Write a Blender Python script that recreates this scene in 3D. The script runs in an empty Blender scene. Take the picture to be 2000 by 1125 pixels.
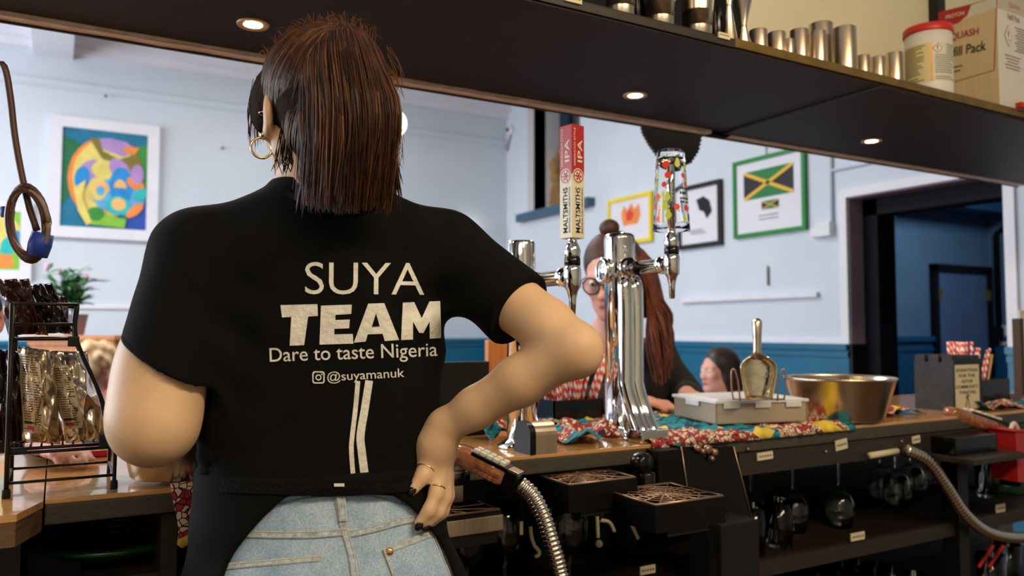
import bpy, bmesh, math, random
import numpy as np
from mathutils import Vector, Matrix
from mathutils.bvhtree import BVHTree

random.seed(7)
SC = bpy.context.scene
COL = SC.collection
PI = math.pi

# ------------------------------------------------------------------ camera
# World axes: X runs along the bar (to the right), Y points across the bar into the guest room.
FPX = 1550.0                       # focal length in pixels of the 2000 px wide frame
YAW = math.radians(29.8)
PITCH = math.atan((645 - 562.5) / FPX)
CAM = Vector((0, 0, 1.25))
C_R = Vector((math.cos(YAW), -math.sin(YAW), 0))
_fh = Vector((math.sin(YAW), math.cos(YAW), 0))
C_F = _fh * math.cos(PITCH) + Vector((0, 0, math.sin(PITCH)))
C_U = -_fh * math.sin(PITCH) + Vector((0, 0, math.cos(PITCH)))

cd = bpy.data.cameras.new('camera')
cam = bpy.data.objects.new('camera', cd)
COL.objects.link(cam)
cam.location = CAM
cam.rotation_euler = (PI / 2 + PITCH, 0, -YAW)
cd.sensor_width = 36
cd.lens = 36 * FPX / 2000
cd.clip_start = 0.02
cd.dof.use_dof = True
cd.dof.focus_distance = 1.2
cd.dof.aperture_fstop = 4.2
SC.camera = cam

# ------------------------------------------------------------------ light and exposure
SC.view_settings.view_transform = 'Standard'
SC.view_settings.look = 'None'
SC.view_settings.gamma = 1
SC.view_settings.use_curve_mapping = False
SC.view_settings.exposure = 0.0
SC.cycles.use_denoising = True
SC.cycles.max_bounces = 8
SC.cycles.diffuse_bounces = 4
SC.cycles.glossy_bounces = 5
SC.cycles.transmission_bounces = 8
SC.cycles.caustics_reflective = False
SC.cycles.caustics_refractive = False
SC.cycles.sample_clamp_indirect = 6

w = bpy.data.worlds.new('world')
SC.world = w
w.use_nodes = True
w.node_tree.nodes['Background'].inputs[0].default_value = (0.75, 0.85, 1.0, 1)
w.node_tree.nodes['Background'].inputs[1].default_value = 1.0


def area_light(name, loc, target, sx, sy, energy, color):
    l = bpy.data.lights.new(name, 'AREA')
    l.shape = 'RECTANGLE'
    l.size, l.size_y, l.energy, l.color = sx, sy, energy, color
    o = bpy.data.objects.new(name, l)
    COL.objects.link(o)
    o.location = loc
    o.rotation_euler = (Vector(target) - Vector(loc)).to_track_quat('-Z', 'Y').to_euler()
    return o


# daylight in the tall windows of the guest room's side wall, one light in each opening
for wy in (3.1, 4.7, 6.1):
    area_light('window_daylight', (-3.42, wy, 1.9), (0.0, wy, 1.75), 1.1, 1.9, 80, (0.86, 0.92, 1.0))
# ceiling lamps of the guest room and warm strip lamps above the back bar
for lx, ly, e in ((-1.6, 4.6, 66), (1.4, 4.6, 66)):
    area_light('guest_ceiling_light', (lx, ly, 3.38), (lx, ly, 0), 1.2, 1.2, e, (1.0, 0.95, 0.90))
area_light('corridor_ceiling_light', (6.6, 3.2, 3.0), (6.6, 3.6, 0), 0.8, 0.8, 38, (0.85, 0.93, 1.0))
area_light('back_bar_light', (1.05, -0.62, 2.62), (0.75, 1.2, 1.35), 1.5, 0.25, 34, (1.0, 0.80, 0.55))
area_light('back_bar_light', (-0.75, -0.62, 2.62), (0.2, 1.2, 1.2), 1.0, 0.25, 10, (1.0, 0.78, 0.52))

# ------------------------------------------------------------------ pixel -> place
def ray(x, y):
    return C_F + C_R * ((x - 1000) / FPX) + C_U * ((562.5 - y) / FPX)
def at_d(x, y, d):
    return CAM + ray(x, y) * d
def on_x(x, y, X):
    r = ray(x, y); return CAM + r * (X / r.x)
def on_y(x, y, Y):
    r = ray(x, y); return CAM + r * (Y / r.y)
def on_z(x, y, Z):
    r = ray(x, y); return CAM + r * ((Z - CAM.z) / r.z)
def to_px(p):
    q = Vector(p) - CAM
    d = q.dot(C_F)
    return 1000 + FPX * q.dot(C_R) / d, 562.5 - FPX * q.dot(C_U) / d, d

# ------------------------------------------------------------------ materials
MATS = {}
def mat(name, col, rough=0.5, metal=0.0, var=0.0, vscale=8.0, bump=0.0, bscale=60.0, emit=None, estr=0.0,
        trans=0.0, ior=1.45, coat=0.0, sub=0.0, stretch=None, spec=None, alpha=1.0, sheen=0.0, detail=4.0):
    if name in MATS:
        return MATS[name]
    m = bpy.data.materials.new(name)
    m.use_nodes = True
    nt = m.node_tree
    b = nt.nodes['Principled BSDF']
    b.inputs['Base Color'].default_value = (*col, 1)
    b.inputs['Roughness'].default_value = rough
    b.inputs['Metallic'].default_value = metal
    b.inputs['IOR'].default_value = ior
    b.inputs['Transmission Weight'].default_value = trans
    b.inputs['Coat Weight'].default_value = coat
    b.inputs['Alpha'].default_value = alpha
    b.inputs['Sheen Weight'].default_value = sheen
    if spec is not None:
        b.inputs['Specular IOR Level'].default_value = spec
    if sub:
        b.inputs['Subsurface Weight'].default_value = sub
        b.inputs['Subsurface Radius'].default_value = (0.012, 0.005, 0.003)
        b.inputs['Subsurface Scale'].default_value = 1.0
    if emit:
        b.inputs['Emission Color'].default_value = (*emit, 1)
        b.inputs['Emission Strength'].default_value = estr
    tc = nt.nodes.new('ShaderNodeTexCoord')
    src = tc.outputs['Object']
    if stretch:
        mp = nt.nodes.new('ShaderNodeMapping')
        mp.inputs['Scale'].default_value = stretch
        nt.links.new(src, mp.inputs[0])
        src = mp.outputs[0]
    if var:
        n = nt.nodes.new('ShaderNodeTexNoise')
        n.inputs['Scale'].default_value = vscale
        n.inputs['Detail'].default_value = detail
        nt.links.new(src, n.inputs['Vector'])
        r = nt.nodes.new('ShaderNodeValToRGB')
        r.color_ramp.elements[0].position = 0.3
        r.color_ramp.elements[1].position = 0.7
        r.color_ramp.elements[0].color = (*[c * (1 - var) for c in col], 1)
        r.color_ramp.elements[1].color = (*[min(1, c * (1 + var)) for c in col], 1)
        nt.links.new(n.outputs['Fac'], r.inputs[0])
        nt.links.new(r.outputs[0], b.inputs['Base Color'])
    if bump:
        n2 = nt.nodes.new('ShaderNodeTexNoise')
        n2.inputs['Scale'].default_value = bscale
        n2.inputs['Detail'].default_value = 3
        nt.links.new(src, n2.inputs['Vector'])
        bp = nt.nodes.new('ShaderNodeBump')
        bp.inputs['Strength'].default_value = bump
        bp.inputs['Distance'].default_value = 0.01
        nt.links.new(n2.outputs['Fac'], bp.inputs['Height'])
        nt.links.new(bp.outputs[0], b.inputs['Normal'])
    MATS[name] = m
    return m

def srgb(r, g, b):
    f = lambda c: (c / 255 / 12.92) if c / 255 <= 0.04045 else ((c / 255 + 0.055) / 1.055) ** 2.4
    return (f(r), f(g), f(b))

# ------------------------------------------------------------------ mesh building
WM = {}      # world matrix of every empty made here

class MB:
    """collects geometry in world (or local) coordinates, builds ONE mesh object"""
    def __init__(s):
        s.v, s.f, s.mi, s.sm = [], [], [], []
    def add(s, verts, faces, M=None, mi=0, smooth=True):
        o = len(s.v)
        s.v += [tuple(M @ Vector(p)) for p in verts] if M is not None else [tuple(p) for p in verts]
        for f in faces:
            s.f.append(tuple(i + o for i in f)); s.mi.append(mi); s.sm.append(smooth)
        return s
    def box(s, c, size, M=None, mi=0):
        x, y, z = [k / 2 for k in size]
        cx, cy, cz = c
        vs = [(cx + a * x, cy + b * y, cz + d * z) for a in (-1, 1) for b in (-1, 1) for d in (-1, 1)]
        fs = [(0, 1, 3, 2), (4, 6, 7, 5), (0, 4, 5, 1), (2, 3, 7, 6), (0, 2, 6, 4), (1, 5, 7, 3)]
        return s.add(vs, fs, M, mi, False)
    def box2(s, lo, hi, M=None, mi=0):
        return s.box([(a + b) / 2 for a, b in zip(lo, hi)], [b - a for a, b in zip(lo, hi)], M, mi)
    def bbox_bev(s, c, size, r=0.004, M=None, mi=0):
        """box with chamfered edges"""
        bm = bmesh.new()
        bmesh.ops.create_cube(bm, size=1)
        for v in bm.verts:
            v.co = Vector((v.co.x * size[0], v.co.y * size[1], v.co.z * size[2])) + Vector(c)
        bmesh.ops.bevel(bm, geom=bm.edges[:], offset=r, segments=2, affect='EDGES', profile=0.7)
        s.from_bm(bm, M, mi, False)
        return s
    def from_bm(s, bm, M=None, mi=0, smooth=True):
        bm.verts.index_update()
        s.add([v.co.copy() for v in bm.verts], [[v.index for v in f.verts] for f in bm.faces], M, mi, smooth)
        bm.free()
        return s
    def lathe(s, prof, n=28, M=None, mi=0, cap=True, smooth=True, squash=None):
        """prof: list of (r, z) around local z"""
        vs, fs = [], []
        for r, z in prof:
            for k in range(n):
                a = 2 * PI * k / n
                vs.append((r * math.cos(a), r * math.sin(a), z))
        m = len(prof)
        for i in range(m - 1):
            for k in range(n):
                a, b = i * n + k, i * n + (k + 1) % n
                fs.append((a, b, b + n, a + n))
        if cap:
            if prof[0][0] > 1e-5: fs.append(tuple(reversed(range(n))))
            if prof[-1][0] > 1e-5: fs.append(tuple(range((m - 1) * n, m * n)))
        return s.add(vs, fs, M, mi, smooth)
    def tube(s, pts, r, n=8, mi=0, cap=True, M=None, flat=1.0):
        """r: number or list per point"""
        pts = [Vector(p) for p in pts]
        m = len(pts)
        rr = list(np.interp(np.linspace(0, 1, m), np.linspace(0, 1, len(r)), r)) if isinstance(r, (list, tuple)) else [r] * m
        vs, fs = [], []
        t0 = (pts[1] - pts[0]).normalized()
        ref = Vector((0, 0, 1)) if abs(t0.z) < 0.9 else Vector((1, 0, 0))
        nx = t0.cross(ref).normalized()
        for i in range(m):
            a = pts[max(i - 1, 0)]; b = pts[min(i + 1, m - 1)]
            t = (b - a)
            t = t.normalized() if t.length > 1e-9 else t0
            nx = (nx - t * nx.dot(t))
            nx = nx.normalized() if nx.length > 1e-9 else t.orthogonal().normalized()
            ny = t.cross(nx)
            for k in range(n):
                a_ = 2 * PI * k / n
                vs.append(pts[i] + nx * (rr[i] * math.cos(a_)) + ny * (rr[i] * flat * math.sin(a_)))
        for i in range(m - 1):
            for k in range(n):
                a, b = i * n + k, i * n + (k + 1) % n
                fs.append((a, b, b + n, a + n))
        if cap:
            fs.append(tuple(reversed(range(n)))); fs.append(tuple(range((m - 1) * n, m * n)))
        return s.add(vs, fs, M, mi)
    def prism(s, outline, h, M=None, mi=0, smooth=False):
        """outline in local xy (ccw), extruded 0..h along z"""
        n = len(outline)
        vs = [(x, y, 0) for x, y in outline] + [(x, y, h) for x, y in outline]
        fs = [tuple(reversed(range(n))), tuple(range(n, 2 * n))]
        fs += [(i, (i + 1) % n, (i + 1) % n + n, i + n) for i in range(n)]
        return s.add(vs, fs, M, mi, smooth)
    def ball(s, c, r, n=16, m=10, M=None, mi=0):
        rx, ry, rz = r if isinstance(r, (list, tuple)) else (r, r, r)
        vs = [(c[0], c[1], c[2] + rz)]
        for i in range(1, m):
            ph = PI * i / m
            for k in range(n):
                a = 2 * PI * k / n
                vs.append((c[0] + rx * math.sin(ph) * math.cos(a), c[1] + ry * math.sin(ph) * math.sin(a), c[2] + rz * math.cos(ph)))
        vs.append((c[0], c[1], c[2] - rz))
        fs = [(0, 1 + k, 1 + (k + 1) % n) for k in range(n)]
        for i in range(m - 2):
            for k in range(n):
                a, b = 1 + i * n + k, 1 + i * n + (k + 1) % n
                fs.append((a, a + n, b + n, b))
        L = len(vs) - 1
        fs += [(L, 1 + (m - 2) * n + (k + 1) % n, 1 + (m - 2) * n + k) for k in range(n)]
        return s.add(vs, fs, M, mi)
    def torus(s, R, r, M=None, n=28, m=8, mi=0):
        vs, fs = [], []
        for i in range(n):
            a = 2 * PI * i / n
            for k in range(m):
                b = 2 * PI * k / m
                vs.append(((R + r * math.cos(b)) * math.cos(a), (R + r * math.cos(b)) * math.sin(a), r * math.sin(b)))
        for i in range(n):
            for k in range(m):
                fs.append((i * m + k, ((i + 1) % n) * m + k, ((i + 1) % n) * m + (k + 1) % m, i * m + (k + 1) % m))
        return s.add(vs, fs, M, mi)
    def build(s, name, mats, parent=None, local=False, kind=None):
        me = bpy.data.meshes.new(name)
        vs = s.v
        W = WM.get(parent) if parent is not None else None
        if W is not None and not local:
            I = W.inverted()
            vs = [tuple(I @ Vector(p)) for p in vs]
        me.from_pydata(vs, [], s.f)
        ml = mats if isinstance(mats, (list, tuple)) else [mats]
        for q in ml:
            me.materials.append(MATS[q] if isinstance(q, str) else q)
        me.polygons.foreach_set('material_index', s.mi)
        me.polygons.foreach_set('use_smooth', s.sm)
        me.update()
        o = bpy.data.objects.new(name, me)
        COL.objects.link(o)
        if parent is not None:
            o.parent = parent
            WM[o] = W if W is not None else Matrix()
        else:
            WM[o] = Matrix()
        if kind: o['kind'] = kind
        return o

def tag(o, label, cat, group=None):
    o['label'] = label; o['category'] = cat
    if group: o['group'] = group
    return o
def thing(name, label, cat, loc=(0, 0, 0), rotz=0.0, group=None):
    o = bpy.data.objects.new(name, None)
    o.empty_display_size = 0.05
    COL.objects.link(o)
    o.location = loc; o.rotation_euler = (0, 0, rotz)
    WM[o] = Matrix.Translation(Vector(loc)) @ Matrix.Rotation(rotz, 4, 'Z')
    return tag(o, label, cat, group)
def dup(root, loc, rotz=0.0, label=None, scale=None):
    """copy of a thing with copies of its parts and sub-parts"""
    def cp(o, par):
        c = o.copy(); COL.objects.link(c); c.parent = par
        for ch in o.children: cp(ch, c)
        return c
    r = cp(root, None)
    r.location = loc; r.rotation_euler = (0, 0, rotz)
    if scale: r.scale = (scale,) * 3
    if label: r['label'] = label
    return r
def struct(name, mb, m, parent=None):
    return mb.build(name, m, parent, kind='structure' if parent is None else None)
def T(*p):
    return Matrix.Translation(Vector(p[0]) if len(p) == 1 else Vector(p))
def R(a, ax):
    return Matrix.Rotation(a, 4, ax)
def RD(a, ax):
    return Matrix.Rotation(math.radians(a), 4, ax)
def frame(o, ex, ey, ez=None):
    """matrix with given axes at origin o"""
    ex = Vector(ex).normalized(); ey = Vector(ey).normalized()
    ez = Vector(ez).normalized() if ez is not None else ex.cross(ey).normalized()
    M = Matrix.Identity(4)
    for i in range(3):
        M[i][0], M[i][1], M[i][2], M[i][3] = ex[i], ey[i], ez[i], o[i]
    return M
def zto(p, d):
    """matrix whose z axis points along d at p"""
    return T(p) @ Vector(d).to_track_quat('Z', 'Y').to_matrix().to_4x4()
def bez(P, n=24):
    """Catmull-Rom through points"""
    P = [Vector(p) for p in P]
    Q = [P[0] * 2 - P[1]] + P + [P[-1] * 2 - P[-2]]
    out = []
    for i in range(1, len(Q) - 2):
        k = max(2, n // (len(P) - 1))
        for j in range(k):
            t = j / k
            a, b, c, d = Q[i - 1], Q[i], Q[i + 1], Q[i + 2]
            out.append(0.5 * ((2 * b) + (c - a) * t + (2 * a - 5 * b + 4 * c - d) * t * t + (3 * b - a - 3 * c + d) * t ** 3))
    out.append(P[-1])
    return out

# ------------------------------------------------------------------ lettering and prints
_tc = {}
def text2d(s, w, h, bold=0.0, space=1.0):
    """flat lettering centred on the origin in a box w x h (2D verts, faces)"""
    key = (s, bold, space)
    if key not in _tc:
        cu = bpy.data.curves.new('lettering', 'FONT')
        cu.body = s; cu.offset = bold; cu.resolution_u = 4; cu.space_character = space; cu.fill_mode = 'FRONT'
        ob = bpy.data.objects.new('lettering', cu)
        COL.objects.link(ob)
        dg = bpy.context.evaluated_depsgraph_get()
        me = ob.evaluated_get(dg).to_mesh()
        vs = [(v.co.x, v.co.y) for v in me.vertices]
        fs = [tuple(p.vertices) for p in me.polygons]
        ob.evaluated_get(dg).to_mesh_clear()
        bpy.data.objects.remove(ob); bpy.data.curves.remove(cu)
        x0, x1 = min(v[0] for v in vs), max(v[0] for v in vs)
        y0, y1 = min(v[1] for v in vs), max(v[1] for v in vs)
        _tc[key] = ([((x - x0) / (x1 - x0) - .5, (y - y0) / (y1 - y0) - .5) for x, y in vs], fs)
    vs, fs = _tc[key]
    return [(x * w, y * h) for x, y in vs], fs
def put_text(mb, s, M, w, h, bold=0.0, mi=0, space=1.0):
    vs, fs = text2d(s, w, h, bold, space)
    mb.add([(x, y, 0) for x, y in vs], fs, M, mi, False)
def disc2d(cx, cy, rx, ry, n=20, r0=None):
    if r0 is None:
        return [(cx + rx * math.cos(2 * PI * k / n), cy + ry * math.sin(2 * PI * k / n)) for k in range(n)], [tuple(range(n))]
    vs = []
    for q in (1.0, r0):
        vs += [(cx + q * rx * math.cos(2 * PI * k / n), cy + q * ry * math.sin(2 * PI * k / n)) for k in range(n)]
    return vs, [(k, (k + 1) % n, (k + 1) % n + n, k + n) for k in range(n)]
def flat(mb, poly, M, mi=0, z=0.0):
    mb.add([(x, y, z) for x, y in poly], [tuple(range(len(poly)))], M, mi, False)

def bvh_of(obs):
    vs, fs = [], []
    for o in (obs if isinstance(obs, (list, tuple)) else [obs]):
        W = WM.get(o.parent) if o.parent else WM[o]
        k = len(vs)
        vs += [W @ v.co for v in o.data.vertices]
        fs += [tuple(i + k for i in p.vertices) for p in o.data.polygons]
    return BVHTree.FromPolygons(vs, fs)
def project(mb, verts2, faces, bvh, step=8.0, lift=0.0012, mi=0, thick=0.0, maxd=3.0):
    """lay a 2D figure given in photograph pixels onto a surface, cut finely so that it follows the folds"""
    bm = bmesh.new()
    bv = [bm.verts.new((x, y, 0)) for x, y in verts2]
    for f in faces:
        try: bm.faces.new([bv[i] for i in f])
        except ValueError: pass
    xs = [v[0] for v in verts2]; ys = [v[1] for v in verts2]
    for ax, lo, hi in ((0, min(xs), max(xs)), (1, min(ys), max(ys))):
        p = lo + step
        while p < hi:
            co = (p, 0, 0) if ax == 0 else (0, p, 0)
            no = (1, 0, 0) if ax == 0 else (0, 1, 0)
            bmesh.ops.bisect_plane(bm, geom=bm.verts[:] + bm.edges[:] + bm.faces[:], dist=1e-4, plane_co=co, plane_no=no)
            p += step
    dead = []
    for v in bm.verts:
        r = ray(v.co.x, v.co.y)
        hit, nor, _, dist = bvh.ray_cast(CAM, r.normalized(), maxd)
        if hit is None:
            dead.append(v); continue
        if nor.dot(r) > 0: nor = -nor
        n2 = (nor - r.normalized() * 0.6).normalized()
        v.co = hit + n2 * lift
    if dead: bmesh.ops.delete(bm, geom=dead, context='VERTS')
    bm.normal_update()
    mb.from_bm(bm, None, mi, True)
def strip2d(pts, w0, w1=None):
    """ribbon polygon mesh around a 2D polyline"""
    vs, fs = [], []
    n = len(pts)
    for i, p in enumerate(pts):
        a = pts[max(i - 1, 0)]; b = pts[min(i + 1, n - 1)]
        dx, dy = b[0] - a[0], b[1] - a[1]
        L = math.hypot(dx, dy) or 1
        wd = w0 if w1 is None else w0 + (w1 - w0) * i / (n - 1)
        vs += [(p[0] - dy / L * wd / 2, p[1] + dx / L * wd / 2), (p[0] + dy / L * wd / 2, p[1] - dx / L * wd / 2)]
    for i in range(n - 1):
        fs.append((2 * i, 2 * i + 1, 2 * i + 3, 2 * i + 2))
    return vs, fs

# ------------------------------------------------------------------ solid figures (signed distance fields)
class Field:
    def __init__(s, lo, hi, h):
        s.lo = np.array(lo, float); s.h = h
        s.n = np.ceil((np.array(hi, float) - s.lo) / h).astype(int) + 1
        s.F = np.full(s.n, 0.5, np.float32)
    def sub(s, lo, hi):
        a = np.clip(np.floor((np.array(lo) - s.lo) / s.h).astype(int), 0, s.n)
        b = np.clip(np.ceil((np.array(hi) - s.lo) / s.h).astype(int) + 1, 0, s.n)
        sl = tuple(slice(i, j) for i, j in zip(a, b))
        g = [np.float32(s.lo[i]) + np.float32(s.h) * np.arange(a[i], b[i], dtype=np.float32) for i in range(3)]
        return sl, g[0][:, None, None], g[1][None, :, None], g[2][None, None, :]
    def comb(s, sl, d, k, op='u'):
        A = s.F[sl]
        if op == 's': A, d = -A, d
        if op == 'u' or op == 's':
            if k > 0:
                hh = np.maximum(k - np.abs(A - d), 0) / k
                r = np.minimum(A, d) - hh * hh * k * 0.25
            else:
                r = np.minimum(A, d)
        s.F[sl] = -r if op == 's' else r
    def cone(s, a, b, ra, rb, k=0.01, squash=None, op='u'):
        """tapered capsule; squash=(dir, factor) flattens it along dir"""
        a = np.array(a, np.float32); b = np.array(b, np.float32)
        rm = max(ra, rb) + k + 0.02
        sl, X, Y, Z = s.sub(np.minimum(a, b) - rm, np.maximum(a, b) + rm)
        ba = b - a
        L = float(ba @ ba) + 1e-9
        px, py, pz = X - a[0], Y - a[1], Z - a[2]
        t = np.clip((px * ba[0] + py * ba[1] + pz * ba[2]) / L, 0, 1)
        qx, qy, qz = px - t * ba[0], py - t * ba[1], pz - t * ba[2]
        if squash is not None:
            n = np.array(squash[0], float); n /= np.linalg.norm(n); f = 1 / squash[1] - 1
            q = qx * n[0] + qy * n[1] + qz * n[2]
            qx = qx + q * f * n[0]; qy = qy + q * f * n[1]; qz = qz + q * f * n[2]
        d = np.sqrt(qx * qx + qy * qy + qz * qz) - (ra + (rb - ra) * t)
        s.comb(sl, d, k, op)
    def chain(s, pts, rad, k=0.012):
        for i in range(len(pts) - 1):
            s.cone(pts[i], pts[i + 1], rad[i], rad[i + 1], k)
    def ell(s, c, r, M=None, k=0.01, op='u'):
        """ellipsoid, M = 3x3 rotation (columns are local axes)"""
        c = np.array(c, np.float32); r = np.array(r, np.float32)
        rm = float(r.max()) + k + 0.02
        sl, X, Y, Z = s.sub(c - rm, c + rm)
        x, y, z = X - c[0], Y - c[1], Z - c[2]
        if M is not None:
            A = np.array([[M[i][j] for j in range(3)] for i in range(3)], np.float32)
            x, y, z = (x * A[0, 0] + y * A[1, 0] + z * A[2, 0], x * A[0, 1] + y * A[1, 1] + z * A[2, 1], x * A[0, 2] + y * A[1, 2] + z * A[2, 2])
        k0 = np.sqrt((x / r[0]) ** 2 + (y / r[1]) ** 2 + (z / r[2]) ** 2)
        k1 = np.sqrt((x / r[0] ** 2) ** 2 + (y / r[1] ** 2) ** 2 + (z / r[2] ** 2) ** 2) + 1e-6
        s.comb(sl, k0 * (k0 - 1) / k1, k, op)
    def loft(s, lev, k=0.02, ang=0.0, p=2.3, fold=None):
        """stack of ellipses: lev = [(z, cx, cy, a, b)]"""
        lev = sorted(lev)
        L = np.array(lev, np.float32)
        zmin, zmax = L[0, 0], L[-1, 0]
        m = float(L[:, 3:].max()) + k + 0.03
        sl, X, Y, Z = s.sub((L[:, 1].min() - m, L[:, 2].min() - m, zmin - k), (L[:, 1].max() + m, L[:, 2].max() + m, zmax + k))
        zz = Z.ravel()
        # smooth interpolation
        def ip(col):
            t = np.interp(zz, L[:, 0], np.arange(len(L)))
            i = np.clip(np.floor(t).astype(int), 0, len(L) - 2); f = t - i
            P = L[:, col]
            a_ = P[np.maximum(i - 1, 0)]; b_ = P[i]; c_ = P[i + 1]; d_ = P[np.minimum(i + 2, len(L) - 1)]
            return (0.5 * (2 * b_ + (c_ - a_) * f + (2 * a_ - 5 * b_ + 4 * c_ - d_) * f * f + (3 * b_ - a_ - 3 * c_ + d_) * f ** 3)).astype(np.float32)[None, None, :]
        cx, cy, a, b = ip(1), ip(2), ip(3), ip(4)
        x, y = X - cx, Y - cy
        if ang:
            x, y = x * math.cos(ang) + y * math.sin(ang), -x * math.sin(ang) + y * math.cos(ang)
        rr = (np.abs(x / a) ** p + np.abs(y / b) ** p) ** (1 / p)
        d = (rr - 1) * np.minimum(a, b)
        d = np.maximum(d, np.maximum(Z - zmax, zmin - Z))
        if fold is not None: d = d + fold(X, Y, Z)
        s.comb(sl, d.astype(np.float32), k)
    def cut(s, p, n):
        """keep the side away from n"""
        n = np.array(n, float); n /= np.linalg.norm(n)
        sl, X, Y, Z = s.sub(s.lo, s.lo + s.n * s.h)
        d = (X - p[0]) * n[0] + (Y - p[1]) * n[1] + (Z - p[2]) * n[2]
        s.F = np.maximum(s.F, d.astype(np.float32))
    def mesh(s, smooth=1):
        F = s.F
        F[0] = F[-1] = 0.5; F[:, 0] = F[:, -1] = 0.5; F[:, :, 0] = F[:, :, -1] = 0.5
        S = F < 0
        n = F.shape
        c = [slice(0, -1), slice(1, None)]
        cnt = np.zeros((n[0] - 1, n[1] - 1, n[2] - 1), np.int8)
        for i in (0, 1):
            for j in (0, 1):
                for k in (0, 1):
                    cnt += S[c[i], c[j], c[k]]
        act = (cnt > 0) & (cnt < 8)
        ii, jj, kk = np.nonzero(act)
        idx = np.full(act.shape, -1, np.int32)
        idx[ii, jj, kk] = np.arange(len(ii))
        P = np.zeros((len(ii), 3)); W = np.zeros(len(ii))
        cor = [(a, b, d) for a in (0, 1) for b in (0, 1) for d in (0, 1)]
        val = {q: F[ii + q[0], jj + q[1], kk + q[2]] for q in cor}
        for q in cor:
            for ax in range(3):
                if q[ax]: continue
                q2 = list(q); q2[ax] = 1; q2 = tuple(q2)
                v0, v1 = val[q], val[q2]
                m = (v0 < 0) != (v1 < 0)
                t = np.where(m, v0 / np.where(m, v0 - v1, 1), 0)
                pos = np.array(q, float)[None, :].repeat(len(ii), 0)
                pos[:, ax] += t
                P += pos * m[:, None]; W += m
        P = P / W[:, None] + np.stack([ii, jj, kk], 1)
        quads = []
        for ax in range(3):
            o = [(1, 2), (2, 0), (0, 1)][ax]
            a0 = [slice(0, -1)] * 3; a1 = [slice(0, -1)] * 3
            a1[ax] = slice(1, None)
            s0 = S[tuple(slice(0, -1) if q == ax else slice(None) for q in range(3))]
            s1 = S[tuple(slice(1, None) if q == ax else slice(None) for q in range(3))]
            e = np.nonzero(s0 != s1)
            E = np.stack(e, 1)
            ok = (E[:, o[0]] > 0) & (E[:, o[1]] > 0) & (E[:, o[0]] < n[o[0]] - 1) & (E[:, o[1]] < n[o[1]] - 1)
            E = E[ok]
            inside0 = s0[E[:, 0], E[:, 1], E[:, 2]]
            def cell(d0, d1):
                Q = E.copy(); Q[:, o[0]] -= d0; Q[:, o[1]] -= d1
                return idx[Q[:, 0], Q[:, 1], Q[:, 2]]
            q = np.stack([cell(1, 1), cell(0, 1), cell(0, 0), cell(1, 0)], 1)
            q[~inside0] = q[~inside0][:, ::-1]
            quads.append(q)
        Q = np.concatenate(quads)
        V = P * s.h + s.lo
        for _ in range(smooth):                       # gentle relaxation removes voxel steps
            acc = np.zeros_like(V); cn = np.zeros(len(V))
            for a, b in ((0, 1), (1, 2), (2, 3), (3, 0)):
                np.add.at(acc, Q[:, a], V[Q[:, b]]); np.add.at(cn, Q[:, a], 1)
                np.add.at(acc, Q[:, b], V[Q[:, a]]); np.add.at(cn, Q[:, b], 1)
            V = V * 0.5 + 0.5 * acc / np.maximum(cn, 1)[:, None]
        return V, Q
    def build(s, name, material, parent=None, smooth=1):
        V, Q = s.mesh(smooth)
        W = WM.get(parent) if parent is not None else None
        if W is not None:
            I = np.array(W.inverted())
            V = V @ I[:3, :3].T + I[:3, 3]
        me = bpy.data.meshes.new(name)
        me.vertices.add(len(V)); me.vertices.foreach_set('co', V.astype(np.float32).ravel())
        me.loops.add(Q.size); me.loops.foreach_set('vertex_index', Q.astype(np.int32).ravel())
        me.polygons.add(len(Q)); me.polygons.foreach_set('loop_start', np.arange(0, Q.size, 4, dtype=np.int32))
        me.update(calc_edges=True)
        me.polygons.foreach_set('use_smooth', np.ones(len(Q), bool))
        me.materials.append(material if not isinstance(material, str) else MATS[material])
        o = bpy.data.objects.new(name, me)
        COL.objects.link(o)
        if parent is not None:
            o.parent = parent; WM[o] = W
        else:
            WM[o] = Matrix()
        return o
# ================================================================== MATERIALS
mat('wall_paint', srgb(206, 215, 225), 0.75, var=0.03, vscale=2.5, bump=0.05, bscale=90)
mat('white_trim', srgb(225, 225, 232), 0.45, var=0.03)
mat('mauve_paint', srgb(150, 132, 150), 0.6, var=0.04)
mat('teal_paint', srgb(26, 100, 132), 0.38, var=0.06, vscale=5, bump=0.04, bscale=40)
mat('navy_paint', srgb(9, 13, 22), 0.7, spec=.2, var=0.1)
mat('corridor_paint', srgb(84, 116, 146), 0.6, var=0.06, vscale=3)
mat('corridor_dado', srgb(30, 78, 118), 0.4, var=0.05)
mat('corridor_door', srgb(80, 104, 140), 0.35, var=0.08)
mat('ceiling_paint', srgb(205, 203, 212), 0.8, var=0.03)
mat('floor_wood', srgb(96, 66, 44), 0.4, var=0.25, vscale=6, stretch=(1, 12, 1))
mat('shelf_black', srgb(36, 22, 17), 0.55, var=0.15, vscale=14, bump=0.10, bscale=220)
mat('shelf_top', srgb(30, 24, 22), 0.5, var=0.1)
mat('shelf_lip', srgb(240, 214, 204), 0.55, var=0.3, vscale=30, stretch=(1, 6, 6))
mat('brass_edge', srgb(150, 122, 70), 0.38, 0.7, var=0.2, vscale=25)
mat('cream_panel', srgb(230, 220, 188), 0.7, var=0.04, vscale=3)
mat('counter_wood', srgb(214, 160, 98), 0.16, var=0.16, vscale=9, stretch=(2, 14, 14), coat=0.6, bump=0.03, bscale=10)
mat('counter_edge', srgb(74, 68, 59), 0.5, var=0.2, vscale=40, stretch=(1, 1, 4), bump=0.06, bscale=80)
mat('end_grain', srgb(110, 84, 60), 0.5, var=0.35, vscale=22, stretch=(1, 1, 4), bump=0.1, bscale=60)
mat('black_paint', srgb(18, 17, 17), 0.45, var=0.15, bump=0.03, bscale=120)
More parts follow.
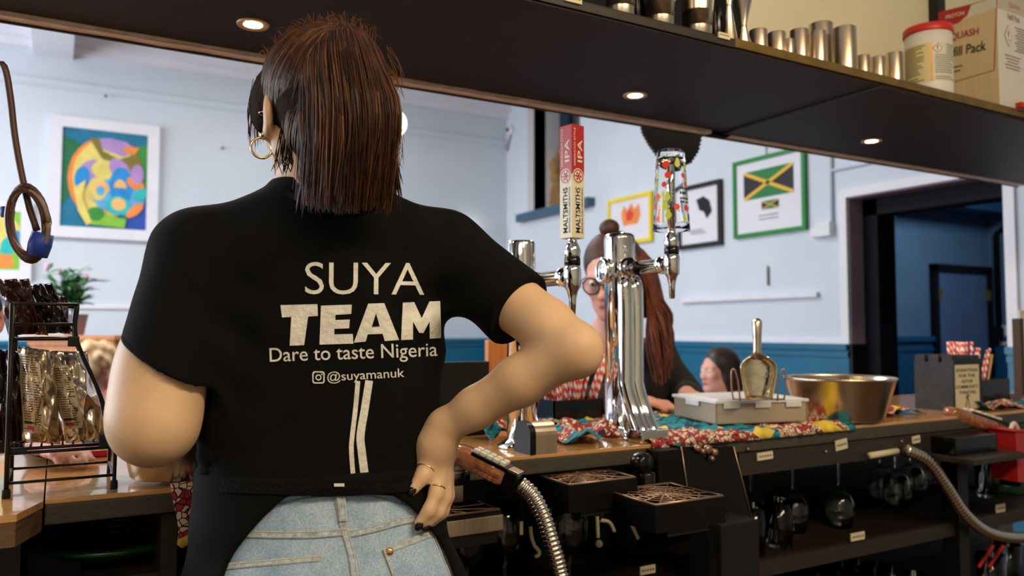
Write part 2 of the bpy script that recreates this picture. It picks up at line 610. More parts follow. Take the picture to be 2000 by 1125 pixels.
mat('black_gloss', srgb(14, 13, 13), 0.18, var=0.1)
mat('black_plastic', srgb(13, 12, 12), 0.4, var=0.1, bump=0.02, bscale=200, spec=.3)
mat('black_matte', srgb(14, 13, 14), 0.8, var=0.1)
mat('fascia_dark', srgb(50, 43, 35), 0.5, var=0.2, vscale=30, stretch=(1, 1, 3), bump=0.06, bscale=100)
mat('label_paper', srgb(226, 214, 180), 0.7, var=0.04)
mat('label_ink', srgb(110, 98, 84), 0.8)
mat('chrome', (0.86, 0.85, 0.83), 0.06, 1.0, var=0.02)
mat('steel', (0.72, 0.62, 0.48), 0.24, 1.0, var=0.06, vscale=20, stretch=(1, 1, 0.05))  # warm tint painted into the base colour for the reflected bar
mat('steel_brushed', (0.66, 0.53, 0.38), 0.33, 1.0, var=0.10, vscale=60, stretch=(1, 1, 0.03), bump=0.04, bscale=200)  # brushed steel, its colour also carries the bar's warm reflection
mat('iron_black', srgb(22, 18, 17), 0.4, 0.3, var=0.1)
mat('bronze_wire', srgb(176, 142, 118), 0.35, 0.75, var=0.12)
mat('gold', (0.92, 0.66, 0.30), 0.2, 1.0, var=0.05)
mat('print_glass', (0.99, 0.99, 0.98), 0.02, trans=1.0, ior=1.2, var=0.01)
mat('clear_glass', (0.97, 0.98, 0.97), 0.02, trans=1.0, ior=1.45, var=0.01)
mat('lamp_glow', (1, 0.86, 0.62), 0.5, emit=(1.0, 0.72, 0.38), estr=26, var=0.02)
mat('globe_glow', (1, 0.95, 0.85), 0.5, emit=(1.0, 0.88, 0.68), estr=5, var=0.02)
mat('lamp_ring', srgb(230, 190, 140), 0.3, 0.2, var=0.03)
mat('paper_white', srgb(232, 230, 224), 0.7, var=0.03)
mat('ink_black', srgb(22, 20, 20), 0.7, var=0.05)
mat('wood_orange', srgb(190, 122, 62), 0.4, var=0.2, vscale=10, stretch=(8, 8, 1))
mat('cardboard', srgb(206, 184, 142), 0.8, var=0.06, vscale=8, bump=0.04, bscale=150, stretch=(12, 12, 1))
mat('cardboard_white', srgb(226, 222, 214), 0.7, var=0.03)
mat('print_red', srgb(172, 42, 46), 0.6, var=0.05)
mat('print_brown', srgb(70, 50, 36), 0.7, var=0.05)

# wax-print cotton: rosettes of cream cells on red, teal and yellow fields
def wax_print(name, scale=1.0):
    m = bpy.data.materials.new(name); m.use_nodes = True
    nt = m.node_tree; N = nt.nodes; L = nt.links
    b = N['Principled BSDF']; b.inputs['Roughness'].default_value = 0.75
    tc = N.new('ShaderNodeTexCoord')
    def ramp(fac, stops, interp='CONSTANT'):
        r = N.new('ShaderNodeValToRGB'); r.color_ramp.interpolation = interp
        el = r.color_ramp.elements
        el[0].position, el[0].color = stops[0][0], (*stops[0][1], 1)
        el[1].position, el[1].color = stops[1][0], (*stops[1][1], 1)
        for p, c in stops[2:]:
            e = el.new(p); e.color = (*c, 1)
        L.new(fac, r.inputs[0]); return r.outputs[0]
    v1 = N.new('ShaderNodeTexVoronoi'); v1.feature = 'DISTANCE_TO_EDGE'; v1.inputs['Scale'].default_value = 95 * scale
    v2 = N.new('ShaderNodeTexVoronoi'); v2.inputs['Scale'].default_value = 95 * scale
    big = N.new('ShaderNodeTexVoronoi'); big.inputs['Scale'].default_value = 9 * scale; big.inputs['Randomness'].default_value = 0.8
    wav = N.new('ShaderNodeTexWave'); wav.wave_type = 'RINGS'; wav.inputs['Scale'].default_value = 14 * scale; wav.inputs['Distortion'].default_value = 1.5
    nz = N.new('ShaderNodeTexNoise'); nz.inputs['Scale'].default_value = 7 * scale; nz.inputs['Detail'].default_value = 0.5
    for n in (v1, v2, big, wav, nz): L.new(tc.outputs['Object'], n.inputs['Vector'])
    RED, CRM, DRK = srgb(178, 44, 50), srgb(236, 205, 178), srgb(40, 14, 20)
    TEA, TEA2, YEL = srgb(20, 138, 158), srgb(10, 62, 92), srgb(236, 204, 70)
    sep = N.new('ShaderNodeSeparateColor'); L.new(v2.outputs['Color'], sep.inputs[0])
    cells = ramp(sep.outputs[0], [(0, RED), (0.42, CRM)])
    edge = ramp(v1.outputs['Distance'], [(0, (0, 0, 0)), (0.07, (1, 1, 1))])
    mx = N.new('ShaderNodeMix'); mx.data_type = 'RGBA'
    L.new(edge, mx.inputs['Factor']); mx.inputs[6].default_value = (*DRK, 1); L.new(cells, mx.inputs[7])
    teal = ramp(wav.outputs['Fac'], [(0, TEA2), (0.22, TEA)])
    ty = ramp(nz.outputs['Fac'], [(0, TEA), (0.56, YEL)])
    mt = N.new('ShaderNodeMix'); mt.data_type = 'RGBA'
    L.new(ramp(nz.outputs['Fac'], [(0, (0, 0, 0)), (0.56, (1, 1, 1))]), mt.inputs['Factor'])
    L.new(teal, mt.inputs[6]); L.new(ty, mt.inputs[7])
    m2 = N.new('ShaderNodeMix'); m2.data_type = 'RGBA'
    bs = N.new('ShaderNodeSeparateColor'); L.new(big.outputs['Color'], bs.inputs[0])
    L.new(ramp(bs.outputs[1], [(0, (0, 0, 0)), (0.52, (1, 1, 1))]), m2.inputs['Factor'])
    L.new(mx.outputs[2], m2.inputs[6]); L.new(mt.outputs[2], m2.inputs[7])
    L.new(m2.outputs[2], b.inputs['Base Color'])
    MATS[name] = m
wax_print('wax_print')

# ================================================================== ROOM SHELL
XR, YF = 3.93, 6.97          # right wall and far wall faces
XL, YB, ZH = -3.5, -1.15, 3.55
ZD = 1.172                   # top of the dado
struct('floor', MB().box2((XL - .2, YB - .2, -.06), (9.3, YF + .2, 0)), 'floor_wood')
struct('ceiling', MB().box2((XL - .2, YB - .2, ZH), (XR + .3, YF + .2, ZH + .08)), 'ceiling_paint')
struct('wall_far', MB().box2((XL - .2, YF, 0), (XR + .3, YF + .16, ZH)), 'wall_paint')
struct('wall_back', MB().box2((XL - .2, YB - .16, 0), (XR + .3, YB, ZH)), 'cream_panel')

# side wall with the three tall windows
wl = MB()
wys = (3.1, 4.7, 6.1)
edges = [YB] + [q for wy in wys for q in (wy - .55, wy + .55)] + [YF]
for i in range(0, len(edges), 2):
    wl.box2((XL - .2, edges[i], 0), (XL, edges[i + 1], ZH))
for wy in wys:
    wl.box2((XL - .2, wy - .55, 0), (XL, wy + .55, .9)); wl.box2((XL - .2, wy - .55, 2.9), (XL, wy + .55, ZH))
struct('wall_left', wl, 'wall_paint')
mat('window_glass', (0.9, 0.95, 1.0), 0.05, trans=1.0, ior=1.01, var=0.01)
for i, wy in enumerate(wys):
    wn = MB()
    for a, b, c, d in ((-.55, -.5, .9, 2.9), (.5, .55, .9, 2.9), (-.5, .5, .9, .96), (-.5, .5, 2.84, 2.9), (-.5, .5, 1.86, 1.9)):
        wn.box2((XL - .16, wy + a, c), (XL - .1, wy + b, d))
    wo = struct('window_%d' % (i + 1), wn, 'white_trim')
    MB().box2((XL - .135, wy - .5, .96), (XL - .13, wy + .5, 2.84)).build('pane', 'window_glass', wo)

# right wall with the doorway and the hatch
dj = on_x(1658, 500, XR).y               # far jamb
dn = on_x(1966, 500, XR).y               # near jamb
dz = on_x(1658, 386, XR).z               # lintel
h0, h1 = on_x(1133, 300, XR).y, on_x(1045, 300, XR).y
hz0, hz1 = on_x(1090, 404, XR).z, on_x(1090, 150, XR).z
th_w = 0.12
wr = MB()
wr.box2((XR, YB, 0), (XR + th_w, dn, ZH)); wr.box2((XR, dn, dz), (XR + th_w, dj, ZH)); wr.box2((XR, dj, 0), (XR + th_w, h0, ZH))
wr.box2((XR, h0, 0), (XR + th_w, h1, hz0)); wr.box2((XR, h0, hz1), (XR + th_w, h1, ZH)); wr.box2((XR, h1, 0), (XR + th_w, YF, ZH))
wall_right = struct('wall_right', wr, 'wall_paint')
rv = MB()      # painted reveal of the doorway
rv.box2((XR + .004, dj - .006, ZD), (XR + th_w, dj, dz)); rv.box2((XR + .004, dn, ZD), (XR + th_w, dn + .006, dz)); rv.box2((XR + .004, dn, dz - .006), (XR + th_w, dj, dz))
rv.build('reveal', 'mauve_paint', wall_right)
# far half of the opening: dark navy door frame
df = MB()
s2 = XR + th_w
df.box2((s2, dj - .10, 0), (s2 + .16, dj + .05, dz + .1)); df.box2((s2, dn - .05, 0), (s2 + .16, dn + .04, dz + .1)); df.box2((s2, dn, dz - .10), (s2 + .16, dj, dz + .1))
struct('trim_1', df, 'navy_paint')
# white architrave round the doorway
ar = MB()
ar.box2((XR - .018, dj, ZD), (XR, dj + .05, dz + .05)); ar.box2((XR - .018, dn - .05, ZD), (XR, dn, dz + .05)); ar.box2((XR - .018, dn, dz), (XR, dj, dz + .05))
struct('trim_2', ar, 'white_trim')

def dado(name, lo, hi, axis):
    """panelled dado along a wall; axis 'x' or 'y' with the wall face at lo/hi"""
    mb = MB()
    if axis == 'y':       # on wall X = XR
        mb.box2((XR - .02, lo, 0), (XR, hi, ZD - .02)); mb.box2((XR - .045, lo, ZD - .035), (XR, hi, ZD)); mb.box2((XR - .032, lo, ZD - .075), (XR, hi, ZD - .045))
        mb.box2((XR - .03, lo, .14), (XR, hi, .17))
    else:
        mb.box2((lo, YF - .02, 0), (hi, YF, ZD - .02)); mb.box2((lo, YF - .045, ZD - .035), (hi, YF, ZD)); mb.box2((lo, YF - .032, ZD - .075), (hi, YF, ZD - .045))
    return struct(name, mb, 'teal_paint')
dado('trim_3', dj, YF, 'y')
dado('trim_4', 1.98, dn, 'y')
dado('trim_5', XL, XR, 'x')
struct('trim_6', MB().box2((XR + .004, dj - .012, 0), (XR + th_w, dj, ZD)), 'navy_paint')
# white rail above the dado, picture rail
struct('trim_7', MB().box2((XR - .012, dj + .05, ZD), (XR, YF, ZD + .03)), 'white_trim')
pr = on_y(240, 181, YF)
struct('trim_8', MB().box2((XL, YF - .03, pr.z - .02), (XR, YF, pr.z + .02)).box2((XL, YF - .02, pr.z - .035), (XR, YF, pr.z - .02)), 'wall_paint')
struct('trim_9', MB().box2((XL, YF - .10, ZH - .10), (XR, YF, ZH)).box2((XL, YF - .05, ZH - .16), (XR, YF, ZH - .10)), 'white_trim')
c0 = on_y(180, 600, YF)
struct('trim_10', MB().box2((XL, YF - .018, c0.z - .012), (XR - .6, YF, c0.z + .012)), 'white_trim')
b0 = on_y(60, 60, YF - .6); b1 = on_y(146, 60, YF - .6)
struct('trim_11', MB().box2((b0.x, 3.2, ZH - .2), (b1.x, YF, ZH)), 'white_trim')

# ------------------------------------------------------------------ corridor beyond the doorway
YC, XC = 4.7, 8.44
struct('wall_corridor', MB().box2((XR + th_w, YC, 0), (9.2, YC + .1, 3.1)), 'corridor_paint')
struct('wall_corridor_end', MB().box2((XC, 0, 0), (XC + .1, YC, 3.1)), 'corridor_paint')
struct('ceiling_corridor', MB().box2((XR + th_w + .16, 0, 3.05), (9.2, YC + .1, 3.12)), 'corridor_paint')
struct('wall_corridor_near', MB().box2((XR + th_w, -.1, 0), (9.2, 0, 3.1)), 'corridor_paint')
cdx0, cdx1 = on_y(1816, 600, YC).x, on_y(1929, 600, YC).x
cdz = on_y(1870, 519, YC).z
cdado = MB().box2((XR + th_w, YC - .025, 0), (cdx0, YC, ZD - .03)).box2((XR + th_w, YC - .05, ZD - .03), (cdx0, YC, ZD + .02)).box2((XR + th_w, YC - .035, ZD - .12), (cdx0, YC, ZD - .09))
cdado.box2((XC - .025, 1.0, 0), (XC, YC, ZD - .03)).box2((XC - .05, 1.0, ZD - .03), (XC, YC, ZD + .02))
struct('trim_12', cdado, 'corridor_dado')
d1 = thing('door_1', 'double leaf blue door in a dark frame across the corridor', 'door', ((cdx0 + cdx1) / 2, YC, 0))
d1['kind'] = 'structure'
fw = .07
MB().box2((cdx0, YC - .06, 0), (cdx0 + fw, YC, cdz)).box2((cdx1 - fw, YC - .06, 0), (cdx1, YC, cdz)).box2((cdx0, YC - .06, cdz - fw), (cdx1, YC, cdz)).build('door_frame', 'navy_paint', d1)
cm = (cdx0 + cdx1) / 2
for a, b, hx in ((cdx0 + fw, cm - .006, cdx0 + fw), (cm + .006, cdx1 - fw, cdx1 - fw)):
    lf = MB().box2((a, YC - .035, 0), (b, YC - .002, cdz - fw)).build('door_leaf', 'corridor_door', d1)
    MB().box2((hx - .02, YC - .07, 1.55), (hx + .02, YC - .036, 1.66)).box2((hx - .02, YC - .07, .9), (hx + .02, YC - .036, 1.0)).build('hinge', 'brass_edge', lf)
# sloping soffit bracket, hanging pipe and conduit in the corridor
sb = MB()
p0, p1, p2 = on_y(1722, 445, YC - .3), on_y(1790, 392, YC - .3), on_y(1985, 372, YC - .3)
out = [(p0.x, p0.z), (p1.x, p1.z), (p2.x, p1.z), (p2.x, 3.0), (p0.x - 1.5, 3.0), (p0.x - 1.5, p0.z - .2)]
sb.prism(out, .3, frame((0, YC, 0), (1, 0, 0), (0, 0, 1)))
struct('trim_13', sb, 'corridor_dado')
a, b = on_y(1740, 446, YC - .32), on_y(1738, 552, YC - .32)
tag(MB().box2((a.x - .05, YC - .16, b.z), (a.x + .05, YC - .02, a.z)).box2((a.x - .06, YC - .17, b.z - .02), (a.x + .02, YC - .02, b.z)).build('wall_bracket', 'navy_paint'),
    'dark vertical bracket on the blue corridor wall', 'bracket')
q = on_x(1944, 445, XC - .05)
q2 = on_x(1944, 650, XC - .05)
pp = thing('conduit_pipe', 'dark conduit pipe running down the light blue corridor end wall', 'pipe', (XC, q.y, q2.z))
MB().tube([(XC - .034, q.y - .25, q.z), (XC - .034, q.y - .08, q.z), (XC - .034, q.y, q.z - .06), (XC - .034, q.y, q2.z)], .03, 8).build('pipe', 'navy_paint', pp)
MB().box2((XC - .08, q.y - .05, q2.z - .08), (XC - .004, q.y + .07, q2.z + .06)).build('junction_box', 'navy_paint', pp)
q = on_x(1962, 655, XC - .05)
MB().bbox_bev((XC - .024, q.y, q.z), (.03, .12, .2), .006).build('switch_plate', 'white_trim', pp)

# ================================================================== BAR COUNTER
TC, TF, ZC = 1.375, 1.93, 1.0
XJ = on_z(85, 973, ZC).x                    # joint of the two worktops
bar = thing('bar_counter', 'long bar counter with pale wooden worktop and dark open shelving below', 'bar', (1.2, 1.6, 0))
MB().bbox_bev(((XJ + 3.4) / 2, (TC + TF) / 2, ZC - .004), (3.4 - XJ - .004, TF - TC, .008), .002).build('worktop', 'counter_wood', bar)
MB().bbox_bev(((XJ + 3.4) / 2, (TC + TF) / 2 + .002, ZC - .023), (3.4 - XJ - .004, TF - TC + .006, .030), .003).build('worktop_edge', 'counter_edge', bar)
# the projecting end piece has a mitred corner
ol = [(-1.4, TC - .09), (XJ - .03, TC - .09), (XJ, TC - .01), (XJ, TF), (-1.4, TF)]
MB().prism(ol, .010, T(0, 0, ZC - .010)).build('worktop', 'counter_wood', bar)
MB().prism([(x + (0 if x < -1 else -.001), y + .001) for x, y in ol], .034, T(0, 0, ZC - .044)).build('worktop_edge', 'end_grain', bar)
MB().box2((-1.4, TF - .04, 0), (3.4, TF, ZC - .04)).build('front_panel', 'black_paint', bar)
# fascia rail right of the tap tower, below the worktop
fx0 = on_y(1440, 900, TC).x
MB().box2((fx0, TC - .006, ZC - .092), (3.35, TC + .012, ZC - .040)).build('fascia', 'fascia_dark', bar)
MB().box2((on_z(1278, 875, ZC).x, TC + .0, ZC - .085), (fx0, TC + .016, ZC - .040)).build('fascia', 'fascia_dark', bar)
Z1 = .690                                   # glass shelf
sx0 = on_y(880, 1100, TC).x - .2
MB().box2((sx0, TC + .03, Z1 - .02), (3.35, TF - .06, Z1)).build('shelf', 'shelf_black', bar)
MB().box2((sx0, TC + .012, Z1 - .034), (3.35, TC + .03, Z1 + .004)).build('shelf_lip', 'fascia_dark', bar)
Z2 = .40
MB().box2((sx0, TC + .03, Z2 - .02), (3.35, TF - .06, Z2)).build('shelf', 'shelf_black', bar)
MB().box2((sx0, TC + .012, Z2 - .034), (3.35, TC + .03, Z2 + .004)).build('shelf_lip', 'fascia_dark', bar)
for px in (1884,):
    p = on_y(px, 1060, TC)
    MB().box2((p.x - .025, TC - .0, 0), (p.x + .025, TC + .05, ZC - .09)).build('post', 'black_paint', bar)
p = on_y(330, 1060, TC + .02)
MB().box2((p.x - .012, TC + .02, 0), (p.x + .012, TF - .06, ZC - .044)).build('side_panel', 'fascia_dark', bar)
p = on_y(300, 1118, TC + .05)
MB().box2((p.x - .10, TC + .05, p.z - .02), (p.x + .24, TF - .06, p.z)).build('shelf', 'fascia_dark', bar)
MB().box2((-1.4, TC + .02, 0), (on_y(40, 1060, TC).x, TF - .06, ZC - .046)).build('side_panel', 'black_paint', bar)

def paper_label(px, py, Y, w, h, parent, tilt=0, ink=True, z=None):
    p = on_y(px, py, Y)
    M = frame((p.x, Y - .003, p.z), (1, 0, 0), (0, 0, 1)) @ RD(tilt, 'Z')
    o = MB().box((0, 0, 0), (w, h, .003), M).build('paper_label', 'label_paper', parent)
    if ink:
        mb = MB()
        for k in range(5):
            mb.box((-w * .34 + k * w * .17, 0, .0018), (w * .10, h * .22, .0006), M)
        mb.build('printed_words', 'label_ink', o)
paper_label(1492, 890, TC - .006, .052, .018, bar, 2)
paper_label(1641, 868, TC - .006, .045, .026, bar, 6)
paper_label(1787, 858, TC - .006, .034, .020, bar, 4)
paper_label(1673, 1047, TC + .012, .054, .020, bar, 0)
paper_label(1952, 992, TC + .012, .048, .024, bar, 0)
paper_label(1263, 1112, TC + .012, .042, .018, bar, 0)
for px, py in ((1460, 877), (1612, 882), (1760, 862)):
    p = on_y(px, py, TC - .006)
    MB().lathe([(.0, .0), (.005, .0), (.004, .004), (0, .005)], 10, zto(p, (0, -1, 0))).build('screw', 'bronze_wire', bar)

# ================================================================== OVERHEAD SHELF
ZS, TN, TS = 1.883, 1.282, 1.870
gj = on_z(1432, 252, ZS).x                  # joint of the two boards
shelf = thing('overhead_shelf', 'long dark brown shelf hanging above the bar', 'shelf', (1.0, (TN + TS) / 2, ZS))
MB().box2((-1.6, TN, ZS), (gj - .004, TS - .012, ZS + .026)).build('board', 'shelf_black', shelf)
MB().box2((gj + .004, TN, ZS - .006), (3.6, TS - .012, ZS + .026)).build('board', 'shelf_black', shelf)
MB().box2((gj - .004, TN + .01, ZS + .012), (gj + .004, TS - .012, ZS + .026)).build('joint_strip', 'black_paint', shelf)
ej = on_y(1432, 72, TN).x
MB().box2((-1.6, TN - .006, ZS + .004), (ej, TN, ZS + .020)).build('edge_strip', 'fascia_dark', shelf)
MB().box2((ej, TN - .006, ZS + .006), (gj + .16, TN, ZS + .026)).build('edge_strip', 'brass_edge', shelf)
MB().box2((gj + .16, TN - .006, ZS + .004), (3.6, TN, ZS + .026)).build('edge_strip', 'brass_edge', shelf)
for a, b in ((-1.6, gj - .05), (gj + .03, 3.6)):
    n = 40
    lp = MB()
    zj = [random.uniform(-.0012, .0012) for _ in range(n + 1)]
    for k in range(n):
        x0, x1 = a + (b - a) * k / n, a + (b - a) * (k + 1) / n
        vs = []
        for x, dzz in ((x0, zj[k]), (x1, zj[k + 1])):
            vs += [(x, TS - .030 + dzz, ZS - .010 + dzz), (x, TS - .002, ZS - .010 + dzz), (x, TS - .002, ZS + .028), (x, TS - .030 + dzz, ZS + .028)]
        lp.add(vs, [(0, 4, 5, 1), (1, 5, 6, 2), (2, 6, 7, 3), (3, 7, 4, 0)], smooth=False)
    lp.build('worn_lip', 'shelf_lip', shelf)
MB().box2((-1.6, TS - .002, ZS - .014), (3.6, TS + .006, ZS + .03)).build('back_strip', 'black_paint', shelf)
MB().box2((gj - .05, TS - .02, ZS - .012), (gj + .03, TS - .001, ZS + .02)).build('bracket', 'navy_paint', shelf)
px0 = on_y(1446, 60, 1.58).x
MB().box2((px0, 1.58, ZS + .026), (3.6, 1.60, 2.62)).build('back_board', 'cream_panel', shelf)
MB().box2((-1.6, 1.58, ZS + .026), (px0, 1.60, 2.62)).build('back_board', 'black_matte', shelf)
p = on_y(1826, 30, 1.57)
MB().box2((p.x - .02, 1.545, ZS + .026), (p.x + .02, 1.58, ZH)).build('hanger_post', 'black_paint', shelf)
MB().box2((-.6, 1.60, ZS + .026), (-.56, 1.64, ZH)).build('hanger_post', 'black_paint', shelf)
def shelf_tag(px, py, w, h):
    p = on_y(px, py, TN - .006)
    M = frame((p.x, TN - .0085, p.z), (1, 0, 0), (0, 0, 1))
    o = MB().box((0, 0, 0), (w, h, .004), M).build('paper_label', 'label_paper', shelf)
    mb = MB()
    for k in range(5): mb.box((-w * .34 + k * w * .17, h * .1, .0023), (w * .12, h * .18, .0006), M)
    mb.build('printed_words', 'label_ink', o)
shelf_tag(1412, 71, .034, .013)
shelf_tag(1118, 0, .040, .013)

# three recessed downlights
for k, (px, py, lab) in enumerate(((500, 38, 'glaring round downlight in the shelf underside above her head'), (1250, 182, 'round downlight in the shelf underside above the tap handles'),
                                   (1720, 271, 'round downlight in the shelf underside beyond the board joint'))):
    zb = ZS if k < 2 else ZS - .006
    p = on_z(px, py, zb)
    t = thing('downlight', lab, 'lamp', (p.x, 1.665, zb), 0, 'recessed shelf downlights')
    MB().lathe([(.0255, -.002), (.031, -.004), (.033, 0), (.031, .002), (.0255, .004)], 32, T(p.x, 1.665, zb)).build('trim_ring', 'lamp_ring', t)
    MB().lathe([(0, -.0025), (.018, -.0022), (.0255, -.001), (.0255, .001)], 28, T(p.x, 1.665, zb)).build('lens', 'lamp_glow', t)
    l = bpy.data.lights.new('downlight_beam', 'SPOT')
    l.energy, l.color, l.spot_size, l.spot_blend, l.shadow_soft_size = 9, (1.0, .72, .42), math.radians(125), .6, .024
    lo = bpy.data.objects.new('downlight_beam', l); COL.objects.link(lo); lo.parent = t; lo.location = (0, 0, -.012)

# opal globe pendant in the guest room, round wall lamp on the far wall
gp = at_d(767, 241, 4.0)
t = thing('globe_pendant', 'glowing opal globe lamp hanging in the guest room beside her ponytail', 'lamp', (gp.x, gp.y, gp.z))
MB().ball((0, 0, 0), .070, 24, 16, T(gp)).build('globe', 'globe_glow', t)
MB().lathe([(.02, .066), (.024, .07), (.02, .10), (.008, .115)], 16, T(gp)).build('gallery', 'chrome', t)
MB().tube([gp + Vector((0, 0, .11)), (gp.x, gp.y, ZH)], .004, 6).build('cord', 'black_plastic', t)
wp = on_y(914, 456, YF)
t = thing('wall_lamp', 'small glowing lamp on the far wall beyond her right shoulder', 'lamp', (wp.x, YF, wp.z))
MB().lathe([(.05, 0), (.05, .015), (.03, .02)], 20, zto((wp.x, YF, wp.z), (0, -1, 0))).build('wall_plate', 'white_trim', t)
MB().lathe([(.085, .0), (.08, .04), (.06, .07), (.03, .085), (0, .09)], 24, zto((wp.x, YF - .018, wp.z), (0, -1, 0))).build('shade', 'globe_glow', t)
# ================================================================== PEOPLE
mat('skin', srgb(224, 184, 144), 0.48, var=0.05, vscale=30, sub=0.12, bump=0.03, bscale=220)
mat('skin_pink', srgb(216, 158, 140), 0.5, var=0.07, vscale=25, sub=0.1)
mat('tshirt_black', srgb(10, 10, 11), 0.9, var=0.25, vscale=40, bump=0.25, bscale=500, spec=0.2)
mat('apron_black', srgb(8, 8, 9), 0.88, var=0.2, vscale=60, bump=0.2, bscale=700, spec=0.2)
mat('shirt_print', srgb(226, 224, 214), 0.6, var=0.10, vscale=60, bump=0.25, bscale=140)
mat('nail_black', srgb(16, 10, 12), 0.12, var=0.05)
mat('hair_brown', srgb(46, 27, 19), 0.5, spec=0.25, var=0.25, vscale=40)
mat('hair_mid', srgb(76, 45, 27), 0.5, spec=0.25, var=0.25, vscale=40)
mat('hair_light', srgb(120, 74, 40), 0.5, spec=0.25, var=0.25, vscale=40)
mat('hair_red', srgb(116, 58, 36), 0.55, var=0.3, vscale=30)
mat('hair_red_dark', srgb(62, 36, 26), 0.6, var=0.3, vscale=30)
mat('hair_blond', srgb(214, 178, 132), 0.45, var=0.2, vscale=30)
mat('hair_dark', srgb(44, 30, 28), 0.45, var=0.2, vscale=30)
mat('lip', srgb(176, 92, 84), 0.4, var=0.05)
mat('eye_white', srgb(232, 228, 222), 0.2, var=0.02)
mat('eye_iris', srgb(52, 40, 34), 0.15, var=0.05)
mat('stitch', srgb(206, 190, 150), 0.7, var=0.1)
mat('shoe_black', srgb(20, 20, 20), 0.5, var=0.1)

def denim():
    m = bpy.data.materials.new('denim'); m.use_nodes = True
    nt = m.node_tree; N = nt.nodes; L = nt.links
    b = N['Principled BSDF']; b.inputs['Roughness'].default_value = 0.85
    tc = N.new('ShaderNodeTexCoord')
    n1 = N.new('ShaderNodeTexNoise'); n1.inputs['Scale'].default_value = 9; n1.inputs['Detail'].default_value = 5
    n2 = N.new('ShaderNodeTexNoise'); n2.inputs['Scale'].default_value = 420; n2.inputs['Detail'].default_value = 2
    wv = N.new('ShaderNodeTexWave'); wv.inputs['Scale'].default_value = 260; wv.bands_direction = 'DIAGONAL'; wv.inputs['Distortion'].default_value = 1
    for n in (n1, n2, wv): L.new(tc.outputs['Object'], n.inputs['Vector'])
    r = N.new('ShaderNodeValToRGB')
    r.color_ramp.elements[0].position, r.color_ramp.elements[0].color = 0.3, (*srgb(112, 146, 182), 1)
    r.color_ramp.elements[1].position, r.color_ramp.elements[1].color = 0.66, (*srgb(194, 214, 232), 1)
    L.new(n1.outputs['Fac'], r.inputs[0])
    mx = N.new('ShaderNodeMix'); mx.data_type = 'RGBA'; mx.blend_type = 'OVERLAY'; mx.inputs['Factor'].default_value = 0.5
    L.new(r.outputs[0], mx.inputs[6])
    r2 = N.new('ShaderNodeValToRGB'); r2.color_ramp.elements[0].position = .3; r2.color_ramp.elements[1].position = .7
    r2.color_ramp.elements[0].color = (.25, .25, .25, 1); r2.color_ramp.elements[1].color = (.75, .75, .75, 1)
    L.new(n2.outputs['Fac'], r2.inputs[0]); L.new(r2.outputs[0], mx.inputs[7])
    L.new(mx.outputs[2], b.inputs['Base Color'])
    bp = N.new('ShaderNodeBump'); bp.inputs['Strength'].default_value = 0.25; bp.inputs['Distance'].default_value = 0.002
    L.new(wv.outputs['Fac'], bp.inputs['Height']); L.new(bp.outputs[0], b.inputs['Normal'])
    MATS['denim'] = m
denim()
mat('denim_seam', srgb(166, 186, 204), 0.85, var=0.35, vscale=160, bump=0.2, bscale=300)
mat('denim_dark', srgb(92, 122, 150), 0.85, var=0.3, vscale=90, bump=0.2, bscale=300)

def head_parts(fl, o, Rm, s=1.0, k=0.012, neck=True, ears=True):
    """head with a face; o = centre at eye level, Rm = 3x3 (x right, y forward, z up)"""
    P = lambda x, y, z: o + Rm @ Vector((x * s, y * s, z * s))
    fl.ell(P(0, -.012, .030), (.074 * s, .092 * s, .084 * s), Rm, k)
    fl.ell(P(0, .030, -.032), (.058 * s, .060 * s, .078 * s), Rm, .03 * s)
    for q in (-1, 1):
        fl.cone(P(q * .050, .0, -.055), P(q * .014, .068, -.096), .020 * s, .016 * s, .03 * s)
        fl.ell(P(q * .036, .068, -.022), (.022 * s, .016 * s, .020 * s), Rm, .02 * s)
    fl.cone(P(0, .084, .004), P(0, .101, -.034), .008 * s, .0115 * s, .012 * s)
    for q in (-1, 1):
        fl.ell(P(q * .0115, .094, -.036), (.007 * s, .009 * s, .007 * s), Rm, .008 * s)
        fl.cone(P(q * .014, .088, .018), P(q * .046, .070, .018), .008 * s, .007 * s, .014 * s)
        fl.ell(P(q * .031, .092, .001), (.013 * s, .010 * s, .009 * s), Rm, .010 * s, 's')
    fl.cone(P(-.017, .086, -.062), P(.017, .086, -.062), .007 * s, .007 * s, .010 * s)
    if ears:
        for q in (-1, 1):
            E = Rm @ Matrix.Rotation(q * .35, 3, 'Z')
            fl.ell(P(q * .079, -.006, -.010), (.007 * s, .018 * s, .031 * s), E, .006 * s)
            fl.ell(P(q * .077, .004, -.034), (.007 * s, .010 * s, .011 * s), E, .006 * s)
def face_parts(parent, o, Rm, s=1.0):
    M = T(o) @ Rm.to_4x4()
    for q in (-1, 1):
        e = MB().ball((q * .031 * s, .078 * s, .001 * s), (.0125 * s, .0115 * s, .0095 * s), 14, 10, M).build('eye', 'eye_white', parent)
        MB().ball((q * .031 * s, .0865 * s, .001 * s), (.0052 * s, .0036 * s, .0052 * s), 12, 8, M).build('iris', 'eye_iris', e)
    MB().ball((0, .0905 * s, -.064 * s), (.019 * s, .005 * s, .0065 * s), 14, 8, M).build('lips', 'lip', parent)

def strand(mb, pts, r, n=3, seg=9, mi=0):
    q = bez(pts, seg)
    m = len(q)
    mb.tube(q, [r * (1 - .75 * (i / (m - 1)) ** 2) for i in range(m)], n, mi, False)

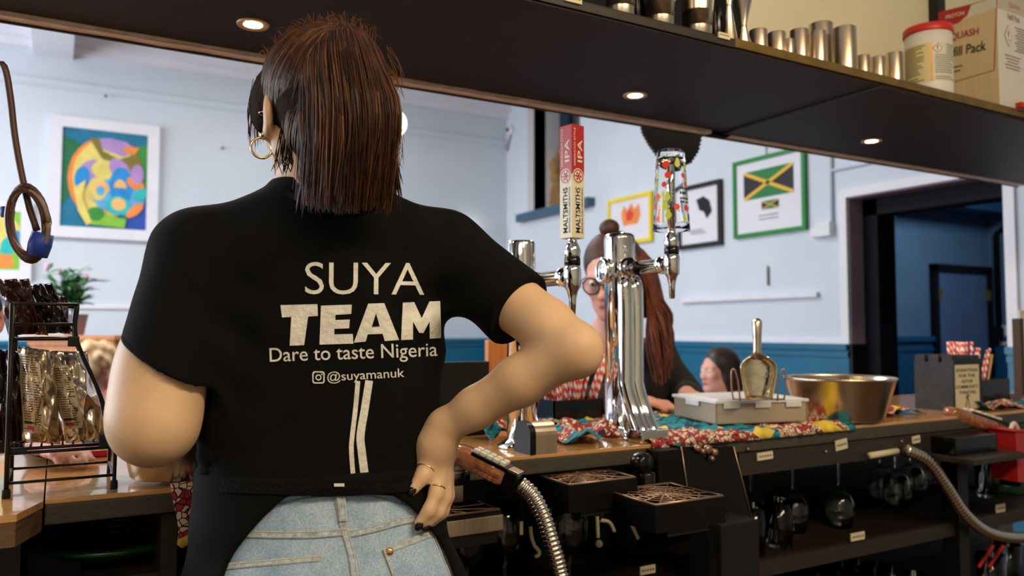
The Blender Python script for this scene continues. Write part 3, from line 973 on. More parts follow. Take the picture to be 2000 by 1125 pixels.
# ------------------------------------------------------------------ the bartender seen from behind
BX, BY = .3346, 1.134                         # her standing place
wom = thing('person', 'woman with a brown ponytail seen from behind, hand on hip, black printed t-shirt and jeans', 'person', (BX, BY, 0))
I3 = Matrix.Identity(3)
HO = at_d(628, 226, 1.135)
HR = Matrix.Rotation(math.radians(6), 3, 'Z') @ Matrix.Rotation(math.radians(-4), 3, 'X')
NECK = Vector((BX - .004, BY - .035, 1.415))
SHR = at_d(872, 494, 1.190); SHL = at_d(384, 502, 1.085)
ELR = at_d(1122, 679, 1.045); WRR = at_d(868, 834, 1.105)
ELL = at_d(304, 826, 1.000)
UAL = SHL.lerp(ELL, .5)
WRL = ELL + Vector((.070, .190, .08))

fl = Field((BX - .36, BY - .34, .80), (BX + .42, BY + .36, 1.72), .0042)
head_parts(fl, HO, HR)
fl.cone(HO + HR @ Vector((0, -.028, -.06)), NECK, .052, .056, .03)
fl.cone(NECK, SHR + Vector((-.02, 0, 0)), .055, .050, .04); fl.cone(NECK, SHL + Vector((.02, 0, 0)), .055, .050, .04)
fl.loft([(.82, BX, BY, .140, .095), (.93, BX, BY - .01, .146, .095), (1.04, BX, BY, .125, .080), (1.15, BX, BY, .122, .078), (1.27, BX, BY, .132, .084), (1.36, BX, BY, .125, .070), (1.40, BX, BY - .01, .09, .055)], .03, math.radians(-14))
# right arm
fl.chain([SHR, SHR.lerp(ELR, .45), SHR.lerp(ELR, .8), ELR], [.048, .0430, .0370, .0325], .015)
fl.ell(ELR + C_R * .004 + Vector((0, 0, -.010)), (.029, .029, .029), None, .02)
fa = WRR - ELR
fl.chain([ELR, ELR + fa * .40, ELR + fa * .75, WRR], [.0325, .0330, .0275, .0235], .014)
# hand resting on the hip
D = lambda x, y, d: at_d(x, y, d)
PALM = D(846, 905, 1.108)
fl.cone(WRR, D(850, 870, 1.106), .0255, .0265, .012, (C_R, .95))
fl.cone(D(852, 868, 1.105), D(842, 905, 1.104), .0260, .0200, .014)
fl.cone(D(858, 880, 1.115), D(862, 930, 1.112), .0230, .0150, .014)
fing = [([D(838, 906, 1.098), D(826, 930, 1.083), D(806, 957, 1.073)], [.0150, .0112, .0082]),                                   # thumb
        ([D(858, 925, 1.100), D(852, 963, 1.083), D(838, 996, 1.072), D(818, 1021, 1.070)], [.0125, .0100, .0092, .0072]),        # index
        ([D(868, 928, 1.110), D(868, 970, 1.098), D(856, 1000, 1.086), D(832, 1024, 1.078)], [.0125, .0102, .0092, .0072]),       # middle
        ([D(872, 926, 1.125), D(874, 968, 1.116), D(864, 1000, 1.104), D(842, 1022, 1.092)], [.0120, .0098, .0088, .0070]),       # ring
        ([D(872, 916, 1.140), D(872, 952, 1.136), D(864, 980, 1.126), D(848, 1000, 1.112)], [.0105, .0085, .0078, .0064])]       # little
for pts, rad in fing: fl.chain(pts, rad, .006)
# left arm, forearm reaching forward to the counter
fl.chain([SHL, UAL, ELL], [.050, .0520, .0460], .025)
fl.ell(ELL + Vector((-.002, .012, -.004)), (.046, .048, .044), None, .03)
fl.ell(ELL + Vector((-.004, .03, .05)), (.044, .046, .060), None, .04)
fl.chain([ELL + Vector((0, .015, 0)), ELL.lerp(WRL, .35), WRL], [.046, .042, .026], .025)
LP = WRL + Vector((.03, .055, -.012))
fl.cone(WRL, LP, .025, .024, .012, (Vector((0, 0, 1)), .7))
for j in range(4):
    a = LP + Vector((-.028 + .018 * j, .012, 0)); fl.chain([a, a + Vector((.008, .032, -.012)), a + Vector((.012, .050, -.034))], [.0100, .0092, .0072], .005)
fl.chain([WRL + Vector((.022, .02, 0)), WRL + Vector((.055, .038, -.006)), WRL + Vector((.070, .065, -.014))], [.013, .0105, .008], .006)
body = fl.build('body', 'skin', wom, 2)
face_parts(wom, HO, HR)
# nails, rings
def nail(a, b, r, nm='nail', off=Vector((0, 0, 0))):
    d = (b - a).normalized()
    c = b - d * .001 - C_F * (r * .72) + off
    M = frame(c, d, C_F.cross(d), None)
    MB().ball((0, 0, 0), (.0072, .0052, .0026), 12, 8, M).build(nm, 'nail_black', wom)
nail(fing[0][0][1], fing[0][0][2], .0082)
nail(fing[1][0][2], fing[1][0][3], .0072, off=C_U * -.004)
nail(fing[2][0][2], fing[2][0][3], .0072, off=C_U * -.003)
def ring(a, b, t, R_):
    c = a.lerp(b, t); 
    MB().torus(R_, .0011, zto(c, b - a), 24, 6).build('finger_ring', 'gold', wom)
ring(fing[0][0][0], fing[0][0][1], .55, .0136); ring(fing[1][0][0], fing[1][0][1], .75, .0112)

# ---------------- t-shirt
TW = math.radians(-14)                        # her back is turned a little towards the camera
def shirt_fold(X, Y, Z):
    f = .0022 * np.sin(38 * Z + 9 * X + 5 * np.sin(11 * X)) * np.clip((1.22 - Z) / .12, 0, 1)
    f = f + .0016 * np.sin(60 * Z - 24 * X + 3) * np.clip((1.14 - Z) / .1, 0, 1)
    f = f + .0016 * np.sin(26 * X + 16 * Z)
    return f
fs = Field((BX - .34, BY - .24, .98), (BX + .44, BY + .24, 1.50), .0040)
fs.loft([(.985, BX - .002, BY - .004, .171, .112), (1.05, BX, BY, .168, .112), (1.12, BX + .002, BY, .167, .108), (1.20, BX + .007, BY, .169, .108), (1.28, BX + .008, BY - .002, .173, .110),
         (1.34, BX, BY - .004, .166, .106), (1.385, BX, BY - .010, .148, .090), (1.425, BX, BY - .022, .105, .070), (1.45, BX, BY - .03, .07, .056)], .02, TW, 2.5, shirt_fold)
fs.cone(NECK + Vector((0, .01, -.022)), SHR + Vector((-.012, 0, .002)), .066, .055, .05); fs.cone(NECK + Vector((0, .01, -.022)), SHL + Vector((.012, 0, .002)), .066, .058, .05)
axR = (ELR - SHR).normalized(); HMR = SHR.lerp(ELR, .60) + Vector((0, 0, -.006))
HML = at_d(333, 702, 1.034); axL = (ELL - SHL).normalized()
fR = Field((BX - .34, BY - .24, .98), (BX + .44, BY + .24, 1.50), .0040)
fR.cone(SHR, HMR + axR * .05, .058, .0555, .02)
nR = axR
fR.cut(HMR, nR)
fL = Field((BX - .34, BY - .24, .98), (BX + .44, BY + .24, 1.50), .0040)
fL.cone(SHL, HML + axL * .06, .061, .0665, .02)
nL = (at_d(255, 656, 1.0) - at_d(412, 746, 1.0)).cross(C_F).normalized()
if nL.z > 0: nL = -nL
fL.cut(HML, nL)
for q in (fR, fL):
    hh = np.maximum(.035 - np.abs(fs.F - q.F), 0) / .035
    fs.F = np.minimum(fs.F, q.F) - hh * hh * .035 * .25
fs.cut((BX, BY, 1.036), (0, 0, -1))
# draped creases running from the armpits
sl, X_, Y_, Z_ = fs.sub(fs.lo, fs.lo + fs.n * fs.h)
for (c, dv, ph, amp) in ((SHR + Vector((-.03, -.05, -.10)), (.9, 0, .5), 0.0, .0035), (SHL + Vector((.03, -.05, -.11)), (-.8, 0, .6), 1.0, .0035)):
    r2 = (X_ - c.x) ** 2 + (Y_ - c.y) ** 2 + (Z_ - c.z) ** 2
    fs.F += (amp * np.sin(95 * (X_ * -dv[2] + Z_ * dv[0]) + ph) * np.exp(-r2 / .006)).astype(np.float32)
del fR, fL
shirt = fs.build('tshirt', 'tshirt_black', wom, 2)
MB().tube(bez([at_d(541, 372, 1.075) + Vector((0, 0, .0)), at_d(600, 392, 1.045), at_d(672, 402, 1.040), at_d(735, 396, 1.075), at_d(762, 386, 1.12)], 20), .008, 8, flat=.8).build('collar', 'tshirt_black', shirt)
for hm, n_, r_ in ((HMR, nR, .0555), (HML, nL, .0660)):
    MB().torus(r_ - .004, .0045, zto(hm - n_ * .004, n_), 40, 8).build('sleeve_hem', 'tshirt_black', shirt)

# ---------------- jeans and apron
def hips(f, grow=0.0, zmax=1.046):
    f.loft([(.60, BX, BY + .01, .165 + grow, .120 + grow), (.72, BX, BY + .0, .178 + grow, .130 + grow), (.82, BX, BY - .012, .182 + grow, .134 + grow), (.90, BX, BY - .014, .178 + grow, .130 + grow),
            (.97, BX, BY - .008, .166 + grow, .116 + grow), (zmax, BX, BY - .002, .158 + grow, .106 + grow)], .01, math.radians(-12), 2.4)
fj = Field((BX - .26, BY - .24, 0.02), (BX + .26, BY + .26, 1.06), .0060)
hips(fj)
for q in (-1, 1):
    fj.chain([(BX + q * .09, BY - .005, .80), (BX + q * .10, BY + .01, .48), (BX + q * .11, BY, .06)], [.095, .070, .062], .03)
    fj.ell((BX + q * .082, BY - .085, .850), (.085, .070, .085), None, .05)
sl, X_, Y_, Z_ = fj.sub(fj.lo, fj.lo + fj.n * fj.h)
g = np.abs(X_ - BX) / .010                                   # seat crease
fj.F += (.010 * np.exp(-g * g) * np.clip((.93 - Z_) / .06, 0, 1) * (Y_ < BY)).astype(np.float32)
fj.F += (.0018 * np.sin(70 * Z_ + 12 * np.abs(X_ - BX) + 2) * np.clip((.96 - Z_) / .05, 0, 1)).astype(np.float32)
jeansF = fj.F.copy()
jeans = fj.build('jeans', 'denim', wom, 2)
fb = Field((BX - .26, BY - .24, .50), (BX + .26, BY + .26, 1.08), .0045)
hips(fb, .012, 1.062)
for q in (-1, 1):
    fb.ell((BX + q * .082, BY - .085, .850), (.094, .078, .094), None, .05)
sl, X_, Y_, Z_ = fb.sub(fb.lo, fb.lo + fb.n * fb.h)
qx, qy, qz = X_ - CAM.x, Y_ - CAM.y, Z_ - CAM.z
dd = qx * C_F.x + qy * C_F.y + qz * C_F.z
PX = 1000 + FPX * (qx * C_R.x + qy * C_R.y) / dd
PY = 562.5 - FPX * (qx * C_U.x + qy * C_U.y + qz * C_U.z) / dd
ys_ = [900, 966, 985, 1010, 1045, 1080, 1125, 1300]
xl = np.interp(PY, ys_, [575, 566, 542, 515, 484, 460, 440, 400]).astype(np.float32)
xr = np.interp(PY, ys_, [760, 764, 796, 822, 848, 868, 888, 940]).astype(np.float32)
win = np.minimum(np.minimum(PX - xl, xr - PX), PY - 966 - .00022 * (PX - 670) ** 2) * dd / FPX
win = np.minimum(win, (BY - .02) - Y_)
fb.F = np.maximum(fb.F, win.astype(np.float32))
fb.F += (.0020 * np.sin(48 * Z_ + 40 * X_ + 3 * np.sin(20 * X_)) * np.clip((1.0 - Z_) / .04, 0, 1)).astype(np.float32)
apron = fb.build('apron', 'apron_black', wom, 2)
kn = at_d(420, 888, 1.06)
MB().ball(kn, (.024, .03, .021), 18, 12).ball(kn + Vector((-.004, .0, -.018)), (.018, .022, .014), 14, 10).build('apron_knot', 'apron_black', apron)
# woven waist tape
ab = bvh_of([shirt, apron, jeans])
mb = MB(); project(mb, *strip2d([(430 + 20 * k, 951 + 6 * math.sin(k / 20 * PI) - .1 * k) for k in range(20)], 20), ab, 9, .003)
mat('tape_black', srgb(9, 9, 9), 0.8, spec=.2, var=0.5, vscale=220, bump=0.5, bscale=300)
mb.build('waist_tape', 'tape_black', apron)
mb = MB(); project(mb, [(652, 944), (672, 944), (672, 950), (652, 950)], [(0, 1, 2, 3)], ab, 6, .005); mb.build('size_tag', 'shirt_print', apron)
# jeans details: waistband, belt loop, yoke seams, centre seam, pockets
jb = bvh_of(jeans)
def seam(pts, wd, m='denim_seam', lift=.0022, name='seam', st=True):
    pts = [tuple(p[:2]) for p in bez([(x, y, 0) for x, y in pts], 28)]
    mb = MB(); project(mb, *strip2d(pts, wd), jb, 8, lift); o = mb.build(name, m, jeans)
    if st:
        s_ = MB()
        for off in (-.32, .32):
            q = []
            for i, p in enumerate(pts):
                a = pts[max(i - 1, 0)]; b = pts[min(i + 1, len(pts) - 1)]
                L_ = math.hypot(b[0] - a[0], b[1] - a[1]) or 1
                q.append((p[0] - (b[1] - a[1]) / L_ * wd * off, p[1] + (b[0] - a[0]) / L_ * wd * off))
            project(s_, *strip2d(q, 1.6), jb, 8, lift + .0008)
        s_.build('stitching', 'stitch', o)
    return o
seam([(545, 985), (600, 972), (664, 969), (730, 970), (800, 988)], 3, 'denim_dark', name='waistband_edge', st=False)
seam([(660, 968), (667, 1010), (676, 1045), (686, 1080), (694, 1130)], 15)
seam([(478, 1042), (560, 1044), (620, 1043), (677, 1038)], 15)
seam([(683, 1042), (730, 1032), (790, 1016), (830, 1012)], 15)
lp = seam([(663, 962), (668, 990), (670, 1018)], 17, 'denim_seam', .005, 'belt_loop')
def pocket(poly, edge):
    mb = MB(); project(mb, poly, [tuple(range(len(poly)))], jb, 9, .0028); o = mb.build('pocket', 'denim', jeans)
    e = MB(); project(e, *strip2d(edge, 13), jb, 8, .0042); e.build('pocket_hem', 'denim_seam', o)
    s_ = MB()
    for off in (-4, 4): project(s_, *strip2d([(x, y + off) for x, y in edge], 1.5), jb, 8, .005)
    side = poly + [poly[0]]
    project(s_, *strip2d(side, 2.0), jb, 8, .0046)
    s_.build('stitching', 'stitch', o)
pocket([(440, 1104), (628, 1086), (624, 1135), (432, 1135)], [(444, 1107), (540, 1098), (626, 1090)])
pocket([(748, 1074), (842, 1040), (880, 1135), (770, 1135)], [(750, 1077), (800, 1058), (841, 1043)])
q = jb.ray_cast(CAM, ray(761, 1076).normalized(), 3)[0]
MB().lathe([(0, .0045), (.0035, .0042), (.0055, .003), (.006, 0)], 16, zto(q - C_F * .003, -C_F)).build('rivet', 'gold', jeans)
for q in (-1, 1):
    MB().ball((BX + q * .11, BY + .05, .04), (.045, .13, .055), 16, 10).build('shoe', 'shoe_black', wom)

# ---------------- print on the back of the t-shirt
sb_ = bvh_of(shirt)
def shirt_text(s, cx, cy, w_, h_, rot, bold, name='lettering', step=7, space=1.0):
    vs, fs_ = text2d(s, w_, h_, bold, space)
    c, sn = math.cos(math.radians(rot)), math.sin(math.radians(rot))
    v2 = [(cx + x * c - (-y) * sn, cy + x * sn + (-y) * c) for x, y in vs]
    mb = MB(); project(mb, v2, fs_, sb_, step, .0016)
    return mb.build(name, 'shirt_print', shirt)
shirt_text('SUYA', 712, 544, 232, 63, 0.5, -.004)
for poly in ([(548, 596), (620, 594), (621, 617), (602, 618), (594, 674), (566, 675), (569, 619), (551, 620)],                     # T
             [(627, 597), (687, 595), (686, 613), (655, 615), (655, 625), (683, 624), (682, 641), (653, 642), (653, 653), (689, 652), (690, 671), (624, 673)],   # E
             [(719, 593), (750, 592), (779, 664), (751, 666), (747, 652), (718, 653), (714, 667), (691, 669)],                           # A
             [(786, 591), (808, 590), (823, 622), (838, 589), (860, 588), (860, 660), (838, 661), (838, 628), (826, 650), (818, 650), (806, 628), (806, 663), (783, 664)]):   # M
    bm_ = bmesh.new(); fc_ = bm_.faces.new([bm_.verts.new((x, y, 0)) for x, y in poly]); bm_.normal_update(); bmesh.ops.triangulate(bm_, faces=[fc_])
    bm_.verts.index_update(); bm_.normal_update()
    mb = MB(); project(mb, [(v.co.x, v.co.y) for v in bm_.verts], [[v.index for v in f.verts] for f in bm_.faces], sb_, 7, .0016)
    bm_.free()
    lt = mb.build('lettering', 'shirt_print', shirt)
    if poly[0] == (719, 593):
        mb = MB(); project(mb, [(734, 612), (741, 637), (726, 638)], [(0, 1, 2)], sb_, 5, .0024); mb.build('letter_counter', 'tshirt_black', lt)
shirt_text('Dare to taste Nigeria', 690, 692, 326, 36, -2.0, .004, step=6)
shirt_text('@suyamanuk', 714, 734, 150, 24, -3.2, .002, step=5)
mb = MB()
v2, f2 = [], []
def rr(cx, cy, a, r, n=6):
    o = []
    for qx_, qy_, st in ((1, 1, 0), (-1, 1, 90), (-1, -1, 180), (1, -1, 270)):
        for k in range(n + 1):
            t_ = math.radians(st + 90 * k / n); o.append((cx + qx_ * (a - r) + r * math.cos(t_), cy + qy_ * (a - r) + r * math.sin(t_)))
    return o
A_, B_ = rr(622, 737, 12, 5), rr(622, 737, 9.5, 3.5)
n_ = len(A_); project(mb, A_ + B_, [(k, (k + 1) % n_, (k + 1) % n_ + n_, k + n_) for k in range(n_)], sb_, 6, .0016)
project(mb, *disc2d(622, 737, 6, 6, 18, .62), sb_, 6, .0016)
project(mb, *disc2d(628.5, 731, 1.5, 1.5, 8), sb_, 6, .0016)
mb.build('camera_icon', 'shirt_print', shirt)
for pts, w0, w1 in (([(699, 744), (694, 800), (688, 850), (686, 880), (690, 938)], 9, 9), ([(721, 743), (712, 800), (704, 850), (706, 880), (713, 936)], 15, 16)):
    mb = MB(); project(mb, *strip2d([tuple(p[:2]) for p in bez([(x, y, 0) for x, y in pts], 24)], w0, w1), sb_, 7, .0016); mb.build('printed_stripe', 'shirt_print', shirt)

# ---------------- hair: close cap, ponytail, loose strands
rng = random.Random(3)
fh_ = Field(HO - Vector((.14, .17, .24)), HO + Vector((.14, .15, .16)), .0042)
Hc = lambda x, y, z: HO + HR @ Vector((x, y, z))
fh_.ell(Hc(0, -.018, .034), (.084, .098, .090), HR, .01)
for q in (-1, 1): fh_.ell(Hc(q * .076, .032, .012), (.014, .030, .042), HR, .02)
fh_.ell(Hc(0, -.050, -.030), (.070, .060, .070), HR, .03)
fh_.cut(Hc(0, .055, .0), HR @ Vector((0, 1, -.75)))
fh_.cut(Hc(0, 0, -.078), HR @ Vector((0, .55, -1)))
# ponytail core
ANC = at_d(662, 72, 1.075)
core = [ANC, at_d(672, 105, 1.035), at_d(684, 190, 1.010), at_d(684, 280, 1.010), at_d(672, 350, 1.015)]
rc = [.020, .030, .048, .048, .032]
for i in range(1, 4):
    fh_.cone(core[i] + C_F * (.026 if i == 1 else .012), core[i + 1] + C_F * .012, rc[i], rc[i + 1], .02, (C_F, .40))
mat('hair_cap', srgb(40, 24, 17), 0.8, var=0.5, vscale=60, stretch=(4, 4, .5), spec=0.1, bump=.3, bscale=90)
hair = fh_.build('hair', 'hair_cap', wom, 2)
mbs = MB()
for i in range(1500):
    u = rng.uniform(-1, 1); wdp = rng.random() ** .6
    yt = 420 - abs(rng.gauss(0, 42)) - 26 * abs(u) * rng.random()
    x0 = 662 + u * 40
    bul = math.sqrt(max(0, 1 - u * u))
    dep = lambda base: base - .034 * bul * wdp - .004 + rng.uniform(-.003, .003)
    wv = rng.uniform(-8, 8)
    P = [at_d(x0, 47 + 16 * u * u + rng.uniform(-6, 8), 1.105 - .01 * bul), at_d(664 + u * 62, 58 + 22 * u * u + rng.uniform(-3, 3), 1.068 - .012 * bul), at_d(670 + u * 82, 100 + 34 * u * u, dep(1.045)), at_d(682 + u * 95 + wv * .4, 190, dep(1.020)),
         at_d(684 + u * 94 + wv, 265, dep(1.018)), at_d(674 + u * 84 + wv * 1.5 + rng.uniform(-10, 10), yt, dep(1.022) + .004)]
    mbs.tube(bez(P, 12), [.0006, .0011, .0012, .0012, .0012, .0012, .0011, .001, .0009, .0008, .0006, .0005, .0003], 3, rng.choice((0, 0, 0, 0, 1, 1, 1, 2)), False)
# tips hanging lower and to the side
for i in range(160):
    side = rng.random() < .5
    xs = rng.uniform(735, 775) if side else rng.uniform(590, 720)
    P = [at_d(xs - 8, 220, 1.0), at_d(xs, 300, 1.005), at_d(xs + rng.uniform(-22, 12) + (6 if side else 0), rng.uniform(360, 425), 1.02)]
    mbs.tube(bez(P, 8), [.001] * 8 + [.0003], 3, rng.choice((0, 1, 2)), False)
for i in range(26):
    xs = rng.uniform(730, 765)
    P = [at_d(xs, 300, 1.02), at_d(xs - rng.uniform(5, 25), 345, 1.03), at_d(xs + rng.uniform(-20, 30), rng.uniform(370, 408), 1.03)]
    mbs.tube(bez(P, 8), [.0008] * 8 + [.0003], 3, rng.choice((0, 1)), False)
mbs.build('ponytail_strands', ['hair_brown', 'hair_mid', 'hair_light'], hair)
# hair combed back over the head
mcap = MB()
HS = [((0, -.018, .034), (.0855, .0995, .0915)), ((0, -.050, -.030), (.0715, .0615, .0715)), ((-.076, .032, .012), (.0155, .0315, .0435)), ((.076, .032, .012), (.0155, .0315, .0435))]
HC = Vector((0, -.030, .015))
def hair_surf(d):
    best = 0
    for c, r in HS:
        o_ = [(HC[i] - c[i]) / r[i] for i in range(3)]; v_ = [d[i] / r[i] for i in range(3)]
        A = sum(q * q for q in v_); B = sum(p_ * q for p_, q in zip(o_, v_)); C = sum(q * q for q in o_) - 1
        D_ = B * B - A * C
        if D_ > 0: best = max(best, (-B + math.sqrt(D_)) / A)
    return best
anc_d = ((HR.transposed() @ (ANC - HO)) - HC).normalized()
for i in range(3600):
    az = rng.uniform(-PI, PI); el = math.asin(rng.uniform(-.92, .97))
    d0 = Vector((math.cos(az) * math.cos(el), math.sin(az) * math.cos(el), math.sin(el)))
    if d0.y > .45 and d0.z < .30: continue                         # the face
    if d0.y > .0 and d0.z < -.35: continue                         # below the ears
    P = []
    n_s = 7
    span = rng.uniform(.35, 1.0)
    for k in range(n_s):
        t_ = span * k / (n_s - 1)
        d_ = d0.lerp(anc_d, t_); d_ = d_.normalized() if d_.length > 1e-4 else anc_d
        P.append(HO + HR @ (HC + d_ * hair_surf(d_) * (1 + rng.uniform(.004, .016))))
    mcap.tube(bez(P, 6), [.0006, .0013, .0015, .0015, .0014, .0012, .0007], 3, rng.choice((0, 0, 0, 1, 1, 2)), False)
# wisps by the ear and nape, flyaways on the crown
for i in range(26):
    x0 = rng.uniform(484, 512)
    P = [at_d(x0 + 10, rng.uniform(150, 190), 1.12), at_d(x0 - 1, 215, 1.115), at_d(x0 + rng.uniform(-6, 10), rng.uniform(250, 300), 1.115)]
    mcap.tube(bez(P, 8), [.0005] * 8 + [.0002], 3, rng.choice((0, 1, 2)), False)
for i in range(40):
    a = rng.uniform(548, 600)
    P = [at_d(a, 250, 1.065), at_d(a + rng.uniform(-14, 6), 300, 1.07), at_d(a + rng.uniform(-20, 10), rng.uniform(320, 345), 1.075)]
    mcap.tube(bez(P, 8), [.0007] * 8 + [.0003], 3, 0, False)
for i in range(110):
    x0 = rng.uniform(520, 740); y0 = 40 + ((x0 - 645) / 110) ** 2 * 55
    dx = rng.uniform(-22, 26) + (x0 - 640) * .10
    P = [at_d(x0, y0 + 22, 1.08), at_d(x0 + dx * .4, y0 - rng.uniform(0, 10), 1.08), at_d(x0 + dx, y0 - rng.uniform(2, 26) + abs(dx) * .4, 1.08)]
    mcap.tube(bez(P, 8), [.00035] * 8 + [.00012], 3, rng.choice((1, 2, 2)), False)
for i in range(50):
    y0 = rng.uniform(90, 300)
    x0 = 765 + rng.uniform(-6, 4); 
    P = [at_d(x0 - 6, y0, 1.02), at_d(x0 + rng.uniform(4, 18), y0 + 30, 1.02), at_d(x0 + rng.uniform(-4, 26), y0 + rng.uniform(50, 90), 1.02)]
    mcap.tube(bez(P, 8), [.0004] * 8 + [.0002], 3, 2, False)
mcap.build('combed_strands', ['hair_brown', 'hair_mid', 'hair_light'], hair)
MB().torus(.011, .004, zto(at_d(662, 88, 1.088), (ANC - at_d(660, 110, 1.045))), 24, 10).build('hair_tie', 'black_matte', hair)
# earrings
ep = at_d(513, 262, 1.092)
MB().torus(.0140, .0019, T(at_d(511, 289, 1.090)) @ Matrix.Rotation(-YAW + .5, 4, 'Z') @ RD(90, 'X'), 32, 8).build('hoop_earring', 'gold', wom)
MB().ball(at_d(514, 263, 1.088), .0042, 12, 8).build('ear_stud', 'gold', wom)
MB().torus(.0058, .0011, zto(at_d(515, 222, 1.090), (.1, .2, 1)), 20, 6).build('ear_cuff', 'gold', wom)
# ================================================================== PICTURES AND THINGS ON THE WALLS
def paint(name, c, rough=0.6): return mat(name, srgb(*c), rough, var=0.12, vscale=14)
def framed(name, label, wall, px, fcol, fw_, mcol, depth=.03, loc=None):
    """picture hung on wall 'x' (right wall) or 'y' (far wall); px = corner pixels of the outer frame"""
    (ax, ay), (bx, by) = px
    if wall == 'y':
        a, b = on_y(ax, ay, YF - depth), on_y(bx, by, YF - depth)
        w_, h_ = abs(b.x - a.x), abs(a.z - b.z)
        c = Vector(((a.x + b.x) / 2, YF, (a.z + b.z) / 2)); M = frame(c, (1, 0, 0), (0, 0, 1))     # local z towards the room (-Y)
    else:
        a, b = on_x(ax, ay, XR - depth), on_x(bx, by, XR - depth)
        w_, h_ = abs(b.y - a.y), abs(a.z - b.z)
        c = Vector((XR, (a.y + b.y) / 2, (a.z + b.z) / 2)); M = frame(c, (0, -1, 0), (0, 0, 1))
    t = thing(name, label, 'picture', tuple(c))
    mb = MB()
    f = fw_
    for lo, hi in (((-w_ / 2, -h_ / 2), (-w_ / 2 + f, h_ / 2)), ((w_ / 2 - f, -h_ / 2), (w_ / 2, h_ / 2)), ((-w_ / 2 + f, -h_ / 2), (w_ / 2 - f, -h_ / 2 + f)), ((-w_ / 2 + f, h_ / 2 - f), (w_ / 2 - f, h_ / 2))):
        mb.box2((*lo, .003), (*hi, depth), M)
    mb.build('frame', fcol, t)
    sheet = MB().box2((-w_ / 2 + f, -h_ / 2 + f, .004), (w_ / 2 - f, h_ / 2 - f, depth - .012), M).build('sheet', mcol, t)
    return t, sheet, M @ T(0, 0, depth - .011), w_ - 2 * f, h_ - 2 * f
PC = {'p_teal': (24, 116, 150), 'p_dkgreen': (28, 110, 70), 'p_yellow': (224, 206, 110), 'p_olive': (128, 116, 46), 'p_lilac': (176, 140, 196), 'p_orange': (236, 140, 66), 'p_peach': (240, 186, 110),
      'p_azure': (30, 140, 206), 'p_sky': (96, 170, 214), 'p_lime': (130, 190, 60), 'p_turq': (40, 186, 186), 'p_green': (52, 140, 56), 'p_red': (214, 70, 50), 'p_blue': (40, 80, 170)}
for k, c in PC.items(): paint(k, c)
t, sh, M, w_, h_ = framed('abstract_painting', 'abstract painting of a curved mask-like shape in a white frame', 'y', ((98, 222), (307, 472)), 'white_trim', .085, 'p_teal', .045)
def daub(par, M, w_, h_, shapes, nm='painted_shape'):
    for i, (m, poly) in enumerate(shapes):
        mb = MB(); flat(mb, [((x - .5) * w_, (.5 - y) * h_) for x, y in poly], M, 0, .0006 * (i + 1)); mb.build(nm, m, par)
def el(cx, cy, rx, ry, a0=0, a1=360, n=24, rot=0):
    o = []
    for k in range(n if a1 - a0 == 360 else n + 1):
        a = math.radians(a0 + (a1 - a0) * k / n)
        x, y = rx * math.cos(a), ry * math.sin(a)
        c, s_ = math.cos(math.radians(rot)), math.sin(math.radians(rot))
        o.append((min(1, max(0, cx + x * c - y * s_)), min(1, max(0, cy + x * s_ + y * c))))
    return o
daub(sh, M, w_, h_, [('p_dkgreen', [(0, .08), (.22, .16), (.12, .45), (.1, .7), (0, .8)]), ('p_green', [(.8, .15), (1, .1), (1, .72), (.86, .9), (.74, .98), (.7, .8)]), ('p_blue', [(.78, .86), (1, .7), (1, 1), (.72, 1)]),
                     ('p_orange', el(.47, .5, .40, .42)), ('p_yellow', el(.51, .49, .385, .40)), ('p_lilac', [(.36, .09), (.55, .07), (.74, .09), (.86, .17), (.72, .25), (.50, .20), (.40, .16)]),
                     ('p_olive', [(.30, .08), (.42, .09), (.47, .21), (.66, .28), (.88, .20), (.94, .30), (.78, .40), (.60, .36), (.45, .28)]), ('p_orange', [(.74, .13), (.9, .14), (.84, .22), (.7, .2)]),
                     ('p_lilac', el(.33, .43, .16, .11, rot=-30)), ('p_azure', el(.235, .50, .085, .12, rot=15)), ('p_yellow', el(.50, .40, .16, .10)), ('p_lilac', el(.68, .40, .16, .10, rot=40)),
                     ('p_sky', [(.36, .56), (.62, .46), (.72, .42), (.84, .56), (.98, .60), (.96, .76), (.74, .86), (.44, .80), (.34, .68)]), ('p_azure', el(.69, .56, .14, .20)),
                     ('p_yellow', el(.42, .60, .11, .12)), ('p_peach', el(.46, .62, .10, .10, 180, 360)), ('p_sky', el(.45, .62, .05, .05)), ('p_peach', el(.68, .575, .075, .085, 180, 360)), ('p_turq', el(.66, .76, .14, .10)),
                     ('p_peach', el(.665, .745, .085, .065)), ('p_orange', el(.86, .52, .11, .06, rot=20)), ('p_lilac', el(.88, .42, .08, .10)), ('p_turq', el(.93, .63, .09, .06, rot=-30)), ('p_orange', el(.86, .80, .12, .05, rot=-35)),
                     ('p_lime', [(.34, .97), (.36, .84), (.52, .86), (.76, .90), (.74, .99)]), ('p_green', el(.40, .86, .10, .07)), ('p_yellow', [(.14, .62), (.28, .52), (.24, .70), (.36, .95), (.30, .98), (.2, .84)])])
t, sh, M, w_, h_ = framed('abstract_painting', 'bright green and yellow painting in a white frame behind the cable coil', 'y', ((-120, 384), (60, 548)), 'white_trim', .075, 'p_lime', .045)
daub(sh, M, w_, h_, [('p_yellow', el(.7, .35, .3, .3)), ('p_turq', el(.85, .62, .14, .2)), ('p_orange', el(.8, .85, .2, .12)), ('p_azure', el(.95, .45, .06, .14)), ('p_lime', el(.95, .75, .06, .2)), ('p_red', el(.25, .6, .2, .3))])
mat('frame_yellow', srgb(236, 208, 30), 0.4, var=0.05); mat('frame_green', srgb(24, 128, 44), 0.4, var=0.06); mat('frame_black', srgb(18, 18, 20), 0.35, var=0.05)
mat('mount_paper', srgb(222, 222, 230), 0.6, var=0.02)
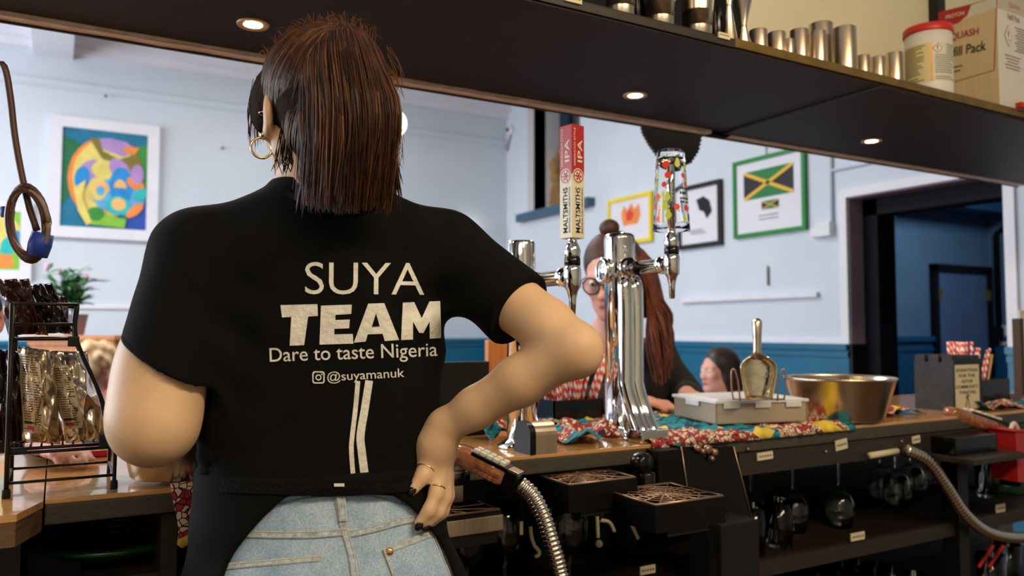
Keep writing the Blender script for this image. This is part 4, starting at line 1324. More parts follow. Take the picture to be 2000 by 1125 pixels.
mat('picture_glass', (0.98, 0.98, 1.0), 0.03, trans=1.0, ior=1.1, var=0.01)
t, sh, M, w_, h_ = framed('framed_print', 'yellow framed print with an orange crown shape', 'x', ((1186, 392), (1272, 470)), 'frame_yellow', .03, 'mount_paper', .03)
daub(sh, M, w_, h_, [('p_orange', [(.28, .32), (.36, .12), (.44, .26), (.55, .08), (.62, .26), (.74, .14), (.78, .40), (.70, .62), (.34, .62)]), ('p_red', [(.40, .36), (.5, .22), (.62, .36), (.56, .52), (.44, .52)])])
t, sh, M, w_, h_ = framed('framed_print', 'black framed print with a dark jagged island shape', 'x', ((1322, 368), (1408, 478)), 'frame_black', .032, 'mount_paper', .03)
daub(sh, M, w_, h_, [('frame_black', [(.42, .20), (.62, .16), (.78, .26), (.84, .46), (.70, .58), (.62, .44), (.50, .40)])])
mb = MB()
for k in range(3): mb.box(((-.12 + .05 * k) * w_, -.25 * h_ - .035 * k * h_, .001), (.4 * w_, .012 * h_, .001), M)
mb.build('printed_words', 'label_ink', sh)
t, sh, M, w_, h_ = framed('framed_flag', 'green framed black green and gold flag with a diagonal cross', 'x', ((1430, 318), (1573, 448)), 'frame_green', .026, 'mount_paper', .03)
mat('flag_green', srgb(30, 120, 60), 0.6, var=0.04); mat('flag_black', srgb(34, 28, 34), 0.6, var=0.04); mat('flag_gold', srgb(232, 184, 50), 0.6, var=0.04)
def flag(par, cx, cy, fw2, fh2):
    Mf = M @ T(cx * w_, cy * h_, 0)
    W2, H2 = fw2 * w_ / 2, fh2 * h_ / 2
    a = MB(); flat(a, [(-W2, -H2), (W2, -H2), (W2, H2), (-W2, H2)], Mf, 0, .001); fo = a.build('flag', 'flag_green', par)
    b = MB(); flat(b, [(-W2, -H2), (-W2 * .08, 0), (-W2, H2)], Mf, 0, .0016); flat(b, [(W2, H2), (W2 * .08, 0), (W2, -H2)], Mf, 0, .0016); b.build('flag_field', 'flag_black', fo)
    g = MB(); q = H2 * .17
    for s_ in (-1, 1):
        flat(g, [(-W2, -s_ * H2), (-W2 + q * 1.2, -s_ * H2), (W2, s_ * (H2 - q)), (W2, s_ * H2), (W2 - q * 1.2, s_ * H2), (-W2, -s_ * (H2 - q))], Mf, 0, .0022)
    g.build('flag_cross', 'flag_gold', fo)
flag(sh, 0, .17, .76, .40)
flag(sh, .03, -.14, .26, .12)
mb = MB()
for k in range(2): mb.box((0, (-.28 - .05 * k) * h_, .001), (.30 * w_, .012 * h_, .001), M)
mb.build('printed_words', 'label_ink', sh)
# hook and wire of the flag, hanging wire end below it
p = on_x(1498, 300, XR)
hk = thing('picture_hook', 'thin hanging wire and hook behind the green framed flag', 'hook', (XR, p.y, on_x(1498, 285, XR).z))
MB().tube([(XR - .008, p.y, on_x(1498, 200, XR).z), (XR - .008, p.y, on_x(1498, 318, XR).z)], .003, 6).build('wire', 'label_ink', hk)
MB().tube([(XR - .012, p.y, on_x(1498, 520, XR).z), (XR - .012, p.y, on_x(1496, 558, XR).z)], .006, 6).build('wire_end', 'label_ink', hk)
# trunking strip, conduit and socket boxes on the right wall
a, b = on_x(1330, 589, XR - .02), on_x(1596, 575, XR - .02)
tag(MB().box2((XR - .03, b.y, b.z - .014), (XR - .004, a.y, b.z + .014)).build('cable_trunking', 'white_trim'), 'white horizontal cable trunking strip on the right wall', 'trunking')
sk = on_x(1612, 448, XR - .02); tp = on_x(1624, 250, XR - .02)
so = thing('socket_box', 'white wall socket box with conduit rising beside the flag picture', 'socket', (XR, sk.y, sk.z))
MB().bbox_bev((XR - .025, sk.y, sk.z), (.046, .10, .085), .006).build('box', 'white_trim', so)
MB().bbox_bev((XR - .02, sk.y + .075, sk.z - .012), (.036, .045, .05), .005).build('switch_plate', 'white_trim', so)
cy = on_x(1623, 400, XR - .02).y
jz = on_x(1626, 332, XR - .02).z
MB().tube([(XR - .014, cy, sk.z + .04), (XR - .014, cy, tp.z + .5)], .009, 8).build('conduit', 'wall_paint', so)
MB().tube([(XR - .014, cy, jz), (XR - .014, cy - .35, jz), (XR - .014, cy - .6, jz)], .009, 8).build('conduit', 'wall_paint', so)
# sensor with cable near the corner
p = on_x(996, 254, XR - .02)
ss = thing('wall_sensor', 'small dark round sensor with a hanging tag near the room corner', 'sensor', (XR, p.y, p.z))
MB().lathe([(.05, 0), (.05, .02), (.035, .035), (0, .04)], 18, zto((XR - .003, p.y, p.z), (-1, 0, 0))).build('housing', 'white_trim', ss)
MB().ball((XR - .045, p.y, p.z), .020, 12, 8).build('lens', 'black_gloss', ss)
MB().tube([(XR - .01, p.y - .0, p.z - .05), (XR - .01, p.y + .04, p.z - .12), (XR - .01, p.y + .07, p.z - .2)], .012, 6).build('tag', 'mauve_paint', ss)
# hatch: lining, sill, grey shutter panels, driftwood standing in it
hx1 = XR + .37
MB().box2((XR - .01, h1, hz0), (hx1, h1 + .05, hz1)).box2((XR + .02, h0 - .05, hz0), (hx1, h0, hz1)).build('hatch_lining', 'white_trim', wall_right)
mat('hatch_frame', srgb(196, 186, 192), 0.6, var=0.04)
MB().box2((XR - .015, h1, hz0), (XR, h1 + .11, hz1 + .1)).build('hatch_frame', 'hatch_frame', wall_right)
mat('sill_blue', srgb(58, 92, 116), 0.5, var=0.06)
s0, s1 = on_x(1010, 412, XR - .06), on_x(1151, 388, XR - .06)
sill = tag(MB().bbox_bev((XR - .035, (s0.y + s1.y) / 2, hz0 - .035), (.09, abs(s0.y - s1.y), .075), .006).build('hatch_sill', 'sill_blue'), 'slate blue sill under the hatch in the right wall', 'sill')
sill['kind'] = 'structure'
del sill['category']
mat('shutter_grey', srgb(92, 94, 88), 0.6, var=0.12); mat('shutter_blue', srgb(30, 52, 72), 0.5, var=0.1)
shu = thing('hatch_shutter', 'grey panelled shutter closing the back of the wall hatch', 'shutter', (hx1, (h0 + h1) / 2, hz0))
MB().box2((hx1 - .02, h0, hz0), (hx1, h1, hz1)).build('backing', 'shutter_grey', shu)
nP = 4
for k in range(nP):
    y0 = h0 + (h1 - h0) * k / nP; y1 = h0 + (h1 - h0) * (k + 1) / nP
    for z0, z1 in ((hz0 + .05, hz0 + .35), (hz0 + .40, hz0 + .75), (hz0 + .80, hz1 - .04)):
        if z1 > z0: MB().box2((hx1 - .035, y0 + .015, z0), (hx1 - .02, y1 - .015, z1)).build('panel', 'shutter_grey', shu)
MB().box2((hx1 - .09, h1 - .16, hz0), (hx1 - .036, h1 - .002, hz1)).build('stile', 'shutter_blue', shu)
mat('driftwood', srgb(150, 112, 68), 0.8, var=0.45, vscale=9, bump=.5, bscale=18)
dr = random.Random(5)
fd = Field((XR + .125, h0 + .02, hz0 - .01), (XR + .345, h1 + .0, hz0 + .85), .012)
cy0 = on_x(1078, 350, XR + .23).y
xo = XR + .235
fd.ell((xo, cy0, hz0 + .13), (.09, .28, .13), None, .05); fd.ell((xo, cy0 + .12, hz0 + .24), (.08, .13, .10), None, .05)
fd.cone((xo, cy0 - .20, hz0 + .15), (xo, cy0 - .05, hz0 + .48), .07, .06, .04); fd.cone((xo, cy0 - .05, hz0 + .48), (xo, cy0 + .2, hz0 + .56), .06, .085, .04); fd.cone((xo, cy0 - .05, hz0 + .46), (xo, cy0 - .2, hz0 + .58), .05, .06, .04)
sl, X_, Y_, Z_ = fd.sub(fd.lo, fd.lo + fd.n * fd.h)
fd.F += (.016 * np.sin(34 * Y_ + 20 * Z_) * np.sin(28 * Z_ + 9 * X_ * 3)).astype(np.float32)
fd.F = np.maximum(fd.F, (hz0 + .002 - Z_).astype(np.float32))
tag(fd.build('driftwood_sculpture', 'driftwood', None, 1), 'brown gnarled driftwood shape standing in the wall hatch', 'sculpture')
# small nails on the far wall
for px, py in ((206, 188), (434, 287)):
    p = on_y(px, py, YF)
    tag(MB().lathe([(0, .03), (.012, .03), (.012, .024), (.005, .02), (.005, .002)], 10, zto((p.x, YF - .03 if py < 200 else YF, p.z - .012), (0, -1, 0))).build('picture_nail', 'label_ink'), 'small bare nail ' + ('on the picture rail of the far wall' if py < 200 else 'in the far wall between painting and her head'), 'nail', 'picture nails in the far wall')

# ================================================================== HANGING THINGS AT THE SHELF
mat('leather_dark', srgb(40, 30, 28), 0.6, var=0.15, bump=.1, bscale=80)
# dark scallop-edged shield hanging behind the shelf lip
pts = [(1240, 200), (1249, 240), (1254, 262), (1266, 284), (1282, 306), (1302, 322), (1326, 326), (1346, 318), (1360, 296), (1366, 268), (1368, 200)]
dsh = 2.02
Q = [on_y(x, y, dsh) for x, y in pts]
outl = []
for i in range(len(Q) - 1):
    for k in range(7):
        q = Q[i].lerp(Q[i + 1], k / 7)
        outl.append((q.x, q.z))
cx_ = sum(o[0] for o in outl) / len(outl); cz_ = sum(o[1] for o in outl) / len(outl)
outl = [(x + (.004 if k % 2 else -.002) * (x - cx_) / .1, z + (.004 if k % 2 else -.002) * (z - cz_) / .1) for k, (x, z) in enumerate(outl)]
sp = thing('hanging_shield', 'dark brown scalloped leather shield hanging behind the shelf edge', 'decoration', (cx_, dsh, cz_))
MB().prism(outl[::-1], .012, frame((0, dsh, 0), (1, 0, 0), (0, 0, 1))).build('panel', 'leather_dark', sp)
tz = max(o[1] for o in outl)
MB().tube([(cx_, dsh + .003, tz - .02), (cx_, TS + .012, tz + .02), (cx_, TS + .01, ZS + .02)], .004, 6).build('strap', 'leather_dark', sp)

# hanging cable with its coil and blue tape
mat('cable_brown', srgb(74, 46, 36), 0.45, var=0.2); mat('tape_blue', srgb(28, 58, 150), 0.5, var=0.1); mat('cable_grey', srgb(120, 104, 92), 0.45, var=0.2)
dcb = 1.16
cc = thing('coiled_cable', 'brown cable hanging from the shelf, coiled and bound with blue tape', 'cable', tuple(at_d(50, 430, dcb)))
up = on_y(-60, 20, TN + .3)
MB().tube(bez([Vector((up.x, TN + .05, ZS - .001)), at_d(-20, 90, dcb), at_d(8, 130, dcb), at_d(20, 190, dcb), at_d(28, 260, dcb), at_d(40, 330, dcb), at_d(56, 400, dcb), at_d(72, 450, dcb)], 40), .0048, 10).build('hanging_length', 'cable_brown', cc)
cr = random.Random(9)
for k in range(7):
    ax_, ay_ = cr.uniform(32, 40), cr.uniform(62, 76)
    ox, oy, od = cr.uniform(-5, 5), cr.uniform(-4, 4), cr.uniform(-.012, .012)
    ph = cr.uniform(0, 1)
    P = []
    for j in range(29):
        a = 2 * PI * j / 28
        P.append(at_d(54 + ox + ax_ * math.cos(a) + 6 * math.sin(a), 434 + oy + ay_ * math.sin(a), dcb + od + .006 * math.sin(a + ph)))
    MB().tube(P, .0036, 8).build('loop', ('cable_brown', 'cable_grey', 'cable_brown')[k % 3], cc)
for (x0, y0, x1, y1, r_) in ((84, 456, 72, 500, .0145), (14, 404, 15, 424, .009)):
    MB().tube([at_d(x0, y0, dcb), at_d((x0 + x1) / 2, (y0 + y1) / 2, dcb), at_d(x1, y1, dcb)], [r_, r_ * 1.08, r_ * .95], 12).build('tape', 'tape_blue', cc)
MB().tube(bez([at_d(90, 400, dcb), at_d(100, 435, dcb), at_d(90, 455, dcb), at_d(88, 498, dcb)], 12), .0012, 6).build('loose_wire', 'cable_grey', cc)

# ================================================================== TAP TOWERS
def faucet(par, p, s=1.0):
    """p = faucet centre where the arm meets it"""
    M = T(p)
    MB().lathe([(.004, -.075), (.006, -.074), (.0075, -.045), (.011, -.028), (.0165, -.020), (.0175, .010), (.016, .020), (.0145, .0215)], 24, M).build('spout', 'chrome', par)
    MB().lathe([(.0145, .0215), (.016, .0225), (.016, .036), (.0145, .037)], 24, M).build('black_collar', 'black_gloss', par)
    MB().lathe([(.0145, .037), (.0160, .040), (.0165, .050), (.013, .062), (.009, .068), (.009, .075), (.011, .077)], 24, M).build('handle_socket', 'chrome', par)
def arm(par, a, b):
    """arm from the column surface a to the faucet b (along -Y)"""
    L_ = (b - a).length
    Mx = zto(a, b - a)
    MB().lathe([(.028, -.006), (.028, .004), (.022, .010), (.0165, .014), (.0155, .030)], 24, Mx).build('flange', 'chrome', par)
    MB().lathe([(.0155, .028), (.0172, .029), (.0172, .038), (.0155, .039)], 24, Mx).build('black_collar', 'black_gloss', par)
    MB().lathe([(.0155, .037), (.0155, L_ - .030), (.019, L_ - .026), (.020, L_ - .018), (.017, L_ - .010), (.013, L_ + .006)], 24, Mx).build('tap_arm', 'chrome', par)

# tower with the glass-handled tap
P2 = on_y(1211, 600, 1.50); 
z2 = on_y(1211, 457, 1.50).z
zb2 = ZC
tw2 = thing('tap_tower', 'chrome tap tower whose handle is an upside down printed glass', 'beer tap', (P2.x, 1.47, zb2))
zk = on_y(1211, 770, 1.50).z
MB().lathe([(.0365, zk - z2 - .02), (.0365, -.012), (.035, -.005), (.031, -.001), (.028, 0), (0, .0005)], 36, T(P2.x, 1.50, z2)).build('column', 'chrome', tw2)
# front pipes run down the column and swing forward at the foot
z545 = on_y(1211, 552, 1.50).z
for dx in (-.014, .016):
    MB().tube(bez([(P2.x + dx, 1.472, z545 + .006), (P2.x + dx, 1.462, z545 - .02), (P2.x + dx, 1.462, zk + .06), (P2.x + dx, 1.460, zk + .02), (P2.x + dx + .004, 1.440, zk - .035), (P2.x + dx + .006, 1.418, zk - .075), (P2.x + dx + .006, 1.412, zb2 + .012)], 44),
              [.010, .018, .0185, .0185, .0185, .019, .019], 16).build('pipe', 'chrome', tw2)
MB().lathe([(.055, 0), (.055, .006), (.045, .014), (.037, .03), (.0365, .14)], 32, T(P2.x, 1.50, zb2)).build('base', 'chrome', tw2)
MB().bbox_bev((P2.x + .008, 1.410, zb2 + .014), (.078, .05, .028), .005).build('foot', 'chrome', tw2)
F2 = on_x(1312, 516, P2.x)
arm(tw2, Vector((P2.x, 1.466, F2.z)), Vector((P2.x, F2.y + .012, F2.z)))
faucet(tw2, Vector((P2.x, F2.y, F2.z)))
Ml = zto((P2.x - .034, 1.505, F2.z - .004), (-1, .15, 0))
MB().lathe([(.026, 0), (.026, .010), (.020, .016), (.0, .018)], 24, Ml).build('side_boss', 'chrome', tw2)
MB().torus(.026, .006, Ml @ T(0, 0, .012), 28, 10).build('boss_ring', 'chrome', tw2)
# the glass handle: upturned fluted tumbler with fruit print
zg0, zg1 = F2.z + .073, on_x(1320, 291, P2.x).z
gH = zg1 - zg0
gl = MB()
n_ = 40
def gr(z, inn=0.0):
    t_ = (z - zg0) / gH
    return .0400 - .0098 * t_ - inn
prof = [(gr(zg0), zg0), (gr(zg0) + .0004, zg0 + .002)] + [(gr(zg0 + gH * k / 10), zg0 + gH * k / 10) for k in range(1, 10)] + [(gr(zg1) , zg1 - .006), (gr(zg1) - .003, zg1 - .001), (gr(zg1) - .006, zg1), (0, zg1)]
prof += [(0, zg1 - .018), (gr(zg1) - .006, zg1 - .018)] + [(gr(zg0 + gH * k / 10, .003), zg0 + gH * k / 10) for k in range(8, 0, -1)] + [(gr(zg0, .0028), zg0)]
gl.lathe([(r_, z) for r_, z in prof] + [prof[0]], n_, T(P2.x, F2.y, 0), 0, False)
glass_h = gl.build('glass_handle', 'print_glass', tw2)
mat('apple_red', srgb(226, 58, 40), 0.4, var=0.08); mat('pear_green', srgb(196, 206, 60), 0.4, var=0.1); mat('leaf_print', srgb(96, 130, 50), 0.4, var=0.1)
def on_glass(mb, az, z, verts, faces):
    out_ = []
    for x, y in verts:
        r_ = gr(z + y) + .0006
        a = az + x / r_
        out_.append((P2.x + r_ * math.cos(a), F2.y + r_ * math.sin(a), z + y))
    mb.add(out_, faces)
gr_ = random.Random(4)
fr = []
for row in range(6):
    for k in range(8):
        az = 2 * PI * (k + .5 * (row % 2)) / 8 + gr_.uniform(-.15, .15)
        z = zg0 + gH * (.14 + .13 * row) + gr_.uniform(-.005, .005)
        if -2.2 < az - 2 * PI * round(az / 2 / PI) < -1.35 and 2 <= row <= 3: continue
        if math.cos(az - math.atan2(-F2.y, -P2.x)) < -.25: continue
        sz = gr_.uniform(.0052, .0082)
        mb = MB()
        if gr_.random() < .55:
            on_glass(mb, az, z, *disc2d(0, 0, sz, sz, 14)); fr_o = mb.build('apple_print', 'apple_red', glass_h)
        else:
            on_glass(mb, az, z, *disc2d(0, 0, sz * .85, sz * 1.05, 14)); on_glass(mb, az, z + sz * 1.1, *disc2d(0, 0, sz * .5, sz * .7, 10)); mb.build('pear_print', 'pear_green', glass_h)
        mb = MB(); on_glass(mb, az + .12, z - sz * 1.2, *disc2d(0, 0, .0026, .0012, 8)); mb.build('leaf_print', 'leaf_print', glass_h)
mb = MB(); lr = random.Random(2)
for row, (zz, hh_, m_) in enumerate(((.50, .0045, 0), (.44, .006, 1), (.375, .0045, 0), (.33, .0045, 0))):
    x = -.012
    while x < .014:
        w0 = lr.uniform(.002, .005)
        az = -PI / 2 + .15 + (x + w0 / 2) / .036
        b4 = MB(); on_glass(mb, az, zg0 + gH * zz, [(-w0 / 2, -hh_ / 2), (w0 / 2, -hh_ / 2), (w0 / 2, hh_ / 2), (-w0 / 2, hh_ / 2)], [(0, 1, 2, 3)])
        x += w0 + .0012
mb.build('printed_words', 'ink_black', glass_h)
MB().lathe([(.009, 0), (.009, gH * .8), (.006, gH * .82), (0, gH * .83)], 16, T(P2.x, F2.y, zg0 + .002)).build('inner_stem', 'chrome', tw2)

# tower with the square four-sided badge handle
P1 = on_y(1018, 600, 1.48); z1 = on_y(1018, 471, 1.48).z
tw1 = thing('tap_tower', 'chrome tap tower with a tall square red and cream badge handle', 'beer tap', (P1.x, 1.48, ZC))
MB().lathe([(.031, ZC - z1 + .014), (.031, -.006), (.029, -.001), (.026, 0), (.024, -.002), (.024, -.03), (0, -.03)], 32, T(P1.x, 1.48, z1)).build('column', 'chrome', tw1)
MB().lathe([(.052, 0), (.052, .006), (.040, .012), (.0315, .02)], 32, T(P1.x, 1.48, ZC)).build('base', 'chrome', tw1)
F1 = on_x(1118, 540, P1.x)
arm(tw1, Vector((P1.x, 1.452, F1.z)), Vector((P1.x, F1.y + .012, F1.z)))
faucet(tw1, Vector((P1.x, F1.y, F1.z)))
hz_0 = F1.z + .074
hz_1 = on_x(1120, 246, P1.x).z
HM = T(P1.x, F1.y, 0) @ RD(10, 'Z')
hw = .0170
mat('badge_cream', srgb(226, 218, 192), 0.45, var=0.03); mat('badge_red', srgb(176, 40, 44), 0.4, var=0.06); mat('badge_wood', srgb(206, 150, 90), 0.5, var=.1)
zr = hz_0 + (hz_1 - hz_0) * .56
hd = MB().bbox_bev((0, 0, (hz_0 + zr) / 2), (2 * hw, 2 * hw, zr - hz_0), .0012, HM).build('badge_handle', 'badge_cream', tw1)
MB().bbox_bev((0, 0, (hz_1 + zr) / 2), (2 * hw, 2 * hw, hz_1 - zr), .0012, HM).build('badge_top', 'badge_red', hd)
MB().add([(-hw, -hw, hz_1), (hw, -hw, hz_1), (hw, hw, hz_1), (-hw, hw, hz_1), (0, 0, hz_1 + .004)], [(0, 1, 4), (1, 2, 4), (2, 3, 4), (3, 0, 4)], HM, 0, False).build('badge_cap', 'badge_wood', hd)
for k in range(4):
    Mf = HM @ RD(90 * k, 'Z') @ frame((0, -hw - .0006, 0), (0, 0, 1), (-1, 0, 0), (0, -1, 0))      # text runs upwards
    mb = MB(); HT = hz_1 - hz_0
    put_text(mb, 'MALTSMITHS', Mf @ T(hz_0 + HT * .245, .0012, 0), HT * .40, .0125, .012); put_text(mb, 'BREWING COLLABORATION', Mf @ T(hz_0 + HT * .245, -.0105, 0), HT * .40, .0042, .004)
    mb.build('lettering', 'ink_black', hd)
    mb = MB()
    put_text(mb, 'IPA', Mf @ T(hz_0 + HT * .77, -.0045, 0), HT * .20, .0125, .012); put_text(mb, 'AMERICAN STYLE', Mf @ T(hz_0 + HT * .80, .0095, 0), HT * .34, .0045, .006)
    mb.build('lettering', 'badge_cream', hd)
    mb = MB(); c_ = hz_0 + HT * .545
    mb.add([(x, y, 0.0) for x, y in disc2d(c_, 0, .0152, .0152, 28)[0]], [tuple(range(28))], Mf, 0, False)
    ro = mb.build('roundel', 'badge_cream', hd)
    mb = MB(); v_, f_ = disc2d(c_, 0, .0132, .0132, 28, .84); mb.add([(x, y, .0004) for x, y in v_], f_, Mf, 0, False)
    for a in (90, 210, 330):
        aa = math.radians(a)
        v_, f_ = strip2d([(c_, 0), (c_ + .011 * math.cos(aa), .011 * math.sin(aa))], .0042, .0016); mb.add([(x, y, .0004) for x, y in v_], f_, Mf, 0, False)
        v_, f_ = disc2d(c_ + .0062 * math.cos(aa + PI), .0062 * math.sin(aa + PI), .0026, .0026, 10); mb.add([(x, y, .0004) for x, y in v_], f_, Mf, 0, False)
    mb.build('roundel_mark', 'badge_red', ro)

# ================================================================== DRIP TRAYS AND TAP FITTINGS
def drip_tray(label, x0, x1, y0, y1, z, rot=0, rings=5, bracket=None, h=.045, wire_mat='bronze_wire'):
    cx, cy = (x0 + x1) / 2, (y0 + y1) / 2
    t = thing('drip_tray', label, 'drip tray', (cx, cy, z - h))
    w_, d_ = x1 - x0, y1 - y0
    M = T(cx, cy, z) @ RD(rot, 'Z')
    mb = MB()
    mb.box((0, 0, -h + .002), (w_ - .01, d_ - .01, .004), M)
    for sx, sy, ax in ((-1, 0, 0), (1, 0, 0), (0, -1, 1), (0, 1, 1)):
        if ax == 0: mb.box((sx * (w_ / 2 - .003), 0, -h / 2), (.006, d_, h), M)
        else: mb.box((0, sy * (d_ / 2 - .003), -h / 2), (w_ - .012, .006, h), M)
    mb.build('tray', 'black_plastic', t)
    MB().tube([M @ Vector(p) for p in ((-w_ / 2 + .004, -d_ / 2 + .004, .001), (w_ / 2 - .004, -d_ / 2 + .004, .001), (w_ / 2 - .004, d_ / 2 - .004, .001), (-w_ / 2 + .004, d_ / 2 - .004, .001), (-w_ / 2 + .004, -d_ / 2 + .004, .001))], .0026, 8).build('rim', wire_mat, t)
    g = MB()
    for k in range(8):
        a = PI * k / 8
        L_ = min((w_ / 2 - .006) / max(abs(math.cos(a)), 1e-3), (d_ / 2 - .006) / max(abs(math.sin(a)), 1e-3))
        g.tube([M @ Vector((-L_ * math.cos(a), -L_ * math.sin(a), 0)), M @ Vector((L_ * math.cos(a), L_ * math.sin(a), 0))], .0013, 6)
    for k in range(1, rings + 1):
        rr_ = (min(w_, d_) / 2 - .008) * k / rings
        g.tube([M @ Vector((rr_ * math.cos(2 * PI * j / 16), rr_ * math.sin(2 * PI * j / 16), 0)) for j in range(17)], .0012, 6)
    g.build('web_grille', wire_mat, t)  # rim and grille share the plain bronze wire material
    if bracket: bracket(t, M, w_, d_, h)
    return t
def br_back(t, M, w_, d_, h):
    MB().box((0, .0, -h - .006), (w_ * .6, d_ * .9, .012), M).build('bracket', 'black_paint', t)
zt = .955
a, b = on_z(1020, 918, zt), on_z(1236, 931, zt); c = on_z(1094, 951, zt)
drip_tray('square black drip tray with a cobweb grille under the badge handle tap', a.x - .01, b.x, c.y, a.y - .015, zt, 0, 5, br_back, .052)
zt = .930
a, b, c = on_z(1213, 969, zt), on_z(1422, 971, zt), on_z(1300, 986, zt)
drip_tray('square black drip tray with a cobweb grille beneath the glass handle tap', a.x, b.x, c.y, c.y + .155, zt, 0, 4, br_back, .050)
zt = .905
a = on_z(980, 996, zt)
t = drip_tray('flat drip tray with a brushed steel front behind her hip', a.x - .24, a.x, a.y, a.y + .13, zt, 0, 4, None, .04)
MB().bbox_bev((a.x - .12, a.y - .004, zt - .022), (.24, .006, .030), .002).build('steel_front', 'steel_brushed', t)
MB().box((a.x - .12, a.y + .06, zt - .05), (.22, .12, .02)).build('bracket', 'black_paint', t)
MB().bbox_bev((on_y(885, 950, a.y + .10).x, a.y + .10, zt + .045), (.032, .03, .085), .003).build('steel_upright', 'steel_brushed', t)

# black plinth below the glass-handle tower
pl = thing('tap_plinth', 'black plinth block with a round knob below the glass handle tower', 'plinth', (P2.x, 1.34, .85))
MB().bbox_bev((P2.x + .012, 1.352, .925), (.085, .042, .135), .004).build('block', 'black_plastic', pl)
kp = on_y(1255, 915, 1.31)
MB().lathe([(.020, 0), (.022, .006), (.022, .026), (.018, .032), (0, .033)], 22, zto((kp.x, 1.331, kp.z + .01), (.2, -1, 0))).build('knob', 'black_gloss', pl)
MB().lathe([(.018, -.055), (.019, -.05), (.019, 0), (.017, .004), (0, .005)], 20, T(kp.x + .01, 1.310, kp.z - .012)).build('valve', 'black_gloss', pl)

# black wedge-shaped holster panel with knobs, and the big box beneath it
a, b, c, d = [on_y(x, y, 1.33) for x, y in ((1330, 872), (1432, 872), (1468, 1012), (1350, 1012))]
wg = thing('bottle_opener_housing', 'black wedge shaped housing with small metal knobs below the counter edge', 'housing', ((a.x + b.x) / 2, 1.345, c.z))
MB().prism([(d.x, d.z), (c.x, c.z), (b.x, b.z), (a.x, a.z)], .035, frame((0, 1.365, 0), (1, 0, 0), (0, 0, 1))).build('panel', 'black_gloss', wg)
for p, q in ((a, d), (b, c)):
    MB().tube([(p.x, 1.329, p.z), (q.x, 1.329, q.z)], .0016, 6).build('edge_strip', 'bronze_wire', wg)
for px, py, r_ in ((1365, 876, .008), (1385, 878, .010), (1398, 884, .008), (1392, 896, .006), (1374, 882, .006)):
    p = on_y(px, py, 1.318)
    MB().lathe([(r_ * .6, 0), (r_, .004), (r_, .012), (r_ * .5, .015), (0, .015)], 14, zto((p.x, 1.33, p.z), (0, -1, 0))).build('knob', 'bronze_wire', wg)
a, b = on_y(1388, 1016, 1.28), on_y(1462, 1016, 1.28)
tag(MB().bbox_bev(((a.x + b.x) / 2, 1.30, a.z / 2), (b.x - a.x, .10, a.z - .01), .004).build('floor_cabinet', 'black_matte'), 'tall plain matt black cabinet below the wedge shaped housing', 'cabinet')

# brushed steel rounded dispenser
a, b = on_z(1040, 898, ZC), on_z(1092, 892, ZC)
b.x += .014
ds = thing('roll_dispenser', 'rounded brushed steel dispenser with a black side beside the tap towers', 'dispenser', (b.x - .02, 1.43, ZC))
ro = [(-.03, 0), (.03, 0)] + [(.03 * math.cos(q * PI / 12), .038 + .026 * math.sin(q * PI / 12)) for q in range(13)]
MB().prism(ro, .05, frame((b.x - .04, 1.405, ZC), (0, 1, 0), (0, 0, 1), (1, 0, 0)), 0, False).build('steel_cover', 'steel_brushed', ds)
MB().prism([(x * 1.06, z * 1.03) for x, z in ro], .012, frame((b.x - .055, 1.405, ZC), (0, 1, 0), (0, 0, 1), (1, 0, 0))).build('side_cheek', 'black_plastic', ds)
# small glass with a red badge behind it
p = on_z(1034, 835, ZC)
rb = thing('badge_tumbler', 'small chrome rimmed tumbler with a round red badge', 'tumbler', (p.x, p.y, ZC))
MB().lathe([(.022, 0), (.024, .003), (.025, .085), (.024, .085), (.022, .006), (0, .005)], 24, T(p.x, p.y, ZC)).build('glass', 'clear_glass', rb)
MB().lathe([(0, 0), (.010, 0), (.010, .002), (0, .002)], 18, zto(Vector((p.x, p.y, ZC + .035)) - _fh * .026, -_fh)).build('badge', 'apple_red', rb)

# ================================================================== SODA GUNS AND HOSES
mat('gun_amber', srgb(186, 120, 84), 0.12, trans=.35, var=0.35, vscale=60, coat=.5); mat('gun_clear', (0.95, 0.86, 0.80), 0.05, trans=.8, var=.02); mat('button_white', srgb(226, 224, 208), 0.35, var=0.05)
mat('hose_steel', (0.74, 0.66, 0.54), 0.22, 1.0, var=0.06)
def hose(par, pts, r_, pitch, n=14):
    P = bez(pts, 90)
    seg = [0]
    for i in range(1, len(P)): seg.append(seg[-1] + (P[i] - P[i - 1]).length)
    L_ = seg[-1]; m = int(L_ / pitch * 4)
    out_, rad = [], []
    for k in range(m + 1):
        s_ = L_ * k / m
        i = min(max(1, int(np.searchsorted(seg, s_))), len(P) - 1)
        f = (s_ - seg[i - 1]) / max(1e-9, seg[i] - seg[i - 1])
        out_.append(P[i - 1].lerp(P[i], f)); rad.append(r_ * (.82, .97, 1.0, .97)[k % 4])
    MB().tube(out_, rad, n).build('flexible_hose', 'hose_steel', par)
